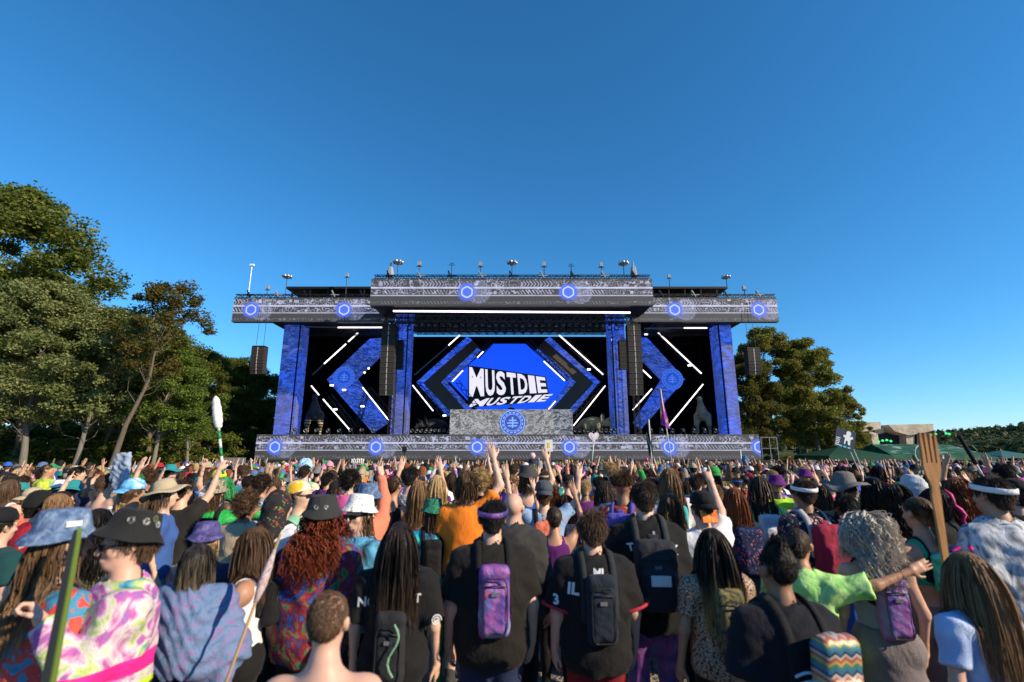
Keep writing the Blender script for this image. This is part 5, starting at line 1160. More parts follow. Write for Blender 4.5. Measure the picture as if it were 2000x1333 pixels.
wbh = hero(703, 965, 3.25, 138, 'person with long wavy brown hair, white spotted bucket hat and mirrored sunglasses', rel=True, b='m', top=('hoodie', banded('dark_rainbow_hoodie', [(.02,.02,.022),(.03,.03,.03),(.10,.40,.62),(.06,.10,.40),(.45,.05,.40)], [(1.02,1.05,(.55,.80,.03)),(1.05,1.10,(.02,.02,.02)),(1.10,1.13,(.55,.80,.03))], 3.2)), hair=('longm', HTAN), hat=('bucket', floral('white_spotted', (.74,.74,.72), [(.05,.06,.05),(.12,.3,.12),(.74,.74,.72),(.74,.74,.72)], 22)), glasses=True, sk=SK[5], hat_tilt=.16)
ng = hero(782, 1016, 2.7, 3, 'person in black jersey with white letters on the back and very long black hair', b='f', top=('jersey', BLK), bot=('leggings', BLK), hair=('longer', hairm('black_brown', (.016,.012,.010), (.10,.06,.035), 1.1, 1.5)), pack=('hydro', cloth((.02,.022,.026))), pack_z=-.15, sk=SK[1])
print_on(ng, 'NG', 'f', 'jersey', D2, -.170, 1.30, .06, WTXT); print_on(ng, 'T', 'f', 'jersey', D2, .150, 1.32, .055, WTXT)
mb = MB(); mb.tube([(.02+.03*math.sin(k*.8), -.005*k*0, .17-.035*k) for k in range(9)], .006, 5); mb.build('drawcord', cloth((.22,.42,.25)), ng, loc=(.02, -.285, 1.05))
sp = MB(); sp.tube([(.035*(1-k/26)*math.cos(k*.6), 0, .035*(1-k/26)*math.sin(k*.6)) for k in range(24)], .004, 5); so = sp.build('swirl_print', WTXT, ng, loc=(.272, -.118, 1.19)); so.rotation_euler = (0, .1, .45)
hero(846, 973, 4.65, 12, 'person in green camouflage bucket hat and shiny teal jacket with green boots', b='f', pose=('low','low'), top=('hoodie', dye('holo_teal', [(.01,.06,.16),(.01,.20,.42),(.02,.42,.42),(.15,.60,.30),(.02,.30,.55)], 6, 2, rough=.25)), bot=('leggings', dye('green_legs', [(.01,.05,.06),(.05,.3,.08),(.01,.08,.10)], 8)), hair=('mid', HBR), hat=('bucket', dye('green_camo', [(.01,.05,.03),(.02,.18,.11),(.01,.09,.06),(.04,.30,.18)], 20, 1, 'CONSTANT')), pack=('hydro', BLK), sk=SK[1], shoes=GRN)
gal = hero(962, 972, 2.85, 6, 'person in black shirt with galaxy print slim backpack and pink purple headband', b='b', top=('jersey', cloth((.013,.011,.010))), bot=('shorts', NAVY), hair=('short', HB), hat=('band', galaxy('band_galaxy')), pack=('hydro', galaxy('pack_galaxy')), sk=SK[5])
hero(1003, 960, 3.45, -12, 'bald person in dark grey zip hooded top standing behind the galaxy backpack', b='b', top=('hoodie', cloth((.035,.035,.034))), hair=None, sk=SK[5])
hero(912, 917, 4.6, -4, 'person in plain orange t-shirt with brown wavy hair in a tie, one arm raised', b='m', pose=('up','low'), top=('tee', ORG), bot=('shorts', CHAR), hair=('bob', HBR), sk=SK[1])
hero(1082, 988, 4.0, 0, 'person in dark purple tank top with both arms raised and dark hair tied back', b='f', pose=('up','upwide'), top=('tank', PURP), bot=('leggings', BLK), hair=('bun', HDB), sk=SK[2])
ill = hero(1155, 998, 2.85, 2, 'person in black jersey with red trim and white letters, navy slim backpack', b='b', top=('jersey', cloth((.010,.010,.011))), bot=('shorts', cloth((.20,.012,.02))), hair=('shaggy', HBR), pack=('hydro', cloth((.014,.020,.032)), cloth((.02,.025,.03))), sk=SK[5])
print_on(ill, 'IL', 'b', 'jersey', D2, -.165, 1.31, .072, WTXT, shear=.12); print_on(ill, 'MI', 'b', 'jersey', D2, .0, 1.41, .05, WTXT, shear=.1); print_on(ill, '3', 'b', 'jersey', D2, -.275, 1.24, .06, WTXT)
def cuff(r, b, top, pose, mat):
    J = skeleton(pose)
    for k in J:
        sh, el, w_ = J[k]; d = (el-sh)/np.linalg.norm(el-sh); q = sh+(el-sh)*.85; u = np.cross(d, [0,1,0]); u /= np.linalg.norm(u); v = np.cross(d, u); R = (.060*BUILD[b]['ar']+.032*1.3)+.004
        mb = MB(); mb.tube([q+(u*math.cos(a)+v*math.sin(a))*R for a in np.linspace(0, 2*math.pi, 22)], .011, 6, False); mb.build('red_cuff', mat, r, True)
cuff(ill, 'b', 'jersey', D2, cloth((.45,.03,.05)))
mb = MB(); mb.tube([((.088)*math.sin(a), -.012-.095*math.cos(a), 1.478-.010*math.cos(a)) for a in np.linspace(-1.1, 1.1, 12)], .012, 6); mb.build('red_collar', cloth((.60,.05,.06)), ill, True)
kk = hero(1256, 938, 3.2, -4, 'person in black sweatshirt with white letters behind a black backpack with white pocket', b='b', top=('hoodie', cloth((.009,.009,.009))), bot=('leggings', galaxy('purple_legs')), hair=('short', HDB), pack=('day', cloth((.024,.026,.034)), cloth((.03,.032,.036))), sk=SK[1])
print_on(kk, 'K', 'b', 'hoodie', D2, .155, 1.335, .06, WTXT, rot=-.2); print_on(kk, 'I', 'b', 'hoodie', D2, .02, 1.42, .06, WTXT); print_on(kk, 'T', 'b', 'hoodie', D2, -.14, 1.35, .05, WTXT, rot=.2)
MB().box((-.06,-.012,-.03),(.06,.0,.03)).build('pocket_patch', cloth((.62,.60,.62)), kk, loc=(0,-.405,1.195))
hero(1388, 1028, 2.75, 4, 'person with long black hair fading to gold and a sequinned top', b='f', top=('tee', dye('sequins', [(.02,.015,.012),(.10,.05,.03),(.55,.38,.26),(.03,.02,.015)], 70, 0, rough=.25, detail=1)), bot=('leggings', BLK), hair=('longer', HOMB), pack=('hydro', dye('dark_leaf_print', [(.015,.02,.015),(.05,.06,.05),(.20,.16,.05),(.02,.02,.02)], 14, 2)), sk=SK[2])
wpt = hero(1368, 958, 3.6, 10, 'person in white t-shirt and backward black cap pointing one arm high', b='b', pose=('point','low'), top=('tee', WHT), bot=('shorts', CHAR), hair=('short', HBR), hat=('capback', BLK), sk=SK[5])
ob('bandana_flap', MB().box((-.07,-.012,-.05),(.07,.012,.05)).mesh(), dye('flame_print', [(.75,.45,.05),(.75,.12,.04),(.80,.62,.15)], 25), wpt, (0,-.105,1.61)).rotation_euler = (-.25,0,0)
tk = hero(1513, 1062, 2.1, 34, 'person with shaved sides and black topknot in black t-shirt with rainbow zigzag backpack', rel=True, b='b', top=('jersey', cloth((.007,.008,.013))), hair=('buzz', HB), sk=SK[3], pack=None)
ob('topknot', bun_hair((0,-.045,1.790), .027, 1.695), HB, tk)
zz = NT('rainbow_zigzag', .4, .5); c = zz.co(); X_, Y_, Z_ = zz.sep(c); wv = zz.ma('ADD', Z_, zz.ma('MULTIPLY', zz.ma('PINGPONG', zz.ma('MULTIPLY', X_, 40.), 1.0), .012)); fz = zz.ma('FRACT', zz.ma('MULTIPLY', wv, 19.0))
cz = zz.ramp(fz, [(0,(.03,.14,.26)),(.2,(.06,.18,.11)),(.38,(.42,.30,.10)),(.55,(.36,.09,.05)),(.72,(.38,.36,.35)),(.86,(.03,.03,.03))], 'CONSTANT'); zz.col(zz.mix(zz.smooth(Z_, .03, -.02), cz, (.62,.62,.60))); folds(zz, .2)
pk = ob('backpack', pack_mesh('mini'), zz.m, tk, (.06,-.19,1.22)); pk.rotation_euler = (.06,.05,.1); pk.scale = (1.15,1.1,1.5)
ob('strap', strap_mesh('b','jersey',D2), BLK, tk)
for k in range(9):
    mb = MB(); mb.tube([(-.055+.11*t, -.012*math.sin(3.1*t), .02*math.sin(3.1*t)) for t in np.linspace(0,1,7)], .0065, 5); mb.build('rib_print', cloth((.45,.62,.75)), tk, True, (-.06+.004*k,-.212-.002*k,1.24-.036*k))
hero(1556, 1030, 2.85, -38, 'person with dark short bob, pink scarf and lime green tie-dye sleeves', b='f', pose=('side','low'), top=('jersey', dye('lime_dye', [(.10,.45,.08),(.35,.72,.20),(.55,.85,.30),(.30,.65,.25)], 6, 1.5)), hair=('bun', HDB), sk=SK[2])
grc = hero(1690, 1000, 2.85, -6, 'person with big curly grey hair and shiny purple backpack in a grey skirt', b='f', top=('tank', cloth((.25,.27,.33))), bot=('skirt', cloth((.18,.155,.16))), hair=('bigcurl', HGR), pack=('hydro', galaxy('purple_pack')), sk=SK[0])
hero(1788, 968, 3.1, 45, 'person with brown and blond ponytail wearing a shiny green pack', rel=True, b='f', pose=('hold','low'), top=('bra', cloth((.02,.30,.16))), bot=('shorts', cloth((.20,.12,.11))), hair=('pony', HTAN), pack=('mini', dye('holo_green', [(.01,.12,.10),(.02,.42,.20),(.10,.55,.50),(.03,.35,.15)], 9, 1, rough=.2)), sk=SK[2])
pc = hero(1880, 1074, 2.2, 55, 'person with long straight light brown hair and pink hair clips in a pale blue shirt', rel=True, b='f', top=('tee', dye('pale_blue_white', [(.30,.42,.72),(.40,.52,.80),(.72,.76,.85)], 3.5, 1)), hair=('longer', HLB), sk=SK[5])
for k in (-1, 1): MB().box((-.022,-.008,-.006),(.022,.008,.006)).build('hair_clip', HPNK, pc, loc=(k*.055,-.005,1.783)).rotation_euler = (0, k*.5, k*.4)
hero(1930, 926, 2.95, 10, 'person in white headband and grey white marbled shirt beside the giant fork', b='b', top=('jersey', dye('marble_grey', [(.03,.035,.045),(.15,.17,.20),(.42,.44,.48),(.60,.62,.65),(.10,.12,.15)], 5, 2.5)), hair=('short', HDB), hat=('band', WHT), sk=SK[2])
hero(1566, 934, 4.0, 6, 'person in dark floral shirt and white headband with red and grey backpack', b='b', top=('tee', floral('navy_floral', (.012,.018,.035), [(.45,.12,.14),(.05,.14,.16),(.55,.35,.36),(.012,.018,.035)], 11)), bot=('shorts', DENIM), hair=('short', HDB), hat=('band', WHT), pack=('day', cloth((.28,.02,.05)), cloth((.35,.35,.36))), sk=SK[3])
hero(1645, 920, 4.6, -30, 'person in wide grey sun hat with bare brown shoulders', b='m', pose=('bent','bent'), top=('tank', BLK), hair=('short', HB), hat=('sun', cloth((.15,.135,.125))), sk=SK[3])
hero(1480, 928, 5.0, -5, 'person with dark braids, neon yellow top and purple trousers', b='f', pose=('low','low'), top=('tee', dye('neon_mix', [(.45,.75,.05),(.55,.80,.10),(.60,.62,.70),(.10,.15,.45)], 5, 1)), bot=('trousers', cloth((.10,.012,.14))), hair=('braids', HDB), pack=('mini', dye('holo_silver', [(.25,.35,.55),(.6,.6,.7),(.3,.5,.7)], 8, 1, rough=.2)), sk=SK[2])
hero(1432, 950, 4.6, 4, 'person with long auburn-brown hair, navy flowered pack and dark teal shorts', b='f', top=('bra', PEACH), bot=('shorts', cloth((.015,.06,.09))), hair=('long', HAU), pack=('day', floral('navy_pack', (.01,.015,.05), [(.35,.10,.15),(.05,.10,.3),(.01,.015,.05)], 14)), sk=SK[1])
hero(1308, 962, 4.0, -14, 'person with very long swept golden brown hair', b='f', top=('tank', BLK), hair=('wavy', HTAN), sk=SK[1])
hero(1306, 912, 5.2, 0, 'person with straight light brown hair and teal and coral pack', b='f', top=('tee', WHT), hair=('long', HLB), pack=('mini', dye('teal_coral', [(.02,.35,.42),(.03,.40,.45),(.70,.15,.10)], 5, .5, 'CONSTANT')), sk=SK[1])
hero(1215, 925, 4.9, -24, 'person with curly swept-up brown hair, red and green leaf shirt and violet backpack', b='m', top=('tee', floral('red_leaf_shirt', (.42,.05,.04), [(.35,.50,.08),(.60,.50,.40),(.10,.30,.40),(.45,.05,.05)], 12)), bot=('trousers', floral('teal_floral', (.01,.10,.12), [(.03,.25,.2),(.15,.05,.25),(.01,.10,.12)], 12)), hair=('top', HBR), pack=('day', cloth((.09,.08,.42)), cloth((.09,.08,.42))), sk=SK[3])
hero(1270, 930, 5.4, 10, 'person with long dark auburn hair between the violet backpack and the black sweatshirt', b='f', top=('tank', BLK), hair=('long', hairm('dark_auburn', (.09,.03,.018))), sk=SK[1])
hero(1062, 938, 5.0, 2, 'person in backward slate cap and pale blue printed shirt, both arms raised', b='m', pose=('upwide','upwide'), top=('tee', floral('pale_blue_print', (.22,.40,.62), [(.6,.15,.3),(.12,.22,.4),(.22,.40,.62)], 16)), bot=('trousers', SKYB), hair=('short', HBR), hat=('capback', cloth((.06,.07,.09))), pack=('day', CORAL), sk=SK[1])
hero(1030, 908, 6.0, -4, 'person in dark bucket hat with bare back and blue halter strap', b='f', pose=('up','low'), top=('bra', BLUE), hair=('bob', HBR), hat=('bucket', CHAR), sk=SK[1])
hero(360, 935, 5.0, -6, 'person in black t-shirt with pale cord on the back, arm lifting the white club totem', b='m', pose=('totem','low'), top=('tee', cloth((.018,.017,.016))), bot=('trousers', cloth((.13,.125,.12))), hair=('short', HDB), sk=SK[1])
hero(328, 934, 4.75, -60, 'person in drooping beige sun hat and blue top', b='f', top=('tee', cloth((.04,.10,.32))), bot=('shorts', DENIM), hair=('bob', HBR), hat=('sun', TAN), sk=SK[1], hat_tilt=.3)
hero(266, 934, 5.0, -25, 'person in blue and white tie-dye backward cap filming with a phone', b='m', pose=('phone','phone'), top=('tee', dye('grey_green_camo', [(.05,.05,.05),(.10,.12,.10),(.03,.20,.14)], 9, 1, 'CONSTANT')), hair=('short', HBR), hat=('capback', dye('ice_dye', [(.65,.72,.78),(.20,.50,.78),(.05,.30,.62),(.70,.75,.80)], 8, 1.2)), sk=SK[2])
hero(84, 957, 4.1, -30, 'person in black cap, red scarf and red printed jacket', b='b', pose=('down','low'), top=('hoodie', dye('red_jacket', [(.28,.01,.02),(.35,.015,.025),(.55,.5,.45)], 4, 1, 'CONSTANT')), hair=('short', HB), hat=('beanie', BLK), sk=SK[1])
hero(120, 962, 4.5, -20, 'person with dark blond hair half hidden behind the black cap and red jacket', b='f', top=('tank', GRY), hair=('bob', HLB), sk=SK[1])
hero(424, 936, 5.2, 6, 'person in camouflage bucket hat and sparkling green shawl with black slim pack', b='m', pose=('side','low'), top=('long', dye('sparkle_green', [(.01,.18,.03),(.03,.42,.08),(.01,.28,.05)], 40, 0, rough=.3)), bot=('shorts', BLK), hair=('bob', HBR), hat=('bucket', dye('tan_camo', [(.10,.09,.06),(.30,.27,.19),(.18,.16,.11),(.40,.36,.27)], 24, 1, 'CONSTANT')), pack=('hydro', BLK), sk=SK[1])
hero(24, 935, 6.2, -10, 'person with bare back, tan shoulders and white and pink shorts', b='f', pose=('bent','low'), top=('bra', WHT), bot=('shorts', dye('white_pink', [(.7,.7,.72),(.72,.72,.72),(.75,.05,.30)], 4, .3, 'CONSTANT')), hair=('mid', HBR), sk=SK[1])
hero(212, 926, 6.0, -20, 'person with bare back stretching one arm up toward the denim jacket on a pole', b='m', pose=('upwide','low'), top=None, bot=('shorts', BLK), hair=('short', HBR), sk=SK[1])
hero(720, 943, 4.7, 40, 'person in faded denim bucket hat and coral sleeve with raised hand', b='m', pose=('point','low'), top=('long', CORAL), bot=('trousers', BLK), hair=('short', HB), hat=('bucket', DENIM), sk=SK[1])
hero(770, 928, 5.3, -12, 'person in black tank top with cream sweater tied at the waist', b='m', top=('tank', BLK), bot=('shorts', cloth((.50,.44,.33))), hair=('buzz', HDB), sk=SK[2])
hero(802, 912, 5.9, -5, 'person in black and white scribble shirt with dark hair', b='m', top=('tee', dye('scribble', [(.05,.05,.07),(.65,.62,.66),(.05,.05,.08),(.60,.58,.62)], 16, 3)), hair=('short', HB), sk=SK[1])
hero(818, 936, 5.3, 4, 'person with long straight brown hair throwing both arms up, green wristband', b='f', pose=('up','up'), top=('tank', PEACH), hair=('long', HLB), sk=SK[1])
hero(855, 926, 5.4, -6, 'person with long blond hair and bare arms next to the orange t-shirt', b='f', pose=('hip','low'), top=('bra', BLK), bot=('shorts', DENIM), hair=('long', HBL), sk=SK[1])
hero(1885, 978, 4.2, 4, 'person in bright green bucket hat and dark plaid shirt', b='f', top=('tee', dye('dark_plaid', [(.05,.02,.03),(.12,.03,.05),(.03,.03,.05)], 10)), hair=('bob', HDB), hat=('bucket', cloth((.02,.30,.07))), sk=SK[1])
hero(1866, 932, 4.6, -4, 'person with full coppery red hair beside the giant fork', b='f', top=('tee', BLK), hair=('curly', HAU), sk=SK[1])
hero(1772, 922, 5.2, 14, 'person in pale grey hood seen from behind', b='m', top=('hoodie', cloth((.42,.45,.48))), hair=None, hat=('hood', cloth((.45,.48,.51))), sk=SK[1])
hero(1745, 943, 4.4, -8, 'person with dark curly hair hanging over a burgundy top', b='f', top=('tee', MAROON), hair=('curly', HDB), sk=SK[3])
hero(1702, 930, 4.9, 2, 'person with long black hair and one arm stretched sideways', b='f', pose=('side','low'), top=('tank', RED), hair=('long', HB), sk=SK[3])
pb_ = hero(1820, 950, 4.0, 30, 'person with a hot pink braid over dark hair', b='f', top=('tee', BLK), hair=('bob', HDB), sk=SK[2])
MB().tube([(.02*math.sin(k*1.9)+.03, -.09-.10*min(1, k/5)+.012*math.cos(k*1.9), 1.74-.042*k) for k in range(13)], [.016+.005*math.sin(k*1.9) for k in range(13)], 7).build('braid', HPINK, pb_, True)
hero(1975, 935, 4.1, 0, 'person in plain black cap and black t-shirt past the marbled shirt', b='b', top=('tee', BLK), hair=('short', HB), hat=('cap', BLK), sk=SK[1])
hero(1955, 905, 6.0, 0, 'person with dark cropped hair in a plain charcoal shirt past the white headband', b='m', top=('tee', CHAR), hair=('short', HB), sk=SK[2])
hero(10, 990, 3.3, -12, 'person in dark green shirt with black cap beside the denim bucket hat', b='b', top=('tee', cloth((.01,.05,.055))), hair=('short', HB), hat=('capback', BLK), sk=SK[1])
hero(1648, 965, 3.9, 5, 'person with black hair and blue shorts behind the grey curls', b='m', top=('tank', NAVY), bot=('shorts', BLUE), hair=('short', HB), sk=SK[4])
# ---------------------------------------------------------------- the rest of the crowd
R = random.Random(11)
COLN = {'black': BLK, 'white': WHT, 'grey': GRY, 'charcoal': CHAR, 'navy': NAVY, 'red': RED, 'orange': ORG, 'purple': PURP, 'teal': TEAL, 'green': GRN, 'lime': LIME, 'pink': PINK, 'hot pink': HPNK, 'sky blue': SKYB, 'tan': TAN, 'blue': BLUE, 'yellow': YEL, 'coral': CORAL, 'olive': OLIVE, 'maroon': MAROON,
 'rainbow tie-dye': dye('tie_rainbow', RAINB, 4, 2), 'blue tie-dye': dye('tie_blue', [(.05,.15,.45),(.5,.6,.75),(.03,.08,.3),(.2,.45,.7)], 4, 2), 'pink and purple tie-dye': dye('tie_pink', [(.6,.1,.35),(.25,.05,.4),(.75,.4,.6)], 4, 2), 'galaxy print': galaxy('shirt_galaxy'),
 'red floral': floral('floral_red', (.35,.03,.03), [(.7,.5,.3),(.1,.3,.1),(.35,.03,.03)], 12), 'black floral': floral('floral_black', (.015,.015,.02), [(.5,.1,.2),(.1,.3,.15),(.5,.4,.1),(.015,.015,.02)], 12), 'teal floral': floral('floral_teal', (.02,.2,.22), [(.7,.3,.2),(.6,.6,.3),(.02,.2,.22)], 12), 'black and white print': dye('print_bw', [(.03,.03,.03),(.65,.65,.65),(.03,.03,.03),(.6,.6,.6)], 14, 2, 'CONSTANT'), 'green and yellow dyed': dye('tie_green', [(.05,.3,.05),(.6,.6,.05),(.1,.45,.2)], 4, 2), 'orange and yellow dyed': dye('tie_sun', [(.75,.15,.02),(.8,.55,.05),(.5,.05,.1)], 4, 2)}
TOPW = ['black']*9+['white']*4+['charcoal']*3+['navy']*2+['grey']*2+[k for k in COLN]*2
HAIRC = {'black': HB, 'dark brown': HDB, 'brown': HBR, 'light brown': HLB, 'blond': HBL, 'auburn': HAU, 'hot pink': HPINK, 'green': HGRN}
HCW = ['black']*6+['dark brown']*6+['brown']*6+['light brown']*4+['blond']*3+['auburn', 'hot pink', 'green']
HATC = {'black': BLK, 'white': WHT, 'denim': DENIM, 'tan': TAN, 'red': RED, 'blue': BLUE, 'green': GRN, 'grey': GRY, 'purple': PURP, 'teal': TEAL, 'pink': PINK, 'yellow': YEL}
POSES = [('down','down')]*14+[('low','low')]*9+[('up','up')]+[('up','low')]*2+[('low','up')]*2+[('phone','phone')]*3+[('bent','bent')]*4+[('point','low')]+[('low','upwide')]
PHR = {('down','down'): '', ('low','low'): '', ('up','up'): 'both arms up', ('up','low'): 'one arm up', ('low','up'): 'one arm raised', ('phone','phone'): 'filming with hands up', ('bent','bent'): 'hands held in front', ('point','low'): 'pointing upward', ('low','upwide'): 'arm flung out high'}
SEEN = set()
def make_random(x, y):
    for tries in range(60):
        fem = R.random() < .48; b = 'f' if fem else R.choice('mmb'); pose = R.choice(POSES); tc = R.choice(TOPW); tkd = R.choice(['tee','tank','tee','bra','long']) if fem else R.choice(['tee','tee','tee','jersey','tank','hoodie'])
        hc = R.choice(HCW); hk = R.choice(['long','mid','wavy','long','bun','pony','bob','curly','braids']) if fem else R.choice(['short','short','short','buzz','shaggy','longm','afro'])
        ht = None
        if R.random() < .33 and hk not in ('afro','bun','pony'): ht = (R.choice(['bucket','bucket','cap','capback','capback','beanie','sun','bandana','band']), R.choice(list(HATC)))
        pk = (R.choice(['hydro','mini','day']), R.choice(['black','black','navy','blue','red','purple','grey','pink','galaxy print','teal'])) if R.random() < .34 else None
        HN = {'long': 'long', 'mid': 'shoulder-length', 'wavy': 'wavy', 'bun': 'tied-back', 'pony': 'ponytailed', 'bob': 'bobbed', 'curly': 'curly', 'braids': 'braided', 'short': 'short', 'buzz': 'cropped', 'shaggy': 'shaggy', 'longm': 'long loose', 'afro': 'round full'}[hk]
        TN = {'tee': 't-shirt', 'tank': 'tank top', 'bra': 'bra top', 'long': 'long-sleeved top', 'jersey': 'jersey', 'hoodie': 'hooded top'}[tkd]
        lab = 'person in %s %s' % (tc, TN)
        if ht: lab += ', %s %s' % (ht[1], {'bucket': 'bucket hat', 'cap': 'cap', 'capback': 'backward cap', 'beanie': 'beanie', 'sun': 'sun hat', 'bandana': 'bandana', 'band': 'headband'}[ht[0]])
        lab += ', %s %s hair' % (HN, hc)
        if pk: lab += ', %s backpack' % pk[1]
        if PHR[pose]: lab += ', ' + PHR[pose]
        if lab in SEEN or len(lab.split()) > 16: continue
        SEEN.add(lab); break
    sk = R.choice([SK[0]]*3+[SK[1]]*4+[SK[5]]*3+[SK[2]]*3+[SK[3]]*2+[SK[4]])
    h = R.gauss(1.66, .055) if fem else R.gauss(1.79, .065); h = min(1.97, max(1.52, h)); yaw = R.gauss(-x/max(y,1)*-18*1.0, 22)
    if R.random() < .06: yaw += R.choice((90, -90, 150))
    bt = R.choice([('shorts', DENIM), ('shorts', BLK), ('leggings', BLK), ('skirt', COLN[R.choice(list(COLN))])]) if fem else R.choice([('shorts', CHAR), ('shorts', TAN), ('trousers', NAVY), ('shorts', BLK)])
    return person(x, y, h, yaw, b, pose, (tkd, COLN[tc]), bt, (hk, HAIRC[hc]), (ht[0], HATC[ht[1]]) if ht else None, (pk[0], COLN[pk[1]]) if pk else None, sk, R.random() < .15, lab, 'festival crowd near the camera', fine=False, z=gz(y))
PTS = [(x, y, .42 if y > 3.6 else .55) for x, y in HERO]
def free(x, y, d):
    return all((x-a)**2+(y-b)**2 > ((d+e)*.5)**2*1.0 for a, b, e in PTS)
def keep_out(x, y):
    px = 1000+FPX*x/y*1.04
    if y < 4.7: return True
    for hx, hy in HERO:
        if hy > 4.3 and y < hy+.1 and abs(px-(1000+FPX*hx/hy*1.04)) < 46: return True
    return (840 < px < 900 and 4.3 < y < 7.5) or (1290 < px < 1345 and y < 6.2) or (px > 1990 and y < 5) 
N_IND = 292-len(HERO); tries = 0; IND = []
while len(IND) < N_IND and tries < 60000:
    tries += 1; f = R.random(); y = 4.7+(f**.62)*8.0; x = R.uniform(-1.12, 1.12)*y
    if keep_out(x, y) or not free(x, y, .50+.012*y): continue
    PTS.append((x, y, .5)); IND.append((x, y))
for x, y in IND: make_random(x, y)
print('individuals', len(HERO)+len(IND), 'tries', tries, time.time()-T0)
# ---------------------------------------------------------------- crowd too many to tell apart: one object
def low_person(arm, hairk, hat, rs):
    """small figure: (verts, quads, region) with region 0 skin, 1 shirt, 2 hair, 3 hat, 4 trousers"""
    V, F, G = [], [], []
    def loft(rings, reg, n=6):
        b = len(V)
        for (c, rx, ry) in rings:
            for k in range(n): a = 2*math.pi*k/n; V.append((c[0]+rx*math.cos(a), c[1]+ry*math.sin(a), c[2]))
        for i in range(len(rings)-1):
            for k in range(n): F.append((b+i*n+k, b+i*n+(k+1)%n, b+(i+1)*n+(k+1)%n, b+(i+1)*n+k)); G.append(reg)
    def limb(a, b_, ra, rb, reg, n=4):
        a, b_ = Vector(a), Vector(b_); d = (b_-a).normalized(); u = d.orthogonal().normalized(); v = d.cross(u); q = len(V)
        for p, r_ in ((a, ra), (b_, rb)):
            for k in range(n): t = 2*math.pi*k/n; V.append(tuple(p+(u*math.cos(t)+v*math.sin(t))*r_))
        for k in range(n): F.append((q+k, q+(k+1)%n, q+n+(k+1)%n, q+n+k)); G.append(reg)
    loft([((0,0,.5),.15,.10),((0,0,.95),.17,.12)], 4, 5); loft([((0,0,.9),.185,.135),((0,0,1.1),.165,.12),((0,-.01,1.3),.20,.135),((0,-.01,1.42),.185,.10),((0,0,1.48),.09,.07)], 1)
    loft([((0,0,1.44),.055,.055),((0,.01,1.56),.055,.058)], 0, 6)
    loft([((0,.02,1.53),.03,.035),((0,.02,1.57),.062,.075),((0,.005,1.64),.078,.098),((0,0,1.70),.074,.094),((0,-.005,1.765),.03,.04)], 0, 7)
    if hairk == 1: loft([((0,-.045,1.56),.060,.05),((0,-.035,1.62),.088,.075),((0,-.025,1.69),.094,.092),((0,-.018,1.75),.075,.085),((0,-.01,1.79),.02,.02)], 2, 8)
    if hairk == 2: loft([((0,-.13,1.22),.10,.03),((0,-.12,1.40),.125,.045),((0,-.06,1.54),.105,.07),((0,-.03,1.66),.098,.088),((0,-.018,1.745),.078,.085),((0,-.01,1.79),.02,.02)], 2, 8)
    if hat == 1: loft([((0,0,1.665),.155,.165),((0,0,1.70),.105,.12),((0,0,1.77),.09,.10),((0,0,1.80),.03,.03)], 3, 9)
    if hat == 2: loft([((0,-.01,1.68),.10,.118),((0,-.01,1.745),.088,.102),((0,-.01,1.80),.025,.03)], 3, 8); limb((0,.06,1.695), (0,.18,1.67), .07, .05, 3, 4)
    for s in (1, -1):
        a = arm if s > 0 else ('down' if arm != 'up' else 'up'); e, w_ = ARMS[a]; sh = (s*.18,-.005,1.42); el = (s*e[0],e[1],e[2]); wr_ = (s*w_[0],w_[1],w_[2])
        limb(sh, el, .062, .048, 1 if hairk != 2 else 0); limb(el, wr_, .043, .03, 0); d = (np.array(wr_)-np.array(el)); d = d/np.linalg.norm(d)*.16; limb(wr_, tuple(np.array(wr_)+d), .036, .022, 0)
    return np.array(V, np.float32), np.array(F), np.array(G)
VAR = [low_person(a, h, t, R) for a in ('down',)*16+('low',)*9+('up','point','phone','upwide') for h, t in ((1,0),(2,0),(1,1),(2,1),(1,2),(0,2),(1,0),(2,0))]
npr = np.random.RandomState(4)
SKC = np.array([(.56,.34,.24),(.62,.40,.29),(.43,.24,.15),(.26,.135,.08),(.13,.065,.04)]); HRC = np.array([(.012,.010,.009),(.035,.021,.014),(.085,.048,.026),(.20,.115,.055),(.42,.28,.13),(.2,.06,.02),(.3,.28,.26)])
HTC = np.array([(.014,.014,.015)]*4+[(.7,.7,.72)]*2+[(.1,.17,.3)]*2+[(.42,.34,.23)]*2+[(.12,.12,.12),(.4,.02,.03),(.03,.12,.5),(.75,.3,.4),(.03,.25,.1)])
SHC = np.array([(.014,.014,.015)]*14+[(.7,.7,.72)]*5+[(.1,.1,.1)]*5+[(.018,.028,.075)]*4+[(.2,.2,.22)]*3+[(.4,.02,.03),(.85,.22,.02),(.1,.015,.14),(.02,.22,.24),(.03,.28,.06),(.42,.75,.04),(.75,.12,.33),(.85,.03,.3),(.25,.48,.78),(.42,.34,.23),(.03,.12,.5),(.8,.6,.04),(.72,.2,.12),(.2,.05,.3),(.15,.35,.6)])
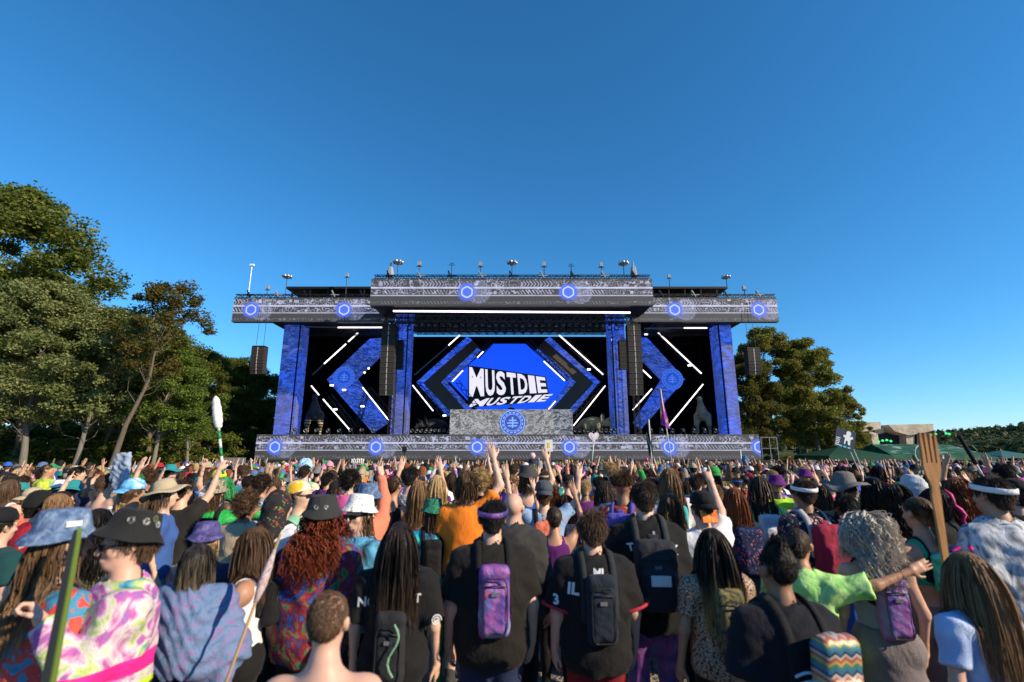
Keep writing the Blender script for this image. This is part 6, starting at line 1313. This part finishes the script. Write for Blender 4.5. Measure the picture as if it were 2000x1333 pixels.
def mass(points, name, label):
    Vs, Fs, Cs = [], [], []; n = 0
    for x, y in points:
        V, F, G = VAR[npr.randint(len(VAR))]; a = npr.normal(0, .35); s = npr.normal(.985, .05); c, sn = math.cos(a), math.sin(a)
        W = V*s; W = np.stack([W[:,0]*c-W[:,1]*sn+x, W[:,0]*sn+W[:,1]*c+y, W[:,2]+gz(y)], 1); Vs.append(W); Fs.append(F+n); n += len(V)
        pal = np.stack([SKC[npr.choice(5, p=(.3,.34,.18,.12,.06))], SHC[npr.randint(len(SHC))]*npr.uniform(.7,1.1), HRC[npr.randint(7)], HTC[npr.randint(len(HTC))], (.03,.03,.04)]); Cs.append(pal[G])
    me = mesh(np.concatenate(Vs), np.concatenate(Fs), True); C_ = np.concatenate(Cs); C_ = np.concatenate([C_, np.ones((len(C_),1))], 1).astype(np.float32)
    A = me.attributes.new('tint', 'FLOAT_COLOR', 'FACE'); A.data.foreach_set('color', C_.ravel())
    q = NT('crowd_cloth', .8, .2); t = q.n('Attribute', attribute_name='tint'); nz = q.noise(q.co('Object'), 9, 3, .6, 1.); q.col(q.mix(nz, q.mix(.35, t.outputs['Color'], (0,0,0)), t.outputs['Color'])); 
    o = stuff(ob(name, me, q.m)); o['label'] = label; return o
pts = []; ymin = max(y for x, y in IND)-.6
cells = {}
def far_free(x, y, d):
    i, j = int(x//1), int(y//1)
    for a in (-1,0,1):
        for b in (-1,0,1):
            for (u, v) in cells.get((i+a, j+b), ()):
                if (u-x)**2+(v-y)**2 < d*d: return False
    cells.setdefault((i, j), []).append((x, y)); return True
for x, y, e in PTS: cells.setdefault((int(x//1), int(y//1)), []).append((x, y))
t = 0
while len(pts) < 1950 and t < 90000:
    t += 1; y = npr.uniform(ymin, 41.0); x = npr.uniform(-1.12, 1.2)*y
    if y > 27 and x < -.66*y: continue
    if y > 36 and x > 22: pass
    if far_free(x, y, .58 if y < 20 else .66): pts.append((x, y))
for k in range(260):
    y = npr.uniform(41, 75); x = npr.uniform(26, 1.2*y)
    if abs(y-56.5) < 5.5 and x < 54: continue
    if far_free(x, y, .8): pts.append((x, y))
mass(pts, 'crowd', 'dense festival crowd filling the field up to the stage')
pts = []
while len(pts) < 110:
    x, y = npr.uniform(-4, 11), npr.uniform(-8, -.75)
    if math.hypot(x, y) > .8 and far_free(x, y, .62): pts.append((x, y))
while len(pts) < 165:
    y = npr.uniform(-.7, 5); x = npr.uniform(1.12*max(y,0)+1.0, 1.12*max(y,0)+7)
    if far_free(x, y, .60): pts.append((x, y))
    else:
        t += 1
        if t > 200000: break
mass(pts, 'crowd', 'festival crowd standing behind the viewer')
print('crowd', time.time()-T0)
# ---------------------------------------------------------------- dinosaurs on the stage
def trex():
    s = S(); s.ell((0,.1,2.3),(.62,.85,.72),.3); s.ell((0,-.35,2.75),(.45,.5,.55),.3); s.seg((0,-.5,2.9),(0,-.75,3.6),.36,.26,.2)
    s.ell((0,-1.0,3.85),(.27,.5,.26),.12); s.seg((0,-1.1,3.72),(0,-1.55,3.66),.22,.15,.1); s.seg((0,-1.0,3.62),(0,-1.45,3.48),.14,.09,.05)
    s.seg((0,.7,2.2),(0,2.0,1.9),.45,.24,.3); s.seg((0,2.0,1.9),(0,3.4,2.1),.24,.05,.1)
    for k in (1,-1):
        s.seg((k*.48,.15,2.1),(k*.62,-.15,1.25),.42,.26,.2); s.seg((k*.62,-.15,1.25),(k*.60,.28,.62),.24,.15,.1); s.seg((k*.60,.28,.62),(k*.62,0,.14),.14,.13,.08)
        for t in (-.16,0,.16): s.seg((k*.62+t*.6,0,.12),(k*.62+t*1.4,-.38,.06),.11,.06,.06)
        s.seg((k*.40,-.6,2.5),(k*.46,-.85,2.2),.10,.07,.06); s.seg((k*.46,-.85,2.2),(k*.42,-1.02,2.28),.06,.03,.04)
    s.sub(lambda P: -P[...,2]); return s.mesh(lin(-1.2,1.2,.075), lin(-1.9,3.6,.085), lin(-.1,4.3,.075))
def trike():
    s = S(); s.ell((0,.2,1.35),(.68,1.15,.66),.3); s.seg((0,1.2,1.3),(0,2.3,.8),.42,.08,.3); s.ell((0,-1.2,1.30),(.36,.5,.36),.2); s.seg((0,-1.5,1.2),(0,-1.95,1.0),.24,.12,.1); s.ell((0,-.85,1.75),(.70,.14,.55),.1)
    for k in (1,-1):
        s.seg((k*.22,-1.25,1.6),(k*.26,-1.85,2.05),.10,.02,.06)
        for y in (-.45,.85): s.seg((k*.45,y,1.1),(k*.50,y-.05,.12),.28,.19,.15)
    s.seg((0,-1.75,1.3),(0,-1.95,1.6),.08,.02,.05); s.sub(lambda P: -P[...,2]); return s.mesh(lin(-1.0,1.0,.07), lin(-2.2,2.5,.08), lin(-.1,2.4,.07))
TR = mesh(*trex(), True); TC = mesh(*trike(), True)
def dino_mat(name, c1, c2, stripes=False):
    q = NT(name, .7, .3); n = q.noise(q.co(), 3.5, 5, .65); c = q.mix(n, tuple(k*.6 for k in c1), c1)
    if stripes:
        z = q.sep(q.co())[2]; w_ = q.ma('SINE', q.ma('ADD', q.ma('MULTIPLY', z, 24.0), q.ma('MULTIPLY', n, 3.0))); c = q.mix(q.ma('MULTIPLY', q.ma('GREATER_THAN', w_, 0.1), q.ma('LESS_THAN', z, 1.75)), c, c2)
    q.col(c); q.bump(n, .6, .1); return q.m
def dino(name, me, px, Y, rz, s, mat, label):
    x = sx(px, 840, Y); o = ob(name, me, mat, None, (x, Y, deck)); o.rotation_euler = (0,0,rz); o.scale = (s,)*3; tag(o, label, 'dinosaur'); return o
dino('tyrannosaur_statue', TR, 612, YF+4.0, .25, 1.0, dino_mat('striped_hide', (.05,.055,.065), (.42,.30,.17), True), 'dark dinosaur statue with tan striped legs standing on the stage')
dino('tyrannosaur_statue', TR, 1374, YF+4.0, -.5, .95, dino_mat('brown_hide', (.42,.34,.24), (.1,.1,.1)), 'upright plain brown dinosaur statue in the stage wing')
dino('triceratops_statue', TC, 1162, YF+3.2, 1.1, .95, dino_mat('tan_hide', (.62,.42,.22), (.1,.1,.1)), 'tan horned dinosaur statue beside the DJ booth')
dino('triceratops_statue', TC, 845, YF+4.5, -1.2, .9, dino_mat('dark_hide', (.03,.03,.035), (.1,.1,.1)), 'dark grazing dinosaur statue half lost in the stage shadow')
p = at(998, 789, YD+2.8)
person(p[0], YD+2.8, p[2]-deck-.905, 180, 'm', ('low','low'), ('tee', BLK), ('trousers', BLK), ('short', HDB), sk=SK[1], label='person in black behind the DJ booth facing the crowd', fine=False, z=deck+.905)
# ---------------------------------------------------------------- things held above the crowd
bpy.context.view_layer.update()
def by_label(t): return next(o for o in COL.objects if o.get('label') == t)
def hand_of(label, side, pose, reach=.07):
    r = by_label(label); e, w_ = ARMS[pose]; e = Vector((side*e[0], e[1], e[2])); w_ = Vector((side*w_[0], w_[1], w_[2])); return r.matrix_world @ (w_+(w_-e).normalized()*reach)
WPOLE = plain('white_pole', (.6,.6,.58), .5); WOODP = plain('wood_pole', (.35,.22,.11), .7)
def tag_top(mb, name, mat, loc, label, cat, smooth=False): return tag(mb.build(name, mat, None, smooth, tuple(loc)), label, cat, 'totems and signs above the crowd')
# club totem
h = hand_of('person in black t-shirt with pale cord on the back, arm lifting the white club totem', 1, 'totem'); top_ = Vector(at(421, 774, h.y+.05)); d = (top_-h); u = d.normalized(); L = d.length
r = tag(empty('club_totem', tuple(h)), 'white knitted club on a green and white banded pole held high', 'totem', 'totems and signs above the crowd')
for k in range(6):
    a, b = -.12+(L*.60+.12)*k/6, -.12+(L*.60+.12)*(k+1)/6; MB().tube([u*a, u*b], .016, 8).build('pole_band', plain('green_tape', (.02,.22,.08), .4) if k % 2 == 0 else WPOLE, r, True)
mb = MB(); n = 14; mb.tube([u*(L*.50+L*.50*k/n) for k in range(n+1)], [.012]+[.030+.022*math.sin(math.pi*min(1,k/n*1.0)**.8)+.003*math.sin(k*2.3) for k in range(1,n)]+[.008], 12); mb.build('club_head', plain('white_knit', (.72,.71,.68), .95, .1, bump=.6, bscale=60), r, True)
def pole_sign(px, ptop, Y, pbx, label, cat, pole=WPOLE, pr=.015, z0=1.4):
    t_ = at(px, ptop, Y); b_ = at(pbx, 905, Y); dirn = (t_-b_); b0 = t_-dirn*((t_[2]-z0)/max(.05, dirn[2])); r = tag(empty(cat.replace(' ', '_'), tuple(b0)), label, cat, 'totems and signs above the crowd')
    MB().tube([(0,0,0), tuple(t_-b0)], pr, 7).build('pole', pole, r, True); return r, Vector(t_-b0)
r, t_ = pole_sign(1160, 862, 25, 1156, 'pink and white heart on a white pole', 'heart sign', pr=.022)
H_ = [(16*math.sin(a)**3, 13*math.cos(a)-5*math.cos(2*a)-2*math.cos(3*a)-math.cos(4*a)) for a in np.linspace(0, 2*math.pi, 29)[:-1]]
MB().prism([(x*.0165, z*.0175) for x, z in H_], -.05, .05).build('heart', dye('heart_pink', [(.75,.35,.42),(.75,.70,.70),(.75,.10,.22)], 3, 1), r, loc=tuple(t_+Vector((0,0,.22))))
MB().prism([(x*.009, z*.0095) for x, z in H_], -.06, -.052).build('heart_centre', WHT, r, loc=tuple(t_+Vector((0,0,.24))))
r, t_ = pole_sign(1072, 880, 22, 1074, 'white placard with a yellow mark on a wooden stick', 'placard', WOODP, .025)
MB().box((-.17,-.02,-.05),(.17,.02,.46)).build('board', plain('card_white', (.72,.72,.68), .8), r, loc=tuple(t_)); MB().box((-.06,-.03,.12),(.05,-.022,.32)).build('mark', YEL, r, loc=tuple(t_))
def flag(r, pts, mat, loc, wav=.06):
    """cloth from a fan of (x, z) outlines, with real thickness and waves"""
    n = 10; V = []; F = []
    (a0, a1), (b0, b1) = pts
    for i in range(n+1):
        f = i/n; p_ = np.array(a0)*(1-f)+np.array(a1)*f; q_ = np.array(b0)*(1-f)+np.array(b1)*f
        for j in range(7):
            g = j/6; c_ = p_*(1-g)+q_*g; V.append((c_[0], wav*math.sin(5*g+3*f)*g, c_[1]))
    for i in range(n):
        for j in range(6): k = i*7+j; F.append((k, k+1, k+8, k+7))
    m = len(V); V += [(x, y+.008, z) for x, y, z in V]; F += [tuple(k+m for k in f[::-1]) for f in F]; o = ob('cloth', mesh(V, F, True), mat, r, loc); return o
r, t_ = pole_sign(1267, 820, 18, 1273, 'limp black and teal flag on a white pole', 'flag', pr=.025)
flag(r, (((0,0),(.10,-1.25)), ((-.06,-.06),(-.02,-1.15))), dye('black_teal', [(.008,.01,.012),(.01,.05,.06),(.01,.012,.014)], 3), tuple(t_)); flag(r, (((0,-.25),(.05,-1.1)), ((-.16,-.55),(-.03,-1.35))), cloth((.008,.03,.035)), tuple(t_))
r, t_ = pole_sign(1290, 760, 20, 1312, 'tall purple and pink sail flag on a thin pole', 'flag', pr=.022)
flag(r, (((0,0),(.28,-1.62)), ((-.02,-.05),(-.06,-1.45))), dye('purple_flag', [(.30,.03,.30),(.55,.05,.28),(.20,.03,.32),(.55,.40,.10)], 1.6, 1), tuple(t_), .1)
flag(r, (((0,0),(.02,-.95)), ((-.02,-.05),(-.05,-1.2))), cloth((.62,.45,.08)), tuple(t_+Vector((-.03,-.02,0))), .02)
# tilted card with a white figure
Y = 12; c = at(1650, 858, Y); bt_ = at(1690, 925, Y); r = tag(empty('placard', (bt_[0], Y, 1.3)), 'tilted navy card with a white standing figure and blocks of text on twin poles', 'placard', 'totems and signs above the crowd')
off = Vector((c[0]-bt_[0], 0, c[2]-1.3))
for dx in (0, .10): MB().tube([(.0+dx,.03,0), (off.x+.02+dx, .03, off.z)], .011, 6).build('pole', WPOLE, r)
card = MB().box((-.235,-.012,-.23),(.235,.012,.23)).build('card', plain('navy_card', (.012,.025,.06), .6), r, loc=tuple(off)); card.rotation_euler = (0,.30,0)
wh = plain('print_white', (.68,.70,.72), .8)
MB().prism([(-.05,-.13),(-.02,-.13),(-.01,-.04),(.03,-.04),(.05,-.13),(.10,-.13),(.09,.0),(.15,.04),(.13,.09),(.06,.07),(.09,.13),(.07,.19),(.0,.2),(-.03,.15),(-.02,.10),(-.09,.07),(-.08,.03),(-.04,.02)], -.02,-.013).build('figure_print', wh, card, loc=(.03,0,.01))
for k in range(5): MB().box((-.215,-.018,-.02-.042*k),(-.215+.10-.015*(k%2),-.013,-.0-.042*k)).build('text_block', wh, card)
for k in range(3): MB().box((-.12+.1*k,-.018,-.205),(-.05+.1*k,-.013,-.165)).build('text_block', plain('print_teal', (.10,.45,.55), .8), card)
r, t_ = pole_sign(1874, 853, 9, 1905, 'slim pole with a long black foam end', 'pole totem', pr=.02); MB().tube([tuple(t_*.52), tuple(t_*1.02)], .034, 8).build('foam_end', BLK, r, True)
r, t_ = pole_sign(1040, 898, 14, 1041, 'pink ball on a black and patterned puppet totem', 'puppet totem', pr=.02)
MB().lathe([(.001,-.09),(.06,-.07),(.09,0),(.06,.075),(.001,.09)], 14).build('ball', plain('pink_ball', (.75,.42,.40), .6), r, True, tuple(t_+Vector((0,0,.10)))); MB().lathe([(.11,-.10),(.10,-.02),(.085,.02),(.02,.02)], 12).build('collar', cloth((.02,.02,.05)), r, True, tuple(t_)); MB().lathe([(.17,-.42),(.14,-.25),(.10,-.10)], 12).build('cloak', floral('cloak', (.05,.05,.03), [(.6,.5,.05),(.1,.3,.2),(.05,.05,.03)], 14), r, True, tuple(t_))
r, t_ = pole_sign(953, 882, 20, 948, 'short white stick with a red and pink tip', 'stick', pr=.02); MB().tube([tuple(t_*.72), tuple(t_*1.0+Vector((.06,0,.05)))], [.02,.05], 7).build('tip', CORAL, r, True)
r, t_ = pole_sign(1263, 895, 21, 1266, 'small pink fan on a stick', 'stick', pr=.015); MB().tube([tuple(t_*.7), tuple(t_)], [.03,.05], 7).build('tip', PINK, r, True)
r, t_ = pole_sign(1446, 878, 24, 1448, 'thin pale striped pole beside a blue puppet', 'stick', pr=.03); MB().lathe([(.12,-.3),(.15,-.05),(.10,.12),(.001,.2)], 10).build('puppet', cloth((.03,.15,.32)), r, True, tuple(t_+Vector((.18,0,-.45))))
r, t_ = pole_sign(790, 880, 30, 790, 'dark slim camera stand above the heads', 'stand', BLACKM, .04); MB().box((-.12,-.1,-.1),(.12,.1,.22)).build('camera_head', BLACKM, r, loc=tuple(t_))
r, t_ = pole_sign(637, 905, 26, 637, 'little green paddle sign', 'placard', WOODP, .015); MB().box((-.16,-.02,-.06),(.16,.02,.14)).build('board', plain('sign_green', (.03,.42,.16), .6), r, loc=tuple(t_))
r, t_ = pole_sign(698, 905, 24, 698, 'white wavy cut-out lettering on a stick', 'placard', WPOLE, .012)
mb = MB()
for k in range(7): mb.tube([(-.27+.09*k+.02*math.sin(2*a+k), .0, .10+(.09+.03*(k%2))*math.cos(a)) for a in np.linspace(0, 2*math.pi, 9)], .026, 5, False)
mb.build('lettering', plain('card_white', (.72,.72,.68), .8), r, True, tuple(t_))
r, t_ = pole_sign(890, 893, 26, 889, 'small plain pale wand above the heads', 'stick', pr=.02)
# fluffy blue hat
rs = np.random.RandomState(2); s = S()
for k in range(26):
    v = rs.normal(0,1,3); v /= np.linalg.norm(v); v[2] = abs(v[2])*1.3-.2; s.ell(tuple(v*np.array([.17,.14,.15])), (.075,.075,.075), .03)
s.disp = lambda P: .010*np.sin(90*P[...,0])*np.sin(80*P[...,2]+3)+.008*np.sin(120*P[...,1]+50*P[...,2]); V, F = s.mesh(lin(-.32,.32,.018), lin(-.3,.3,.018), lin(-.2,.42,.018)); q = at(597, 915, 12.5)
tag(ob('fluffy_hat', mesh(V, F, True), cloth((.35,.58,.80)), None, tuple(q)), 'huge fluffy pale blue hat above the heads', 'hat'); MB().tube([(0,0,-.6),(0,0,-.05)], .02, 6).build('stem', WPOLE, by_label('huge fluffy pale blue hat above the heads'))
# denim jacket on a pole
r, t_ = pole_sign(243, 884, 6.6, 240, 'faded denim jacket hung on a pole', 'jacket totem', WOODP, .018, 1.2)
s = S(); s.box((0,0,-.24),(.085,.035,.24),.03); s.seg((-.07,0,-.06),(-.12,.02,-.34),.04,.035,.03); s.seg((.06,0,-.05),(.10,-.03,-.36),.04,.035,.03); s.disp = lambda P: wr(P, .01, 1.8, 1.); V, F = s.mesh(lin(-.2,.2,.014), lin(-.1,.1,.014), lin(-.52,.06,.014)); ob('jacket', mesh(V, F, True), dye('washed_denim', [(.16,.22,.33),(.30,.36,.46),(.22,.28,.40)], 14), r, tuple(t_))
# giant fork
fk = Vector(at(1843, 1075, 3.0)); ft = Vector(at(1808, 846, 3.0)); ax = (ft-fk).normalized(); lat = Vector((ax.z, 0, -ax.x)); L = (ft-fk).length
WD = NT('carved_wood', .55, .35); n = WD.noise(WD.co('Object', (14,14,1.2)), 3, 5, .6, .5); WD.col(WD.ramp(n, [(.3,(.26,.115,.035)),(.6,(.42,.20,.065)),(.8,(.50,.27,.10))])); WD.bump(n, .2, .01)
fr = tag(empty('giant_fork', tuple(fk)), 'giant carved wooden fork held upright above the heads', 'fork', 'totems and signs above the crowd')
def strip(cl, wd, th, name, m=10):
    """tapered flat bar: centre line (lateral, along), half widths"""
    V = []; n = len(cl)
    for (a, b), w_ in zip(cl, wd):
        c = lat*a+ax*b
        for i, j in ((-1,-1),(1,-1),(1,1),(-1,1)): V.append(c+lat*(w_*i*(1 if j < 0 else .86))+Vector((0,1,0))*(th*j))
    F = [(k*4+i, k*4+(i+1)%4, k*4+4+(i+1)%4, k*4+4+i) for k in range(n-1) for i in range(4)]+[(3,2,1,0), tuple(4*(n-1)+i for i in range(4))]
    return ob(name, mesh(V, F), WD.m, fr)
strip([(0,-.62),(0,-.2),(0,.0),(0,.16),(0,.30),(.002,.345),(.002,.375),(.002,.41),(.002,.45),(.002,L*.735)], [.014,.016,.018,.021,.026,.021,.027,.041,.050,.052], .010, 'handle')
for k in range(4):
    a = -.042+.028*k; strip([(a+.002,L*.70),(a+.002,L*.80),(a*1.02+.002,L*.93),(a*1.05+.002,L)], [.0100,.0085,.0068,.0030], .0104, 'tine')
# foam blade in the front, edge taped lime
pa, pb = Vector(at(153, 1034, 2.3)), Vector(at(96, 1338, 2.1)); ax2 = (pa-pb).normalized(); lat2 = Vector((ax2.z,0,-ax2.x)).normalized()
fb = tag(empty('foam_blade', tuple(pb)), 'long dark grey foam blade with a lime taped edge', 'blade', 'totems and signs above the crowd'); L2 = (pa-pb).length
for nm, a0, a1, mt, dy in (('blade', -.026, .008, plain('foam_grey', (.03,.033,.03), .6), 0), ('lime_edge', .0083, .017, plain('lime_tape', (.10,.15,.02), .6), .001)):
    V = []
    for b, k_ in ((-.55,1.),(0,1.),(L2*.9,.72),(L2,.3 if nm == 'blade' else .45)):
        for a in (a0*k_, a1*k_): V += [lat2*a+ax2*b+Vector((0,-.012+dy,0)), lat2*a+ax2*b+Vector((0,.012-dy,0))]
    F = [];
    for k in range(3): q = 4*k; F += [(q,q+2,q+6,q+4),(q+1,q+5,q+7,q+3),(q,q+4,q+5,q+1),(q+2,q+3,q+7,q+6)]
    F += [(0,1,3,2),(12,14,15,13)]; ob(nm, mesh(V, F), mt, fb)
pa, pb = Vector(at(548, 1044, 3.05)), Vector(at(440, 1338, 2.7)); o = tag(empty('furled_pole', tuple(pb)), 'thin brown pole with a furled pink and white cloth', 'pole', 'totems and signs above the crowd')
MB().tube([(pb-pb)-(pa-pb)*.5, pa-pb], .008, 7).build('pole', WOODP, o, True); MB().tube([(pa-pb)*.50, (pa-pb)*.62, (pa-pb)*.75, (pa-pb)*.88], [.012,.026,.022,.008], 9).build('furled_cloth', dye('furled', [(.25,.08,.10),(.50,.42,.42),(.15,.05,.07)], 12), o, True)
# bottle
h = hand_of('person with black wavy hair holding up a water bottle', 1, 'phone'); gb = NT('clear_plastic', .08, .5); gb.col((.75,.82,.88)); gb.b.inputs['Transmission Weight'].default_value = .85; gb.b.inputs['IOR'].default_value = 1.25
bo = tag(empty('water_bottle', tuple(h+Vector((0,0,-.03)))), 'clear plastic water bottle with blue label in a raised hand', 'bottle')
MB().lathe([(.001,0),(.03,.002),(.032,.02),(.032,.12),(.026,.145),(.013,.165),(.013,.18)], 16).build('bottle_body', gb.m, bo, True); MB().lathe([(.0335,.05),(.0335,.10)], 16).build('bottle_label', dye('bottle_label', [(.05,.25,.6),(.7,.72,.75),(.05,.25,.6)], 20), bo, True); MB().lathe([(.015,.178),(.015,.195),(.001,.196)], 12).build('bottle_cap', WHT, bo, True)
lb = 'person in blue and white tie-dye backward cap filming with a phone'; h1, h2 = hand_of(lb, 1, 'phone'), hand_of(lb, -1, 'phone'); c = (h1+h2)/2
tag(MB().box((-.075,-.005,-.037),(.075,.005,.037)).build('phone', plain('phone_black', (.01,.01,.012), .15, .6), None, False, tuple(c+Vector((0,0,.03)))), 'black phone held level in both hands by the tie-dye cap', 'phone')
print('done', time.time()-T0)
